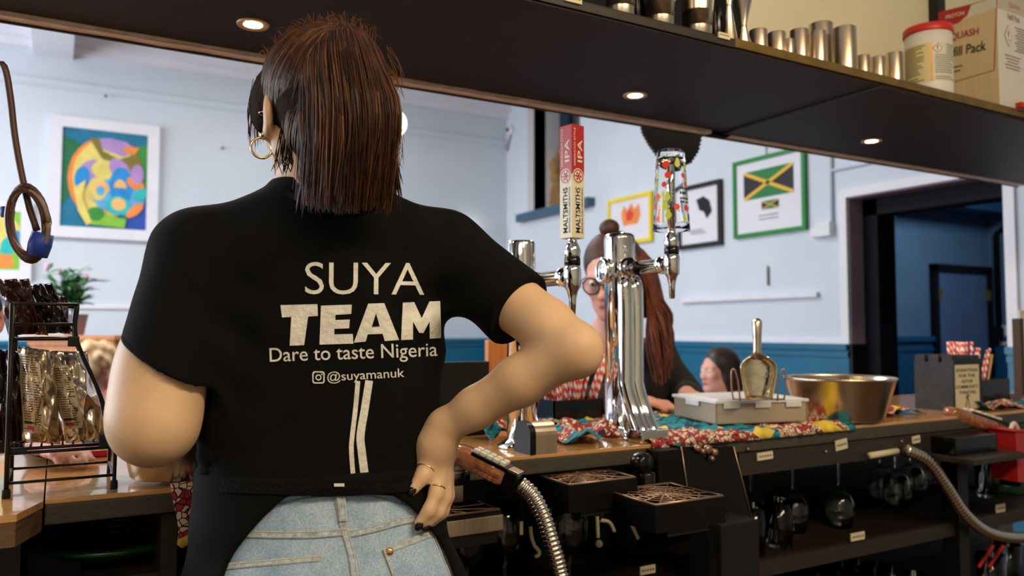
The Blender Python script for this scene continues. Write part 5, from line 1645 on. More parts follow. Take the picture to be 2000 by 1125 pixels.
def soda_gun(label, a, b, hosepts, r_hose, s=1.0, side=-1):
    """a = nozzle end, b = hose end"""
    t = thing('soda_gun', label, 'soda gun', tuple(b))
    ex = (b - a).normalized(); L_ = (b - a).length
    up_ = (Vector((0, 0, 1)) - ex * ex.z).normalized()
    M = frame(a, ex, up_.cross(ex) * 1.0, up_)
    body_ = MB()
    sec = [(.0, .012, .012), (.04, .020, .017), (.14, .022, .019), (.34, .021, .019), (.60, .020, .018), (.80, .019, .017)]
    vs, fs_ = [], []
    for x, wy_, wz_ in sec:
        for k in range(12):
            q = 2 * PI * k / 12
            cxx, szz = math.cos(q), math.sin(q)
            e = .55
            vs.append((x * L_, s * wy_ * math.copysign(abs(cxx) ** e, cxx), s * wz_ * math.copysign(abs(szz) ** e, szz)))
    for i in range(len(sec) - 1):
        for k in range(12): fs_.append((i * 12 + k, i * 12 + (k + 1) % 12, (i + 1) * 12 + (k + 1) % 12, (i + 1) * 12 + k))
    fs_ += [tuple(reversed(range(12))), tuple(range((len(sec) - 1) * 12, len(sec) * 12))]
    body_.add(vs, fs_, M)
    bo = body_.build('body', 'gun_amber', t)
    MB().lathe([(.010 * s, -.03 * s), (.013 * s, -.02 * s), (.016 * s, .0), (.014 * s, .006 * s)], 18, M @ T(.10 * L_, 0, -.018 * s)).build('nozzle', 'gun_clear', t)
    for i in range(5):
        for j in (-1, 1):
            mm = MB().bbox_bev(((.32 + .10 * i) * L_, j * .0088 * s, .0215 * s), (.0115 * s, .0115 * s, .009 * s), .003, M)
            mm.build('button', 'button_white', bo)
    MB().bbox_bev((.55 * L_, 0, .0165 * s), (.55 * L_, .040 * s, .006 * s), .002, M).build('button_plate', 'black_gloss', t)
    for i in range(5):
        for j in range(2):
            MB().bbox_bev(((.42 + .075 * i) * L_, side * .0195 * s, (-.009 + .010 * j) * s), (.009 * s, .004 * s, .007 * s), .001, M).build('side_block', 'gun_amber', bo)
    MB().bbox_bev((.89 * L_, 0, .0), (.22 * L_, .036 * s, .034 * s), .005, M).build('collar', 'black_gloss', t)
    MB().bbox_bev((.90 * L_, 0, .0175 * s), (.16 * L_, .030 * s, .004 * s), .0015, M).build('collar_plate', 'steel_brushed', t)
    hose(t, hosepts, r_hose, .0078 * s * s)
    return t
a, b = at_d(888, 882, 1.46), at_d(1014, 944, 1.415)
soda_gun('soda gun with white buttons and a ribbed steel hose beside her hip', a, b,
         [b, at_d(1040, 968, 1.41), at_d(1062, 1010, 1.40), at_d(1078, 1060, 1.39), at_d(1092, 1110, 1.385), at_d(1098, 1160, 1.38), at_d(1092, 1320, 1.38)], .0152)
cu = at_d(884, 908, 1.485)
cu_ = thing('gun_holster_cup', 'black cup with a chrome rim holding the soda gun behind her wrist', 'holster', tuple(cu + Vector((0, 0, -.03))))
MB().lathe([(.024, -.035), (.032, -.03), (.036, .0), (.034, .0), (.030, -.026), (0, -.028)], 26, T(cu)).build('cup', 'black_gloss', cu_)
MB().torus(.0358, .0022, T(cu), 30, 8).build('rim', 'chrome', cu_)
MB().torus(.0345, .0016, T(cu + Vector((0, 0, -.008))), 30, 8).build('rim', 'chrome', cu_)
MB().tube([cu + Vector((0, .03, -.02)), cu + Vector((0, TC - .004 - cu.y, -.02))], .008, 8).build('arm', 'black_gloss', cu_)
yg = 1.40
a, b = on_y(1850, 806, yg), on_y(1975, 846, yg - .03)
soda_gun('soda gun with a ribbed steel hose lying beside the donation box', a, b, [b, on_y(2000, 862, yg - .04), on_y(2040, 900, yg - .05), on_y(2060, 980, yg - .06), on_y(2030, 1040, yg - .06), on_y(1985, 1050, yg - .06), on_y(1930, 1040, yg - .06), on_y(1885, 1005, yg - .06), on_y(1845, 945, yg - .06), on_y(1812, 900, yg - .06), on_y(1768, 878, yg - .05)], .0165, 1.25)
p = on_y(1736, 884, TC - .02); 
tag(MB().tube([on_y(1698, 890, TC - .017), on_y(1752, 881, TC - .017)], .0085, 12).build('pipe_clip', 'label_paper'), 'pale tube clip under the fascia rail beside the hose end', 'clip')
# ================================================================== CLOTHS ON THE COUNTER
def cloth(name, label, x0, x1, yfar, ynear, hang, nx, ny, z, amp, seed, drop_far=0.0):
    """cotton sheet lying on the worktop from yfar to ynear, hanging 'hang' below its edge; wrinkled, 2 mm thick"""
    rg = random.Random(seed)
    ph = [rg.uniform(0, 6.28) for _ in range(8)]
    vs, fs_ = [], []
    L0 = yfar - ynear
    tot = L0 + hang
    fq = 1.0 if amp < .012 else .5
    def wr(u, v):
        u, v = u * fq, v * fq
        return amp * (.5 + .5 * math.sin(u * 23 + 3 * math.sin(v * 17 + ph[0]) + ph[1])) * (.6 + .4 * math.sin(v * 31 + ph[2])) + amp * .35 * (1 + math.sin(u * 57 + v * 22 + ph[3]))
    for layer in (0, 1):
        for i in range(nx + 1):
            for j in range(ny + 1):
                u = i / nx; s_ = tot * j / ny
                x = x0 + (x1 - x0) * u + .006 * math.sin(s_ * 40 + ph[4])
                w_ = wr(u * (x1 - x0) * 3, s_ * 3)
                e = .010 * math.sin(u * 9 + ph[5]) + .006 * math.sin(u * 23 + ph[6])
                if s_ <= L0:
                    y, zz = yfar - s_ + e * (1 - s_ / L0 if hang else 1), z + .0015 + w_
                else:
                    q = s_ - L0
                    y, zz = ynear - .003 - w_ * .8, z - q * (1 + e * 8)
                vs.append((x, y - (.0 if s_ <= L0 else layer * .002), zz + (layer * .002 if s_ <= L0 else 0)))
    n1 = (nx + 1) * (ny + 1)
    for i in range(nx):
        for j in range(ny):
            a = i * (ny + 1) + j
            fs_.append((a, a + ny + 1, a + ny + 2, a + 1)[::-1])
            fs_.append((a + n1, a + ny + 1 + n1, a + ny + 2 + n1, a + 1 + n1))
    bd = [(i * (ny + 1), (i + 1) * (ny + 1)) for i in range(nx)] + [(nx * (ny + 1) + j, nx * (ny + 1) + j + 1) for j in range(ny)] + [((i + 1) * (ny + 1) + ny, i * (ny + 1) + ny) for i in range(nx - 1, -1, -1)] + [(j + 1, j) for j in range(ny - 1, -1, -1)]
    for a, b in bd: fs_.append((a, b, b + n1, a + n1))
    mb = MB(); mb.add(vs, fs_)
    o = mb.build(name, 'wax_print')
    off = Vector((x0 + rg.uniform(-.4, .4), yfar + rg.uniform(-.4, .4), z + rg.uniform(-.2, .2)))
    o.data.transform(Matrix.Translation(-off)); o.location = off; WM[o] = Matrix.Translation(off)
    return tag(o, label, 'cloth', 'wax print cotton cloths on the bar')
ex0, ex1 = on_z(1272, 868, ZC).x, on_z(1722, 838, ZC).x
cloth('wax_print_cloth', 'wax print cloth in red, teal and yellow spread under the plastic box and steel bowl', ex0, ex1, 1.84, TC - .003, .009, 80, 44, ZC, .0085, 1)
a = on_z(1180, 850, ZC).x
cloth('wax_print_cloth', 'bunched wax print cloth lying behind the badge handle tower', on_z(925, 860, ZC).x, P1.x + .06, 1.66, 1.545, .0, 30, 24, ZC, .030, 2)
cloth('wax_print_cloth', 'folded wax print cloth between the steel dispenser and the glass handle tower', on_z(1103, 872, ZC).x, P2.x - .062, 1.62, 1.425, .0, 34, 34, ZC, .026, 8)
a, b = on_z(336, 946, ZC).x, on_z(470, 935, ZC).x
cloth('wax_print_cloth', 'wax print cloth hanging over the counter edge under the steel bucket', a, b, 1.56, TC - .001, .085, 24, 34, ZC, .0035, 3)
a, b = on_z(1752, 825, ZC).x, on_z(1815, 812, ZC).x
cloth('wax_print_cloth', 'crumpled wax print cloth end beside the steel bowl and donation box', a + .055, b + .03, 1.60, 1.46, .0, 20, 18, ZC, .015, 4)
a = on_z(1945, 806, ZC).x
cloth('wax_print_cloth', 'wax print cloth lying behind the second soda gun by the straws', a + .02, a + .42, 1.50, 1.40, .0, 24, 20, ZC, .016, 5)

# ================================================================== THINGS ON THE RIGHT HALF OF THE COUNTER
mat('lid_white', srgb(226, 228, 232), 0.35, var=0.03); mat('tub_clear', srgb(196, 180, 160), 0.22, trans=.2, var=0.04); mat('contents_tan', srgb(176, 132, 86), 0.7, var=0.2, vscale=18)
zb = ZC + .014
a, b = Vector((1.44, 1.485)), Vector((1.695, 1.420))
ang = math.atan2(b.y - a.y, b.x - a.x)
bw, bd_, bh = (b - a).length, .225, .050
pb = thing('plastic_food_box', 'shallow translucent food box with a white snap-on lid', 'food box', (a.x, a.y, zb), ang)
Mb = WM[pb]
MB().box2((0, 0, 0), (bw, bd_, .003), Mb).box2((0, 0, 0), (.003, bd_, bh), Mb).box2((bw - .003, 0, 0), (bw, bd_, bh), Mb).box2((0, 0, 0), (bw, .003, bh), Mb).box2((0, bd_ - .003, 0), (bw, bd_, bh), Mb).build('tub', 'tub_clear', pb)
MB().box2((.006, .006, .004), (bw - .006, bd_ - .006, bh - .014), Mb).build('contents', 'contents_tan', pb)
MB().bbox_bev((bw / 2, bd_ / 2, bh + .005), (bw + .010, bd_ + .010, .008), .003, Mb).bbox_bev((bw / 2, bd_ / 2, bh + .0095), (bw - .02, bd_ - .02, .004), .001, Mb).build('lid', 'lid_white', pb)
for k in range(3):
    MB().bbox_bev((bw * (.16 + .34 * k), -.005, bh - .004), (bw * .17, .004, .014), .002, Mb).build('lid_tab', 'lid_white', pb)
MB().bbox_bev((-.005, bd_ * .5, bh - .004), (.004, bd_ * .3, .014), .002, Mb).build('lid_tab', 'lid_white', pb)
# bar scoop standing in its wire holder on the lid
zl = zb + bh + .0125
sp_ = on_z(1482, 783, zl)
sc_ = thing('ice_scoop', 'shiny metal ice scoop standing upright in a wire holder', 'scoop', (sp_.x, sp_.y, zl))
B = frame(sp_, C_R, _fh, (0, 0, 1))                 # faces the bar staff
mat('scoop_metal', (0.88, 0.78, 0.58), 0.12, 1.0, var=.06, vscale=20, bump=.25, bscale=45)
vs, fs_ = [], []
nu, nv = 20, 14
hB = .108
for j in range(nv + 1):
    v = j / nv
    zz = .004 + hB * v
    wd = .031 + .013 * math.sin(min(1, v * 1.25) * PI / 2) - (.030 * max(0, (v - .72) / .28) ** 2)
    dp = .030 * (1 - .15 * v)
    for i in range(nu + 1):
        th_ = PI * i / nu
        vs.append((-wd * math.cos(th_), dp * math.sin(th_) - .004, zz))
for layer in range(1):
    for j in range(nv):
        for i in range(nu):
            q = j * (nu + 1) + i; fs_.append((q, q + 1, q + nu + 2, q + nu + 1))
mb = MB(); mb.add(vs, fs_, B)
bo = mb.build('bowl', 'scoop_metal', sc_)
so_ = bo.modifiers.new('wall', 'SOLIDIFY'); so_.thickness = .0016
MB().tube([B @ Vector(vs[j * (nu + 1)]) for j in range(nv + 1)], .0018, 6).tube([B @ Vector(vs[j * (nu + 1) + nu]) for j in range(nv + 1)], .0018, 6).build('rim', 'scoop_metal', sc_)
MB().tube([B @ Vector(p) for p in ((0, .010, hB - .004), (0, .006, hB + .016), (0, .004, hB + .05), (0, .004, hB + .085), (0, .005, hB + .094))], [.017, .010, .0105, .0125, .008], 16).build('handle', 'steel', sc_)
for q in (-1, 1):
    MB().tube(bez([B @ Vector(p) for p in ((q * .046, .0, .0), (q * .050, .0, .045), (q * .058, 0, .075), (q * .066, 0, .072), (q * .066, 0, .03), (q * .062, 0, .002))], 24), .0022, 8).build('holder_wire', 'bronze_wire', sc_)
MB().tube([B @ Vector((-.064, 0, .004)), B @ Vector((.064, 0, .004))], .002, 8).build('holder_wire', 'bronze_wire', sc_)
# big steel bowl
c = on_y(1641, 800, 1.472); c = Vector((c.x, 1.472, ZC + .006))
zr_ = .112
tag(MB().lathe([(0, .0), (.110, .0), (.113, .004), (.145, zr_ - .004), (.149, zr_), (.147, zr_ + .003), (.142, zr_ - .002), (.109, .008), (0, .006)], 56, T(c)).build('steel_bowl', 'steel'),
    'wide straight-sided stainless steel bowl on the wax print cloth', 'bowl')
# donation box with battlements and a paper notice
da = on_y(1862, 800, 1.455)
db = thing('donation_box', 'dark castle shaped donation box with a printed cream notice', 'donation box', (da.x, 1.455, ZC))
W_, D_, H_ = .150, .125, .150
mat('box_charcoal', srgb(52, 54, 58), 0.6, var=.2, vscale=30, bump=.1, bscale=80)
mb = MB(); x0, y0 = da.x, 1.455
mb.box2((x0, y0, ZC), (x0 + W_, y0 + D_, ZC + H_))
mb.build('body', 'box_charcoal', db)
for (fx, fy) in ((.02, .02), (.5, .02), (.98, .02), (.02, .5), (.02, .98), (.98, .98), (.5, .98), (.98, .5)):
    MB().box2((x0 + fx * (W_ - .036), y0 + fy * (D_ - .032), ZC + H_), (x0 + fx * (W_ - .036) + .036, y0 + fy * (D_ - .032) + .032, ZC + H_ + .022)).build('battlement', 'box_charcoal', db)
nt_ = MB().box2((x0 + .004, y0 - .003, ZC + .006), (x0 + W_ - .012, y0, ZC + H_ - .006)).build('notice', 'label_paper', db)
MB().box2((x0 - .0, y0 - .005, ZC), (x0 + .005, y0, ZC + H_ + .01)).box2((x0 + W_ - .012, y0 - .005, ZC), (x0 + W_, y0, ZC + H_ + .01)).box2((x0 + .005, y0 - .005, ZC + H_ - .006), (x0 + W_ - .012, y0, ZC + H_ + .01)).build('notice_frame', 'black_paint', db)
mb = MB()
for k, (s_, wd) in enumerate((('DONATIONS', .112), ('FOR THE', .086), ('ASTOR', .062), ('COMMUNITY', .120), ('THEATRE', .090))):
    put_text(mb, s_, frame((x0 + W_ / 2 - .004, y0 - .0036, ZC + H_ - .024 - .0172 * k), (1, 0, 0), (0, 0, 1)), wd, .0100, .02)
mb.build('lettering', 'print_brown', nt_)
mb = MB(); Mf = frame((x0 + W_ / 2 - .004, y0 - .0036, ZC + .030), (1, 0, 0), (0, 0, 1))
for pts_, wd in (([(-.010, -.02), (-.004, .004), (.0, .016)], .004), ([(.010, -.02), (.004, .004), (.0, .016)], .004), ([(-.012, .012), (.014, .018)], .003), ([(0, .012), (0, .022)], .005)):
    v_, f_ = strip2d(pts_, wd); mb.add([(x, y, 0) for x, y in v_], f_, Mf, 0, False)
mb.build('printed_figure', 'print_brown', nt_)

# straws: red and white spirals
def straw_mat():
    m = bpy.data.materials.new('straw_stripe'); m.use_nodes = True
    nt = m.node_tree; N = nt.nodes; L = nt.links; b = N['Principled BSDF']; b.inputs['Roughness'].default_value = .5
    tc = N.new('ShaderNodeTexCoord'); sp = N.new('ShaderNodeSeparateXYZ'); L.new(tc.outputs['Object'], sp.inputs[0])
    at = N.new('ShaderNodeMath'); at.operation = 'ARCTAN2'; L.new(sp.outputs['Y'], at.inputs[0]); L.new(sp.outputs['X'], at.inputs[1])
    ml = N.new('ShaderNodeMath'); ml.operation = 'MULTIPLY'; ml.inputs[1].default_value = 260; L.new(sp.outputs['Z'], ml.inputs[0])
    ad = N.new('ShaderNodeMath'); ad.operation = 'ADD'; L.new(at.outputs[0], ad.inputs[0]); L.new(ml.outputs[0], ad.inputs[1])
    si = N.new('ShaderNodeMath'); si.operation = 'SINE'; L.new(ad.outputs[0], si.inputs[0])
    r = N.new('ShaderNodeValToRGB'); r.color_ramp.interpolation = 'CONSTANT'
    r.color_ramp.elements[0].color = (*srgb(222, 60, 54), 1); r.color_ramp.elements[1].color = (*srgb(240, 232, 226), 1); r.color_ramp.elements[1].position = .5
    mm = N.new('ShaderNodeMath'); mm.operation = 'MULTIPLY_ADD'; mm.inputs[1].default_value = .5; mm.inputs[2].default_value = .5; L.new(si.outputs[0], mm.inputs[0])
    L.new(mm.outputs[0], r.inputs[0]); L.new(r.outputs[0], b.inputs['Base Color'])
    MATS['straw_stripe'] = m
straw_mat()
st_me = None
def straw(p, d, L_, label, group, name='paper_straw', m='straw_stripe', r_=.0042):
    mb = MB(); mb.lathe([(r_ * .8, 0), (r_, 0), (r_, L_), (r_ * .8, L_), (r_ * .8, L_ * .5)], 10, None, 0, False)
    o = mb.build(name, m); o.location = p; o.rotation_euler = Vector(d).to_track_quat('Z', 'Y').to_euler()
    return tag(o, label, 'straw', group)
def caddy(label, x0, x1, y0, y1, h, div=1):
    t = thing('straw_caddy', label, 'caddy', ((x0 + x1) / 2, (y0 + y1) / 2, ZC))
    mb = MB(); mb.box2((x0, y0, ZC), (x1, y1, ZC + .004)).box2((x0, y0, ZC), (x0 + .004, y1, ZC + h)).box2((x1 - .004, y0, ZC), (x1, y1, ZC + h)).box2((x0, y0, ZC), (x1, y0 + .004, ZC + h)).box2((x0, y1 - .004, ZC), (x1, y1, ZC + h))
    mb.build('tray', 'black_gloss', t)
    for k in range(1, div + 1):
        xx = x0 + (x1 - x0) * k / (div + 1)
        MB().box2((xx - .002, y0 + .004, ZC + .004), (xx + .002, y1 - .004, ZC + h - .01)).build('divider', 'black_gloss', t)
    return t
sr = random.Random(11)
# caddy behind the donation box
x0 = da.x + .215
caddy('black divided straw caddy behind the donation box', x0, x0 + .22, 1.52, 1.64, .085, 2)
for k in range(22):
    px_ = x0 + .012 + .055 * sr.random(); py_ = 1.535 + .09 * sr.random()
    straw((px_, py_, ZC + .006), (sr.uniform(-.08, .05), sr.uniform(-.05, .05), 1), .205, 'red and white striped paper straw in the caddy behind the donation box', 'striped straws behind the donation box')
for k in range(5):
    px_ = x0 + .10 + .02 * sr.random(); py_ = 1.54 + .07 * sr.random()
    straw((px_, py_, ZC + .006), (sr.uniform(.25, .45), sr.uniform(-.05, .05), 1), .19, 'leaning red and white straw in the middle of the black caddy', 'leaning striped straws')
for k in range(4):
    px_ = x0 + .155 + .03 * sr.random(); py_ = 1.54 + .07 * sr.random()
    straw((px_, py_, ZC + .006), (sr.uniform(.15, .4), sr.uniform(-.05, .05), 1), .165, 'plain wooden stirrer standing in the black caddy', 'wooden stirrers', 'wooden_stirrer', 'badge_wood', .0032)
# caddy between the towers, in front of the red-haired woman
q = on_y(1078, 800, 1.80)
caddy('black straw caddy on the far side of the counter behind the towers', q.x, q.x + .16, 1.79, 1.90, .062, 1)
for k in range(34):
    f = sr.random()
    px_ = q.x + .012 + .13 * f; py_ = 1.80 + .085 * sr.random()
    straw((px_, py_, ZC + .006), (-.10 + .5 * f + sr.uniform(-.05, .05), sr.uniform(-.08, .04), 1), .19, 'red and white striped paper straw in the caddy behind the towers', 'striped straws behind the towers')
# dark flat box and wooden stool back beyond her waist
a, b = on_y(835, 760, 1.72), on_y(956, 760, 1.72)
zt_ = on_y(900, 707, 1.72).z
tag(MB().bbox_bev(((a.x + b.x) / 2, 1.74, (ZC + zt_) / 2 + .002), (b.x - a.x, .04, zt_ - ZC - .004), .004).bbox_bev(((a.x + b.x) / 2, 1.755, ZC + .008), (.14, .12, .012), .003).build('till_screen', 'black_matte'),
    'large matt black till screen standing on the bar beside her waist', 'screen')
a, b = on_y(953, 700, 2.02), on_y(992, 700, 2.02)
zt_ = on_y(970, 664, 2.02).z
ws = thing('wooden_stool', 'orange wooden high stool with a plank back behind the bar', 'stool', ((a.x + b.x) / 2, 2.1, 0))
cx = (a.x + b.x) / 2
MB().bbox_bev((cx, 2.03, (zt_ + .72) / 2), (b.x - a.x, .022, zt_ - .72), .004).build('backrest', 'wood_orange', ws)
MB().bbox_bev((cx + .10, 2.19, .735), (.36, .34, .03), .006).build('seat', 'wood_orange', ws)
for qx_ in (-.05, .25):
    for qy_ in (2.05, 2.33): MB().bbox_bev((cx + qx_, qy_, .36), (.034, .034, .72), .003).build('leg', 'wood_orange', ws)
# menu stand at the right end
q = on_y(1990, 700, 1.60)
ms = thing('menu_stand', 'white menu card in a dark wooden stand at the end of the bar', 'menu', (q.x, 1.60, ZC))
z0_, z1_ = ZC, on_y(1990, 622, 1.60).z
MB().bbox_bev((q.x, 1.60, (z0_ + z1_) / 2), (.022, .03, z1_ - z0_), .003).bbox_bev((q.x + .10, 1.60, ZC + .008), (.24, .08, .016), .003).build('stand', 'print_brown', ms)
MB().box2((q.x + .014, 1.60, ZC + .02), (q.x + .20, 1.604, z1_ + .03)).build('card', 'paper_white', ms)
# holster, ledge and red jug below the second gun
a, b = on_y(1822, 838, 1.36), on_y(1905, 838, 1.36)
hb = thing('gun_holster', 'dark box holster with a drip ledge below the second soda gun', 'holster', ((a.x + b.x) / 2, 1.35, .85))
zz0 = on_y(1860, 884, 1.34).z
MB().bbox_bev(((a.x + b.x) / 2, 1.332, (ZC - .045 + zz0) / 2), (b.x - a.x, .07, ZC - .045 - zz0), .004).build('box', 'black_gloss', hb)
MB().bbox_bev(((a.x + b.x) / 2 + .01, 1.302, zz0 - .008), (b.x - a.x + .06, .13, .016), .004).build('ledge', 'fascia_dark', hb)
mat('red_plastic', srgb(186, 38, 40), 0.35, var=0.08)
p = on_y(1955, 880, 1.345)
rj = thing('red_jug', 'red plastic jug with an angular handle hanging under the counter', 'jug', (p.x, 1.31, p.z - .08))
mb = MB()
ol_ = [(-.055, -.075), (.030, -.085), (.050, .060), (-.060, .070)]
Mj = frame((p.x, 1.345, p.z), (1, 0, 0), (0, 0, 1))
mb.prism([(x, z) for x, z in ol_], .075, Mj)
mb.build('body', 'red_plastic', rj)
MB().tube([Mj @ Vector(v) for v in ((.045, .045, .040), (.115, -.045, .040), (.104, -.066, .040), (.032, -.045, .040))], .006, 8).build('handle', 'red_plastic', rj)
MB().tube([Mj @ Vector(v) for v in ((-.062, .070, .0), (.052, .060, .0), (.052, .060, .075), (-.062, .070, .075), (-.062, .070, .0))], .005, 8).build('rim', 'red_plastic', rj)
MB().tube(bez([Mj @ Vector(v) for v in ((-.02, .068, .04), (0, .085, .04), (.02, .064, .04))], 10), .006, 8).build('hook', 'button_white', rj)

# ================================================================== LEFT END OF THE COUNTER
c = on_y(352, 900, 1.462); c.z = ZC + .006
tag(MB().lathe([(0, 0), (.074, 0), (.078, .003), (.104, .138), (.108, .142), (.107, .145), (.102, .140), (.074, .008), (0, .006)], 52, T(c)).build('steel_bucket', 'steel'),
    'tapered stainless steel bucket behind her left elbow', 'bucket')
# cream cup behind it
q = on_z(404, 905, ZC); q = Vector((c.x + .09, 1.70, ZC))
cupt = thing('paper_cup', 'cream paper cup standing behind the steel bucket', 'cup', tuple(q))
MB().lathe([(.028, 0), (.030, .002), (.041, .12), (.043, .123), (.040, .124), (.028, .008), (0, .006)], 30, T(q)).build('cup', 'paper_white', cupt)

# wire snack rack
YN, YR = 1.412, 1.555
rk = thing('snack_rack', 'black wire snack rack with two tiers on the counter end', 'rack', (on_y(110, 900, YN).x, YN, ZC))
V = lambda x, y, Y=YN: on_y(x, y, Y)
fr_ = V(222, 955); fl_ = V(12, 962)
XRk, XLk = fr_.x, fl_.x
ztray = V(120, 872).z; ztop0 = V(80, 662).z; ztop1 = V(80, 594).z
xt = V(150, 640).x
for Y in (YN, YR):
    zf = ZC + .001
    MB().tube([(XLk, Y, zf), (XLk, Y, ztop1)], .0036, 8).build('leg', 'iron_black', rk)
    MB().tube(bez([(XRk, Y, zf), (XRk, Y, ztray), (XRk - .006, Y, ztray + .02), ((XRk + xt) / 2 + .004, Y, (ztray + ztop0) / 2), (xt, Y, ztop0), (xt, Y, ztop1)], 30), .0032, 8).build('leg', 'iron_black', rk)
    for z, xe in ((ztray, XRk), (ztray - .006, XRk), (ztop0, xt), ((ztop0 + ztop1) / 2 - .004, xt), (ztop1, xt)):
        MB().tube([(XLk, Y, z), (xe, Y, z)], .0026, 8).build('rail', 'iron_black', rk)
    MB().tube([(XLk, Y, ZC + .022), (XRk, Y, ZC + .022)], .0024, 8).build('rail', 'iron_black', rk)
for x, z in ((XLk, ztray), (XRk, ztray), (XLk, ztop0), (xt, ztop0), (XLk, ztop1), (xt, ztop1), (XLk, ZC + .022), (XRk, ZC + .022)):
    MB().tube([(x, YN, z), (x, YR, z)], .0026, 8).build('cross_bar', 'iron_black', rk)
for k in range(9):
    xx = XLk + (XRk - XLk) * (k + 1) / 10
    MB().tube([(xx, YN, ztray), (xx, YR, ztray)], .0016, 6).build('tray_wire', 'iron_black', rk)
for k in range(5):
    xx = XLk + (xt - XLk) * (k + 1) / 6
    MB().tube([(xx, YN, ztop0), (xx, YR, ztop0)], .0016, 6).build('tray_wire', 'iron_black', rk)
for x in (XLk, XRk):
    MB().lathe([(.0055, 0), (.006, .003), (.0055, .012), (.004, .014)], 12, T(x, YN, ZC)).build('rubber_foot', 'black_matte', rk)
MB().bbox_bev((xt - .004, YN - .002, ztop0 - .004), (.016, .008, .016), .002).build('corner_bracket', 'iron_black', rk)
MB().bbox_bev((XRk - .008, YN - .002, ztray + .004), (.03, .010, .024), .003).build('corner_bracket', 'iron_black', rk)

mat('foil_gold', srgb(208, 190, 162), 0.22, 0.85, var=.12, vscale=12); mat('foil_silver', srgb(216, 206, 192), 0.2, 0.9, var=.1, vscale=12)
mat('bag_maroon', srgb(58, 32, 28), 0.25, 0.3, var=.35, vscale=14); mat('bag_dark', srgb(30, 20, 20), 0.22, 0.2, var=.4, vscale=14); mat('bag_brown', srgb(140, 92, 66), 0.25, 0.4, var=.35, vscale=16)
mat('bag_panel', srgb(204, 188, 158), 0.45, 0.2, var=.06); mat('bag_ink', srgb(96, 66, 48), 0.6)
def snack_bag(label, P00, P10, P01, n_, puff, m, seed, panel=None, group='snack bags in the wire rack'):
    """pillow bag spanned by three corners: bottom-left, bottom-right, top-left; n_ = facing direction"""
    rg = random.Random(seed)
    t = thing('snack_bag', label, 'snack bag', tuple(P00), 0, group)
    U, Vv = P10 - P00, P01 - P00
    nn = Vector(n_).normalized()
    nu, nv = 22, 28
    ph = [rg.uniform(0, 6.3) for _ in range(10)]
    def pt(u, v, side):
        e = (math.sin(PI * u) ** .55) * (math.sin(PI * min(max((v - .05) / .9, 0), 1)) ** .6)
        cr = .009 * (abs(math.sin(5 * u + 4 * v + ph[0])) * abs(math.sin(7 * v - 3 * u + ph[1])) + .7 * (1 - abs(math.sin(9 * v + 6 * u + ph[3]))) ** 3 + .7 * (1 - abs(math.sin(8 * u - 5 * v + ph[2]))) ** 4 + .5 * math.sin(17 * u + ph[7]) * (1 - e))
        d_ = puff * e * (1 + .25 * math.sin(6 * u + 5 * v + ph[4])) + cr * (.35 + e)
        sx = .03 * math.sin(9 * v + ph[5]) * (u - .5)
        return P00 + U * (u + sx) + Vv * v + nn * (side * max(d_, .001)) + nn * (.006 * math.sin(14 * u + ph[6]) * (1 - e))
    vs, fs_ = [], []
    for side in (1, -1):
        for i in range(nu + 1):
            for j in range(nv + 1): vs.append(pt(i / nu, j / nv, side))
    n1 = (nu + 1) * (nv + 1)
    for i in range(nu):
        for j in range(nv):
            a = i * (nv + 1) + j
            fs_.append((a, a + nv + 1, a + nv + 2, a + 1)); fs_.append((a + n1, a + 1 + n1, a + nv + 2 + n1, a + nv + 1 + n1))
    bd = [(i * (nv + 1), (i + 1) * (nv + 1)) for i in range(nu)] + [(nu * (nv + 1) + j, nu * (nv + 1) + j + 1) for j in range(nv)] + [((i + 1) * (nv + 1) + nv, i * (nv + 1) + nv) for i in range(nu - 1, -1, -1)] + [(j + 1, j) for j in range(nv - 1, -1, -1)]
    for a, b in bd: fs_.append((b, a, a + n1, b + n1))
    mb = MB(); mb.add(vs, fs_, None, 0, True)
    bo = mb.build('foil', m, t)
    def patch(u0, u1, v0, v1, lift, mm, nm, par, k=8):
        mb = MB()
        g_ = [[pt(u0 + (u1 - u0) * i / k, v0 + (v1 - v0) * j / k, 1) + nn * lift for j in range(k + 1)] for i in range(k + 1)]
        mb.add([p for r_ in g_ for p in r_], [(i * (k + 1) + j, (i + 1) * (k + 1) + j, (i + 1) * (k + 1) + j + 1, i * (k + 1) + j + 1) for i in range(k) for j in range(k)])
        return mb.build(nm, mm, par)
    if panel:
        u0, u1, v0, v1 = panel
        pn = patch(u0, u1, v0, v1, .0012, 'bag_panel', 'text_panel', bo)
        vv = v1 - .03; mb = None
        lines = MB()
        while vv > v0 + .02:
            for u_a, u_b in ((u0 + .03, u0 + (u1 - u0) * rg.uniform(.35, .5)), (u0 + (u1 - u0) * .54, u1 - .03 - .1 * rg.random())):
                k = 5
                a_ = [pt(u_a + (u_b - u_a) * i / k, vv, 1) + nn * .0022 for i in range(k + 1)]; b_ = [pt(u_a + (u_b - u_a) * i / k, vv - .010, 1) + nn * .0022 for i in range(k + 1)]
                lines.add(a_ + b_, [(i, i + 1, i + k + 2, i + k + 1)[::-1] for i in range(k)])
            vv -= .026
        lines.build('printed_words', 'bag_ink', pn)
        patch(u0 + .02, u0 + (u1 - u0) * .6, v0 + .10, v0 + .115, .0026, 'ink_black', 'printed_bar', pn, 5)
        patch(u0 + .1, u0 + (u1 - u0) * .5, v0 + .03, v0 + .07, .0026, 'print_red', 'printed_mark', pn, 5)
    return t
fc = (0.1, -1, .05)
g = lambda x, y, Y: on_y(x, y, Y)
snack_bag('gold foil snack bag showing a long text panel on the lower tier', g(44, 862, 1.452), g(118, 868, 1.452), g(34, 676, 1.462), fc, .020, 'foil_gold', 1, (.03, .55, .10, .93))
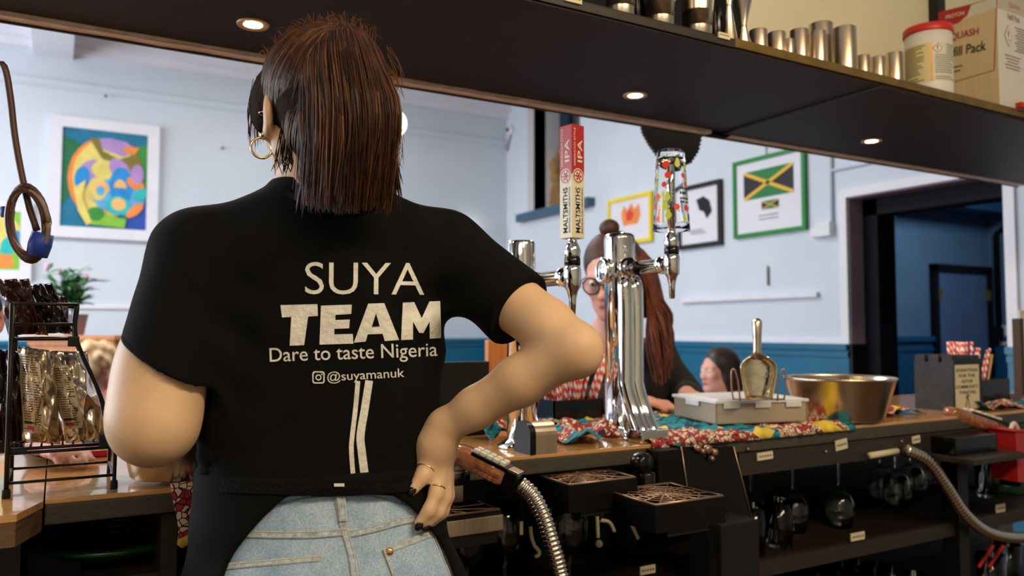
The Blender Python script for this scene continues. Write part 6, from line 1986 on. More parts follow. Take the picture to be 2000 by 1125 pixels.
snack_bag('crumpled silver gold snack bag leaning towards the sloping rail on the lower tier', g(128, 866, 1.468), g(212, 858, 1.468), g(84, 690, 1.475), fc, .020, 'foil_silver', 2, (.05, .48, .16, .86))
snack_bag('brown foil snack bag wedged behind the gold bags on the lower tier', g(72, 862, 1.520), g(165, 860, 1.520), g(60, 684, 1.528), fc, .016, 'bag_brown', 3)
snack_bag('dark snack bag at the back of the lower tier', g(-16, 862, 1.475), g(46, 866, 1.475), g(-22, 680, 1.480), fc, .020, 'bag_dark', 4)
snack_bag('dark maroon snack bag standing at the closed end of the top tier', g(16, 655, 1.460), g(78, 652, 1.460), g(-8, 546, 1.455), fc, .018, 'bag_maroon', 5)
snack_bag('brown snack bag slanting in the middle of the top tier', g(48, 652, 1.500), g(96, 655, 1.500), g(18, 556, 1.500), fc, .016, 'bag_brown', 6, (.1, .5, .1, .6))
snack_bag('black snack bag tilted against the top tier end rail', g(92, 652, 1.475), g(140, 648, 1.475), g(52, 556, 1.480), fc, .018, 'bag_dark', 7)
snack_bag('brown red snack bag leaning behind the top rails', g(84, 648, 1.520), g(136, 652, 1.525), g(78, 574, 1.525), fc, .016, 'bag_maroon', 8)

# coiled green hose lying under the wooden counter, dark
mat('hose_green', srgb(8, 60, 30), 0.25, var=.2, trans=.2)
hc = thing('green_hose', 'coiled dark green hose on the low shelf under the counter', 'hose', (.12, 1.62, .80))
gc = on_y(262, 1118, 1.55)
pz = on_y(300, 1118, TC + .05).z
for k in range(9):
    r_ = .05 + .0125 * k
    MB().torus(r_, .0065, T(gc.x - .03, 1.60, pz + .014 + .004 * k) @ RD(8, 'X') @ T(0, 0, .003 * (k % 3)), 40, 8).build('loop', 'hose_green', hc)

# ================================================================== ON THE OVERHEAD SHELF
ZT = ZS + .0265
yb_ = TN + .040
def cup_on_shelf(name, label, cat, px, wpx, pytop, group, Y=None, flare=0.0, m='steel_brushed'):
    Y = Y or yb_
    p = on_y(px, pytop, Y); dd_ = to_px(p)[2]
    r_ = wpx * dd_ / FPX / 2
    h_ = p.z - ZT
    return tag(MB().lathe([(0, 0), (r_ * (1 - flare), 0), (r_ * (1 - flare) * 1.0, .002), (r_, h_ - .001), (r_ - .0005, h_), (r_ - .0015, h_ - .001), (r_ * (1 - flare) - .0015, .004), (0, .004)], 32, T(p.x, Y, ZT)).build(name, m), label, cat, group)
G = 'steel thimble measures on the overhead shelf'
for px, w_, top, lab, Y in ((1481, 35, 60, 'short steel thimble measure next to the tall jiggers', None), (1517, 34, 65, 'short steel thimble measure second from the jiggers', None), (1541, 19, 77, 'slim little steel thimble measure in front of its wider neighbours', TN + .018),
                          (1561, 36, 60, 'middling steel thimble measure beside the slim one', TN + .052), (1603, 45, 48, 'tall wide steel measure standing at the back of the group', TN + .105), (1598, 31, 63, 'narrower steel measure in front of the tall wide one', TN + .030),
                          (1649, 44, 56, 'tall wide steel measure at the front of the shelf edge', None), (1685, 27, 110, 'small steel thimble measure right behind the tall front one', TN + .05), (1714, 28, 113, 'small steel thimble measure between two others near the tub', TN + .04),
                          (1746, 33, 105, 'small steel thimble measure next to the white tub', TN + .03)):
    cup_on_shelf('thimble_measure', lab, 'measure', px, w_, top, G, Y)
G = 'steel shaker tins on the overhead shelf'
for px, lab in ((1212, 'steel shaker tin standing alone nearest the shelf label'), (1289, 'steel shaker tin in the middle of three'), (1362, 'steel shaker tin beside the jiggers')):
    p = on_y(px, 30, yb_ + .006); r_ = 30 * to_px(p)[2] / FPX
    t = thing('shaker_tin', lab, 'shaker', (p.x, yb_ + .006, ZT), 0, G)
    Mx = T(p.x, yb_ + .006, ZT)
    MB().lathe([(0, 0), (r_ * .86, 0), (r_ * .92, .004), (r_ * .94, .030), (r_ * 1.22, .155), (r_ * 1.25, .160), (r_ * 1.21, .158), (r_ * .90, .008), (0, .006)], 36, Mx).build('tin', 'steel', t)
    MB().torus(r_ * 1.235, .0015, Mx @ T(0, 0, .160), 36, 6).build('rim', 'steel', t)
for px, waist, lab in ((1424, 12, 'steel hourglass jigger on the shelf label side'), (1452, 52, 'steel hourglass jigger next to the thimble measures')):
    p = on_y(px, 60, TN + .026); w0 = on_y(px, waist, TN + .026).z - ZT
    t = thing('jigger', lab, 'jigger', (p.x, TN + .026, ZT), 0, 'steel jiggers on the overhead shelf')
    Mx = T(p.x, TN + .026, ZT)
    H_ = w0 + .062
    MB().lathe([(0, 0), (.0190, 0), (.0195, .001), (.0066, w0), (.0205, H_), (.0200, H_ + .0005), (.0058, w0 + .004), (0, w0 + .004)], 30, Mx).build('cone', 'steel', t)
    MB().torus(.0075, .0016, Mx @ T(0, 0, w0), 24, 6).build('collar_ring', 'steel', t)
# dark upright things between the tins
for px, lab in ((1248, 'slim black bottle between the shaker tins'), (1400, 'slim black bottle behind the jiggers')):
    p = on_y(px, 30, yb_ + .07)
    tag(MB().lathe([(0, 0), (.028, 0), (.030, .003), (.030, .16), (.012, .19), (.012, .24), (.014, .242), (.014, .25), (0, .25)], 24, T(p.x, yb_ + .075, ZT)).build('black_bottle', 'black_gloss'), lab, 'bottle', 'black bottles on the overhead shelf')
# white tub with a red lid
p = on_y(1812, 58, TN + .070); r_ = 43.5 * to_px(p)[2] / FPX
mat('tub_white', srgb(230, 226, 216), 0.4, var=.03); mat('lid_red', srgb(204, 44, 36), 0.4, var=.05); mat('tub_label', srgb(224, 206, 150), 0.5, var=.05); mat('tub_label2', srgb(214, 212, 190), 0.5, var=.05)
ty_ = TN + .070
tb = thing('wipes_tub', 'white plastic tub with a red lid and a printed label', 'tub', (p.x, ty_, ZT))
zlid = p.z - ZT - .020
Mx = T(p.x, ty_, ZT)
MB().lathe([(0, 0), (r_ * .95, 0), (r_ * .97, .003), (r_ * .97, zlid), (0, zlid)], 44, Mx).build('tub', 'tub_white', tb)
MB().lathe([(r_ * 1.02, zlid - .001), (r_ * 1.03, zlid + .002), (r_ * 1.02, zlid + .018), (r_ * .98, zlid + .021), (0, zlid + .021)], 44, Mx).build('lid', 'lid_red', tb)
def curved(mb, az0, az1, z0, z1, rr_, n=16):
    vs = []
    for k in range(n + 1):
        a = az0 + (az1 - az0) * k / n
        vs += [Mx @ Vector((rr_ * math.cos(a), rr_ * math.sin(a), z0)), Mx @ Vector((rr_ * math.cos(a), rr_ * math.sin(a), z1))]
    mb.add(vs, [(2 * k, 2 * k + 2, 2 * k + 3, 2 * k + 1) for k in range(n)])
azc = math.atan2(-ty_, -p.x)
za, zb2_ = zlid * .20, zlid * .80
mb = MB(); curved(mb, azc - 1.7, azc + .05, za, zb2_, r_ * .975); l1 = mb.build('label', 'tub_label', tb)
mb = MB(); curved(mb, azc + .05, azc + .17, za, zb2_, r_ * .976); mb.build('label_band', 'p_peach', tb)
mb = MB(); curved(mb, azc + .17, azc + 1.7, za, zb2_, r_ * .975); l2 = mb.build('label', 'tub_label2', tb)
for par, a0, a1, m_ in ((l1, -1.3, -.1, 'print_brown'), (l2, .25, 1.4, 'label_ink')):
    mb = MB(); rg = random.Random(6)
    for k in range(17):
        zz = za + (zb2_ - za) * (.04 + .055 * k)
        s0 = a0 + (.55 if par is l2 and k > 11 else 0)
        if rg.random() < .12: continue
        curved(mb, azc + s0, azc + s0 + (a1 - s0) * rg.uniform(.6, 1), zz, zz + .0022, r_ * .978, 10)
    mb.build('printed_words', m_, par)
def on_tub(pts, par, m_, nm, rr_):
    mb = MB(); vs = [Mx @ Vector((rr_ * math.cos(azc + x / r_), rr_ * math.sin(azc + x / r_), z)) for x, z in pts]
    mb.add(vs, [tuple(range(len(vs)))]); mb.build(nm, m_, par)
zc_ = za + (zb2_ - za) * .83
on_tub([(.024, zc_ - .014), (.038, zc_), (.024, zc_ + .014), (.010, zc_)], l2, 'print_red', 'hazard_border', r_ * .981)
on_tub([(.024, zc_ - .0115), (.0355, zc_), (.024, zc_ + .0115), (.0125, zc_)], l2, 'paper_white', 'hazard_field', r_ * .985)
on_tub([(.0228, zc_ - .002), (.0252, zc_ - .002), (.0258, zc_ + .007), (.0222, zc_ + .007)], l2, 'ink_black', 'exclamation_mark', r_ * .989)
on_tub([(.0228, zc_ - .0065), (.0252, zc_ - .0065), (.0252, zc_ - .004), (.0228, zc_ - .004)], l2, 'ink_black', 'exclamation_mark', r_ * .989)
# cardboard refill box
yq = TN + .012
q = on_y(1949, 120, yq)
bx0 = q.x; by1 = on_x(1826, 40, bx0).y; bz1 = ZT + .30
cbx = thing('refill_box', 'printed cardboard refill pack box beside the white tub', 'box', (bx0, yq, ZT))
MB().box2((bx0, yq, ZT), (bx0 + .32, by1, bz1)).build('carton', 'cardboard', cbx)
MB().box2((bx0 + .003, yq - .0012, ZT + .004), (bx0 + .318, yq, bz1)).build('white_face', 'cardboard_white', cbx)
DW = by1 - yq
Ms = frame((bx0 - .0008, (yq + by1) / 2, ZT), (0, -1, 0), (0, 0, 1))        # left face, x runs towards the camera side
Hs = lambda px, py: ((Ms.inverted() @ on_x(px, py, bx0)).x, (Ms.inverted() @ on_x(px, py, bx0)).y)
def line_px(mb, pts, wd, M_=None):
    v_, f_ = strip2d([Hs(*p) for p in pts], wd); mb.add([(x, y, 0.0002) for x, y in v_], f_, Ms, 0, False)
mb = MB(); line_px(mb, [(1836, 168), (1942, 137), (1948, -6), (1900, 8), (1836, 24)], .0028); mb.build('border_line', 'print_red', cbx)
mb = MB(); pl_ = [Hs(*p) for p in ((1833, 24), (1898, 8), (1890, 30), (1872, 45), (1834, 55))]; flat(mb, pl_, Ms, 0, .0006); em = mb.build('emblem', 'print_red', cbx)
def side_text(s_, p0, p1, h_, bold, m_, par, z=.0010):
    a, b = Vector(Hs(*p0)), Vector(Hs(*p1)); c_ = (a + b) / 2; ang_ = math.atan2(b.y - a.y, b.x - a.x)
    mb = MB(); put_text(mb, s_, Ms @ T(c_.x, c_.y, z) @ R(ang_, 'Z'), (b - a).length, h_, bold); return mb.build('lettering', m_, par)
side_text('PROTON', (1848, 34), (1884, 25), .012, .01, 'label_paper', em)
side_text('QUASH', (1857, 74), (1912, 61), .026, .012, 'print_red', cbx)
side_text('Refill Pack', (1842, 106), (1927, 88), .030, .008, 'ink_black', cbx)
mb = MB()
for k in range(2): line_px(mb, [(1842, 136 + 9 * k), (1880 - 4 * k, 128 + 9 * k)], .004)
mb.build('printed_words', 'print_brown', cbx)
Mw = frame((bx0, yq - .0016, ZT), (1, 0, 0), (0, 0, 1))
Wp = lambda px, py: (on_y(px, py, yq).x - bx0, on_y(px, py, yq).z - ZT)
def white_text(s_, px, py, w_, h_, bold, m_):
    x, y = Wp(px, py); mb = MB(); put_text(mb, s_, Mw @ T(x, y, 0), w_, h_, bold); mb.build('lettering', m_, cbx)
white_text('QUASH', 1980, 14, .060, .016, .008, 'print_red')
white_text('Refill Pack', 1979, 36, .066, .019, .004, 'ink_black')
x, y = Wp(1968, 71)
mb = MB(); v_ = [(x, y - .034), (x + .021, y), (x, y + .034), (x - .021, y)]; flat(mb, v_, Mw, 0, 0); hz_ = mb.build('hazard_border', 'print_red', cbx)
mb = MB(); flat(mb, [(x, y - .030), (x + .0182, y), (x, y + .030), (x - .0182, y)], Mw, 0, .0006); mb.build('hazard_field', 'paper_white', hz_)
mb = MB(); flat(mb, [(x - .0016, y - .004), (x + .0016, y - .004), (x + .0026, y + .016), (x - .0026, y + .016)], Mw, 0, .0012); flat(mb, [(x - .002, y - .014), (x + .002, y - .014), (x + .002, y - .009), (x - .002, y - .009)], Mw, 0, .0012); mb.build('exclamation_mark', 'ink_black', hz_)
mb = MB()
for k in range(10):
    x_, y_ = Wp(1984, 55 + 5 * k); mb.box((x_ + .030, y_, .0002), (.075 - .012 * (k % 3), .0028, .0004), Mw)
for k in range(5):
    x_, y_ = Wp(1966, 108 + 6 * k); mb.box((x_ + .030, y_, .0002), (.085 - .012 * (k % 3), .0028, .0004), Mw)
mb.build('printed_words', 'label_ink', cbx)
q = on_y(1990, 207, TN - .010)
tag(MB().bbox_bev((q.x + .03, TN - .016, q.z), (.09, .018, .016), .003).build('red_clip', 'lid_red'), 'red plastic clip on the shelf edge below the refill box', 'clip')
# ================================================================== GLASSES UNDER THE COUNTER
GL = 'clear_glass'
def glass(name, label, cat, prof, p, group, flip=False, h=0):
    """prof: list of parts (name, profile); one thing per glass"""
    t = thing(name, label, cat, tuple(p), 0, group)
    for nm, pr_ in prof:
        q = [(r_, (h - z) if flip else z) for r_, z in pr_]
        if flip: q = q[::-1]
        MB().lathe(q, 24, None, 0, False).build(nm, GL, t, local=True)
    return t
wine = [('bowl', [(.004, .098), (.012, .100), (.030, .115), (.040, .140), (.041, .160), (.034, .205), (.0325, .205), (.0395, .160), (.0385, .141), (.029, .117), (.010, .103), (0, .102)]),
        ('stem', [(.0045, .010), (.0036, .020), (.0034, .080), (.0045, .099), (0, .1)]), ('foot', [(0, 0), (.034, 0), (.0345, .0015), (.010, .006), (.0045, .012), (0, .012)])]
tumb = [('wall', [(0, 0), (.030, 0), (.033, .002), (.036, .12), (.0345, .12), (.0315, .010), (0, .009)])]
goblet = [('bowl', [(.004, .070), (.014, .072), (.032, .085), (.040, .110), (.041, .140), (.036, .185), (.0345, .185), (.0395, .140), (.0385, .111), (.031, .087), (.012, .075), (0, .074)]),
          ('stem', [(.007, .008), (.0045, .014), (.0045, .05), (.006, .070), (0, .071)]), ('foot', [(0, 0), (.036, 0), (.0365, .002), (.012, .006), (.007, .010), (0, .010)])]
ys_ = TC + .10
def gx(px, Y, py=1000): return on_y(px, py, Y).x
w0 = None
for px, Y, lab in ((1468, 1.60, 'upside down wine glass beside the black cabinet'), (1550, 1.56, 'upside down wine glass between two others on the mesh shelf'), (1640, 1.53, 'upside down wine glass standing clear on the mesh shelf')):
    if w0 is None:
        w0 = glass('wine_glass', lab, 'wine glass', wine, (gx(px, Y), Y, Z1 + .001), 'upturned wine glasses on the shelf', True, .205)
    else: dup(w0, (gx(px, Y), Y, Z1 + .001), 0, lab)
g0 = None
for px, Y, lab in ((1722, 1.68, 'upside down stemmed glass at the back of the mesh shelf'), (1752, 1.60, 'upside down stemmed glass with a lit foot on the mesh shelf'), (1782, 1.66, 'upside down stemmed glass behind the lit one'), (1806, 1.70, 'upside down stemmed glass beside the bent hose'), (1838, 1.72, 'upside down stemmed glass behind the bent hose')):
    if g0 is None: g0 = glass('goblet', lab, 'goblet', goblet, (gx(px, Y), Y, Z1 + .001), 'upturned stemmed glasses', True, .185)
    else: dup(g0, (gx(px, Y), Y, Z1 + .001), 0, lab)
t0 = glass('tumbler', 'tall tumbler tucked against the black cabinet on the shelf', 'tumbler', tumb, (gx(1482, 1.43), 1.455, Z1 + .001), 'tumblers on the shelf')
dup(t0, (gx(1527, 1.46), 1.47, Z1 + .001), 0, 'tall tumbler standing in front of the wine glasses')
# lower shelf: rows of pint glasses
pint = [('wall', [(0, 0), (.029, 0), (.031, .002), (.042, .145), (.0405, .145), (.0295, .010), (0, .009)])]
p0 = None
for i in range(8):
    for j in range(3):
        x = gx(1476, 1.45) + .09 * i; y = 1.45 + .115 * j
        lab = 'pint glass in the %s row on the lowest shelf' % ('front', 'middle', 'back')[j]
        if p0 is None: p0 = glass('pint_glass', lab, 'glass', pint, (x, y, Z2 + .001), 'pint glasses on the lowest shelf')
        else: dup(p0, (x, y, Z2 + .001), 0, lab)
# glasses to the right of the post
for px, Y, z, lab in ((1930, 1.46, Z2 + .001, 'pint glass beyond the black post on the lowest shelf'), (1965, 1.50, Z2 + .001, 'pint glass beside the red stirrers on the lowest shelf'), (1930, 1.55, Z1 + .001, 'pint glass beyond the black post on the mesh shelf'), (1975, 1.60, Z1 + .001, 'pint glass under the red jug on the mesh shelf')):
    dup(p0, (gx(px, Y), Y, z), 0, lab)
# upright goblets below the drip trays
first = True
for px, Y, lab in ((912, 1.50, 'stemmed glass right behind her hip'), (986, 1.52, 'stemmed glass beneath the steel fronted drip tray'), (1112, 1.47, 'stemmed beer glass behind the ribbed hose')):
    if first:
        gu = glass('beer_goblet', lab, 'goblet', goblet, (gx(px, Y), Y, Z1 + .001), 'upright stemmed glasses under the trays'); first = False
    else: dup(gu, (gx(px, Y), Y, Z1 + .001), 0, lab)
# green bottles lying behind, pale levers hanging below the trays
mat('bottle_green', srgb(14, 84, 30), 0.12, trans=.5, var=.1)
for px, py, Y, lab in ((1060, 1075, 1.70, 'dark green bottle behind the ribbed hose'), (1165, 1065, 1.72, 'dark green bottle in the middle of the shelf under the trays'), (1232, 1060, 1.70, 'dark green bottle with a lit shoulder under the right hand tray')):
    p = on_y(px, py, Y)
    t = thing('green_bottle', lab, 'bottle', (p.x, Y, Z1), 0, 'green bottles under the trays')
    Mx = T(p.x, Y, Z1 + .001)
    MB().lathe([(0, 0), (.030, 0), (.032, .004), (.032, .11), (.024, .135), (.012, .16), (.011, .20), (.013, .202), (.013, .215), (.0, .215)], 26, Mx).build('body', 'bottle_green', t)
    MB().lathe([(.0135, .19), (.0135, .216), (0, .217)], 16, Mx).build('foil_cap', 'brass_edge', t)
lv = random.Random(8)
for pts_, lab in (([(1036, 1028), (1038, 1048), (1044, 1066), (1053, 1076), (1052, 1084), (1045, 1087)], 'pale curved lever with a hooked end'), ([(1166, 1008), (1167, 1030), (1168, 1050)], 'straight pale lever with a round knob'),
                  ([(1018, 1018), (1018, 1044)], 'short pale lever beside the hooked one'), ([(1172, 1016), (1190, 1020), (1200, 1038)], 'thin bent brown lever next to the straight pale one'), ([(1233, 1024), (1246, 1052)], 'slanting pale lever in front of the lit green bottle')):
    Y = 1.46
    t = thing('tap_lever', lab, 'lever', tuple(on_y(*pts_[0], Y)), 0, 'pale levers under the drip trays')
    top = on_y(*pts_[0], Y)
    MB().tube(bez([on_y(x, y, Y) for x, y in pts_], 14), .0042, 8).build('lever', 'label_paper', t)
    MB().tube([top, (top.x, Y, .955)], .0035, 8).build('rod', 'iron_black', t)
    if 'knob' in lab: MB().ball(on_y(1170, 1062, Y), .0085, 14, 10).build('knob', 'label_paper', t)
for px in (1925, 1945):
    p = on_y(px, 1090, 1.44)
    tag(MB().tube([on_y(px - 14, 1108, 1.43), on_y(px + 14, 1066, 1.43)], .0055, 8).build('red_stirrer', 'apple_red'), 'bright red stirrer standing in the glass %s' % ('beyond the black post' if px < 1930 else 'below the bent hose'), 'stirrer', 'red stirrers')
# green mat seen beyond the jug
p = on_y(1950, 960, 1.6)
tag(MB().bbox_bev((p.x + .1, 1.66, Z1 + .005), (.30, .30, .008), .003).build('green_bar_mat', mat('mat_green', srgb(30, 70, 34), .9, var=.4, vscale=60, bump=.4, bscale=200)), 'dark green bar mat on the mesh shelf beyond the post', 'mat')

# ================================================================== GUEST ROOM
def turn(yaw, pitch=0, roll=0):
    """yaw in degrees counter-clockwise from +Y, pitch < 0 looks down"""
    return Matrix.Rotation(math.radians(yaw), 3, 'Z') @ Matrix.Rotation(math.radians(pitch), 3, 'X') @ Matrix.Rotation(math.radians(roll), 3, 'Y')
def figure(label, head, yaw, look, s, top_mat, leg_mat, skin, hands, seat=None, legyaw=None, torso_dx=(0, 0, 0), h=.008):
    """clothed person: head = eye-level centre, look = head rotation, hands = [(elbow, wrist, palm_dir), ...] right then left, seat = seat height or None"""
    Tr = turn(yaw)
    t = thing('person', label, 'person', (head.x, head.y, 0 if seat is None else 0))
    base = Vector((head.x + torso_dx[0], head.y + torso_dx[1], head.z - .255 * s + torso_dx[2]))         # base of the neck
    L = lambda x, y, z: base + Tr @ Vector((x * s, y * s, z * s))
    shR, shL = L(.17, -.02, -.055), L(-.17, -.02, -.055)
    hip = L(0, -.02, -.50)
    lo = [min(v) - .2 for v in zip(head, hip, *[q for hnd in hands for q in hnd[:2]])]
    hi = [max(v) + .2 for v in zip(head, hip, *[q for hnd in hands for q in hnd[:2]])]
    fb_ = Field(lo, hi, h)
    head_parts(fb_, head, look, s, ears=True)
    fb_.cone(head + look @ Vector((0, -.028 * s, -.06 * s)), base + Vector((0, 0, -.02)), .052 * s, .056 * s, .03)
    fb_.cone(base, hip, .08 * s, .10 * s, .05)
    for sh_, (el_, wr_, pd) in zip((shR, shL), hands):
        fb_.cone(base + Vector((0, 0, -.06 * s)), sh_, .04, .04, .03); fb_.chain([sh_, el_, wr_], [.040 * s, .036 * s, .024 * s], .015)
        pd = Vector(pd).normalized(); sd = pd.cross(Vector((0, 0, 1))); sd = sd.normalized() if sd.length > .1 else Vector((1, 0, 0))
        pm = wr_ + pd * .065 * s
        fb_.cone(wr_, pm, .024 * s, .026 * s, .012, (Vector((0, 0, 1)), .6))
        for k in range(4):
            a = pm + sd * ((-.027 + .018 * k) * s) + pd * .012; ln = (.06, .075, .07, .055)[k] * s
            fb_.chain([a, a + pd * ln * .55 + Vector((0, 0, .002)), a + pd * ln + Vector((0, 0, -.010))], [.0102 * s, .0095 * s, .0078 * s], .004)
        a = wr_ + pd * .02 - sd * .022 * s
        fb_.chain([a, a + pd * .028 - sd * .018, a + pd * .055 - sd * .024], [.012 * s, .010 * s, .0085 * s], .006)
    body_ = fb_.build('body', skin, t, 1)
    face_parts(t, head, look, s)
    # clothes
    lo2 = [min(v) - .26 for v in zip(base, hip, *[q for hnd in hands for q in hnd[:2]])]; hi2 = [max(v) + .26 for v in zip(base, hip, *[q for hnd in hands for q in hnd[:2]])]
    fc_ = Field(lo2, hi2, h)
    lev = []
    for dz_, a_, b_ in ((-.54, .172, .135), (-.42, .165, .130), (-.28, .165, .128), (-.15, .172, .122), (-.08, .150, .095), (-.02, .085, .07)):
        q = L(0, -.02, dz_); lev.append((q.z, q.x, q.y, a_ * s, b_ * s))
    fc_.loft(lev, .03, math.radians(yaw), 2.3)
    for sh_, (el_, wr_, pd) in zip((shR, shL), hands):
        fc_.cone(base + Vector((0, 0, -.05 * s)), sh_, .062 * s, .062 * s, .04)
        fc_.chain([sh_, el_, el_.lerp(wr_, .85)], [.064 * s, .056 * s, .040 * s], .03)
    sl, X_, Y_, Z_ = fc_.sub(fc_.lo, fc_.lo + fc_.n * fc_.h)
    fc_.F += (.003 * np.sin(45 * Z_ + 22 * X_ + 3 * np.sin(19 * Y_))).astype(np.float32)
    fc_.build('top', top_mat, t, 1)
    mc = MB(); Mc = T(base + Vector((0, 0, -.012 * s))) @ Tr.to_4x4()
    mc.torus(.070 * s, .016 * s, Mc, 24, 8).build('collar', top_mat, t)
    # legs
    if legyaw is not None: Tr = turn(legyaw)
    fl_ = Field([hip.x - .62, hip.y - .62, 0.0], [hip.x + .62, hip.y + .62, hip.z + .12], .014)
    for q_ in (-1, 1):
        hp = hip + Tr @ Vector((q_ * .09 * s, 0, 0))
        if seat is None: fl_.chain([hp, Vector((hp.x, hp.y, .5)) + Tr @ Vector((q_ * .01, .02, 0)), Vector((hp.x, hp.y, .07))], [.10 * s, .075 * s, .055 * s], .04)
        else:
            kn_ = hp + Tr @ Vector((q_ * .03, .42 * s, .02)); ft = Vector((kn_.x, kn_.y, .07)) + Tr @ Vector((0, -.04, 0))
            fl_.chain([hp, kn_, ft], [.10 * s, .07 * s, .05 * s], .04)
    fl_.build('trousers', leg_mat, t, 1)
    for q_ in (-1, 1):
        hp = hip + Tr @ Vector((q_ * .09 * s, 0, 0))
        fp = Vector((hp.x, hp.y, .04)) if seat is None else Vector((hp.x, hp.y, .04)) + Tr @ Vector((q_ * .03, .38 * s, 0))
        MB().ball((0, .05, 0), (.045, .13, .04), 14, 8, T(fp) @ Tr.to_4x4()).build('shoe', 'shoe_black', t)
    return t, L, Tr, hip
def hair_mass(t, o, Rm, s, els, m, cuts=(), h=.007):
    f = Field(o - Vector((.26, .26, .50)), o + Vector((.26, .26, .22)), h)
    for c_, r_ in els: f.ell(o + Rm @ (Vector(c_) * s), tuple(q * s for q in r_), Rm, .02)
    for c_, n_ in cuts: f.cut(o + Rm @ (Vector(c_) * s), Rm @ Vector(n_))
    return f.build('hair', m, t, 1)
mat('hoodie_black', srgb(26, 23, 24), .8, var=.2, vscale=30, bump=.15, bscale=200)
mat('trouser_dark', srgb(30, 32, 40), .8, var=.2)
mat('top_taupe', srgb(170, 146, 146), .8, var=.12, vscale=40, bump=.2, bscale=120)
mat('top_navy', srgb(34, 38, 60), .8, var=.15)
mat('sleeve_magenta', srgb(200, 30, 96), .7, var=.1)
mat('lens_glass', (1, 1, 1), .02, trans=1, ior=1.05, var=.01)

# red-haired woman across the bar, looking down
hd_ = at_d(1196, 540, 2.50)
lk = turn(124, -18)
R3 = Matrix.Rotation
fwd = lambda yaw: Vector((-math.sin(math.radians(yaw)), math.cos(math.radians(yaw)), 0))
yw = 172
Tq = turn(yw)
q0 = Vector((hd_.x + .10, hd_.y + .13, hd_.z - .21))
hands = [(q0 + Tq @ Vector((.25, .06, -.20)), Vector((q0.x - .12, 1.915, ZC + .05)), (.3, -.6, -.1)), (q0 + Tq @ Vector((-.25, .06, -.20)), Vector((q0.x + .12, 1.915, ZC + .05)), (-.3, -.6, -.1))]
rw, L_, Tr_, hip_ = figure('red-haired woman in glasses and a black hoodie looking down across the bar', hd_, yw, lk, 1.08, 'hoodie_black', 'trouser_dark', 'skin_pink', hands, None, torso_dx=(.10, .13, .07))
hm = hair_mass(rw, hd_, lk, 1.08, [((0, -.022, .040), (.086, .096, .092)), ((0, -.085, -.06), (.085, .05, .12)), ((-.060, -.06, -.12), (.045, .05, .13))], 'hair_red_dark', [((0, .040, .03), (0, 1, -.75))])
MB().ball((0, -.02, .140), (.030, .030, .026), 14, 10, T(hd_) @ (lk * 1.08).to_4x4()).build('top_knot', 'hair_red_dark', hm)
hr = random.Random(21); mh = MB()
Hx = lambda x, y, z: hd_ + lk @ (Vector((x, y, z)) * 1.08)
for i in range(520):
    q_ = hr.uniform(-1, 1); sd = -1
    fr0 = hr.random()
    A = Hx(sd * .05 * hr.random() + .02, .02 - .08 * fr0, .128 - .02 * fr0); B_ = Hx(sd * (.088 + .01 * hr.random()), .03 - .11 * fr0, .03)
    C_ = Hx(sd * (.098 + .02 * hr.random()), .01 - .10 * fr0, -.08)
    wv = hr.uniform(-.02, .02); drop = hr.uniform(.10, .26)
    D_ = C_ + Vector((wv + .02, hr.uniform(-.02, .02), -drop * .5)); E_ = D_ + Vector((-wv + .01, hr.uniform(-.015, .015), -drop * .5))
    mh.tube(bez([A, B_, C_, D_, E_], 12), [.0016, .003, .0032, .003, .0012], 4, hr.choice((0, 1, 1)), False)
mh.build('hair_strands', ['hair_red_dark', 'hair_red'], hm)
gm = T(hd_) @ (lk * 1.08).to_4x4()
gs = MB()
for q_ in (-1, 1):
    gs.torus(.024, .0022, gm @ T(q_ * .031, .100, -.002) @ RD(90, 'X'), 26, 6)
    gs.tube([gm @ Vector((q_ * .055, .098, .002)), gm @ Vector((q_ * .078, .05, .004)), gm @ Vector((q_ * .080, -.01, .0))], .0018, 6)
gs.tube([gm @ Vector((-.008, .102, .002)), gm @ Vector((.008, .102, .002))], .002, 6)
ga = gs.build('spectacles', 'iron_black', rw)
for q_ in (-1, 1): MB().lathe([(0, 0), (.0235, 0), (.0235, .001), (0, .001)], 22, gm @ T(q_ * .031, .100, -.002) @ RD(90, 'X')).build('lens', 'lens_glass', ga)

def stool_under(hip_, label):
    t = thing('round_stool', label, 'stool', (hip_.x, hip_.y, 0))
    zs = hip_.z - .115
    MB().lathe([(0, zs - .03), (.17, zs - .03), (.18, zs - .02), (.18, zs - .005), (.17, zs), (0, zs)], 30, T(hip_.x, hip_.y, 0)).build('seat', 'wood_orange', t)
    for k in range(4):
        a = PI / 4 + PI / 2 * k
        MB().tube([(hip_.x + .11 * math.cos(a), hip_.y + .11 * math.sin(a), zs - .03), (hip_.x + .17 * math.cos(a), hip_.y + .17 * math.sin(a), 0)], .015, 8).build('leg', 'wood_orange', t)
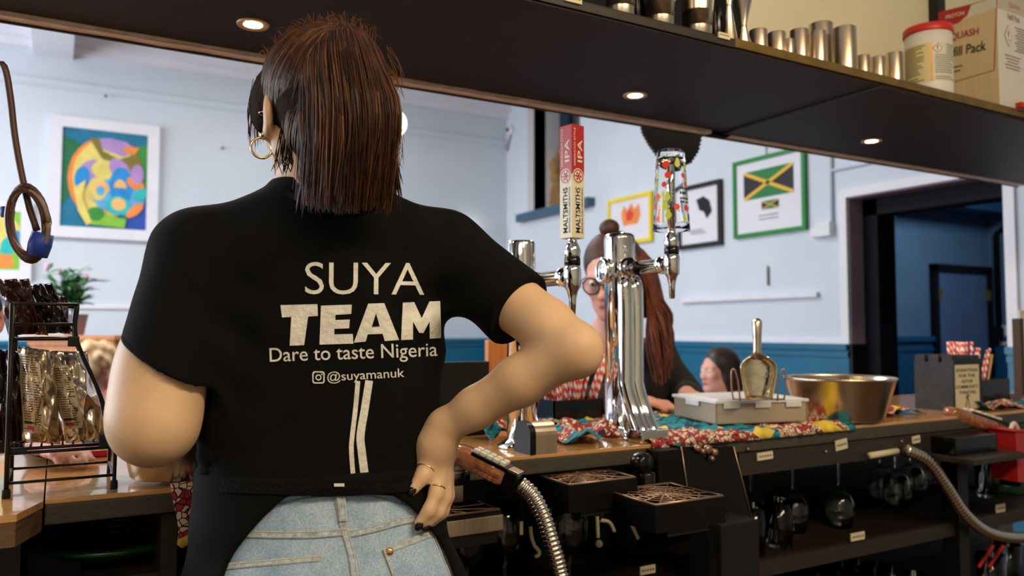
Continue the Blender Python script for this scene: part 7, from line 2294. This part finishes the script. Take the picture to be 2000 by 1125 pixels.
# smiling woman with a dark bob, seated by the right wall
hd2 = at_d(1404, 724, 4.15); lk2 = turn(82, 0); Tq = turn(80)
q0 = Vector((hd2.x, hd2.y, hd2.z - .255))
hands = [(q0 + Tq @ Vector((.24, .02, -.28)), q0 + Tq @ Vector((.16, .24, -.30)), (-.9, .2, -.1)), (q0 + Tq @ Vector((-.24, .02, -.28)), q0 + Tq @ Vector((-.16, .24, -.30)), (-.9, .2, -.1))]
p2, L_, Tr_, hip_ = figure('woman with a dark bob and taupe top seated in front of the teal dado', hd2, 80, lk2, 1.0, 'top_taupe', 'trouser_dark', 'skin_pink', hands, .45, torso_dx=(.04, .0, .145))
hair_mass(p2, hd2, lk2, 1.0, [((0, -.022, .036), (.088, .098, .092)), ((0, -.060, -.05), (.092, .070, .110)), ((.055, -.02, -.04), (.036, .05, .10)), ((-.055, -.02, -.04), (.036, .05, .10))], 'hair_dark', [((0, .062, .03), (0, 1, -.45)), ((0, 0, -.15), (0, 0, -1))])
stool_under(hip_, 'round wooden stool under the woman with the dark bob')
# fair curly-haired person seated by the settle
hd3 = at_d(192, 716, 4.3); lk3 = turn(-62, -6); Tq = turn(-60)
q0 = Vector((hd3.x, hd3.y, hd3.z - .255))
hands = [(q0 + Tq @ Vector((.24, .02, -.28)), q0 + Tq @ Vector((.16, .24, -.30)), (.8, .4, -.1)), (q0 + Tq @ Vector((-.24, .02, -.28)), q0 + Tq @ Vector((-.16, .24, -.30)), (.8, .4, -.1))]
p3_, L_, Tr_, hip_ = figure('fair curly-haired person in a navy top seated before the wooden settle', hd3, -60, lk3, 1.0, 'top_navy', 'trouser_dark', 'skin_pink', hands, .45)
cr_ = random.Random(13)
els = [((0, -.022, .040), (.086, .096, .090)), ((0, -.06, -.02), (.084, .06, .08))]
for k in range(46):
    a, e_ = cr_.uniform(0, 2 * PI), cr_.uniform(-.5, 1.3)
    v_ = Vector((math.cos(a) * math.cos(e_) * .088, math.sin(a) * math.cos(e_) * .098 - .025, math.sin(e_) * .092 + .036))
    if v_.y > .05 and v_.z < .06: continue
    els.append((tuple(v_), (.020, .020, .020)))
hair_mass(p3_, hd3, lk3, 1.0, els, 'hair_blond', [((0, .075, .02), (0, 1, -.55))])
stool_under(hip_, 'round wooden stool under the fair curly-haired person')
# customer behind the snack rack with a hand on the counter
hd4 = on_y(-75, 690, 2.26); lk4 = turn(190, -8); Tq = turn(185)
hd4.z = 1.29
q0 = Vector((hd4.x, hd4.y, hd4.z - .255))
rh = Vector((on_y(78, 880, 1.76).x, 1.76, ZC + .036))
hands = [(q0 + Tq @ Vector((.26, .06, -.06)), Vector((q0.x - .30, 1.98, ZC + .05)), (.3, -1, -.1)), (rh + Vector((.05, .24, .035)), rh, (.42, -.85, -.10))]
p4_, L_, Tr_, hip_ = figure('dark-clothed customer behind the snack rack with fingers on the counter', hd4, 185, lk4, 1.0, 'hoodie_black', 'trouser_dark', 'skin_pink', hands, .7, legyaw=275)
hair_mass(p4_, hd4, lk4, 1.0, [((0, -.022, .036), (.084, .096, .090)), ((0, -.06, -.03), (.078, .05, .08))], 'hair_dark', [((0, .062, .03), (0, 1, -.45))])
stool_under(hip_, 'round wooden stool under the customer at the snack rack')
q = on_z(172, 884, ZC + .01)
pw = thing('magenta_purse', 'flat magenta purse on the counter behind the snack rack', 'purse', (q.x, q.y, ZC))
MB().bbox_bev((q.x + .01, q.y + .03, ZC + .009), (.07, .07, .016), .005).build('body', 'sleeve_magenta', pw)
MB().tube([(q.x - .02, q.y - .006, ZC + .014), (q.x + .04, q.y - .006, ZC + .014)], .002, 6).build('zip', 'gold', pw)

# wooden settle with a flower pot
a, b = at_d(60, 655, 4.75), at_d(226, 655, 4.75)
zt_ = a.z
ux = (b - a); ux.z = 0; wS = ux.length; ux.normalize(); nS = Vector((ux.y, -ux.x, 0)) 
Mst = frame((a.x, a.y, 0), ux, -nS, (0, 0, 1))
st = thing('wooden_settle', 'pale wooden high-backed settle carrying a potted plant', 'settle', (a.x, a.y, 0))
MB().bbox_bev((wS / 2, .02, (zt_ - .03) / 2 + .01), (wS, .05, zt_ - .05), .006, Mst).build('back_panel', 'wood_orange', st)
MB().bbox_bev((wS / 2, .08, zt_ - .015), (wS + .03, .24, .03), .006, Mst).bbox_bev((wS / 2, -.012, zt_ - .045), (wS + .01, .02, .03), .004, Mst).build('top_ledge', 'wood_orange', st)
MB().bbox_bev((wS / 2, .28, .43), (wS, .46, .05), .006, Mst).build('seat', 'wood_orange', st)
for q_ in (.03, wS - .03): MB().bbox_bev((q_, .27, .21), (.05, .44, .40), .004, Mst).build('side', 'wood_orange', st)
MB().bbox_bev((wS / 2, .17, zt_ / 2), (wS * .96, .03, zt_ - .06), .004, Mst).build('rear_panel', 'wood_orange', st)
pp_ = Mst @ Vector((wS * .40, .10, zt_ + .001))
pt = thing('potted_plant', 'potted plant with narrow green leaves and pink buds on the settle', 'plant', tuple(pp_))
MB().lathe([(0, 0), (.05, 0), (.055, .004), (.075, .12), (.080, .125), (.076, .128), (.066, .118), (0, .11)], 28, T(pp_)).build('pot', 'mauve_paint', pt)
mat('leaf_green', srgb(66, 140, 62), .45, var=.3, vscale=10); mat('leaf_dark', srgb(34, 94, 50), .45, var=.3, vscale=10); mat('bud_pink', srgb(206, 150, 176), .5, var=.2)
pr_ = random.Random(17)
top_ = pp_ + Vector((0, 0, .11))
for k in range(14):
    a = pr_.uniform(0, 2 * PI); ln = pr_.uniform(.14, .32)
    e_ = top_ + Vector((math.cos(a) * pr_.uniform(.03, .16), math.sin(a) * pr_.uniform(.03, .16), ln))
    MB().tube(bez([top_, top_.lerp(e_, .5) + Vector((0, 0, .02)), e_], 8), .0025, 6).build('stem', 'leaf_dark', pt)
    for j in range(12):
        o_ = top_.lerp(e_, pr_.uniform(.35, 1)); az = pr_.uniform(0, 2 * PI); ll = pr_.uniform(.09, .16)
        d_ = Vector((math.cos(az), math.sin(az), pr_.uniform(.0, .8))).normalized(); sd = d_.cross(Vector((0, 0, 1))).normalized() * ll * .13
        P_ = [o_, o_ + d_ * ll * .35 + sd, o_ + d_ * ll * .75 + sd * .7 - Vector((0, 0, .006)), o_ + d_ * ll - Vector((0, 0, .018)), o_ + d_ * ll * .75 - sd * .7 - Vector((0, 0, .006)), o_ + d_ * ll * .35 - sd, o_ + d_ * ll * .5 - Vector((0, 0, .004))]
        MB().add(P_, [(0, 1, 6), (1, 2, 6), (2, 3, 6), (3, 4, 6), (4, 5, 6), (5, 0, 6)]).build('leaf', ('leaf_green', 'leaf_dark')[j % 2], pt)
    if k % 3 == 0:
        MB().ball(e_ + Vector((0, 0, .015)), (.012, .012, .026), 10, 8).build('bud', 'bud_pink', pt)
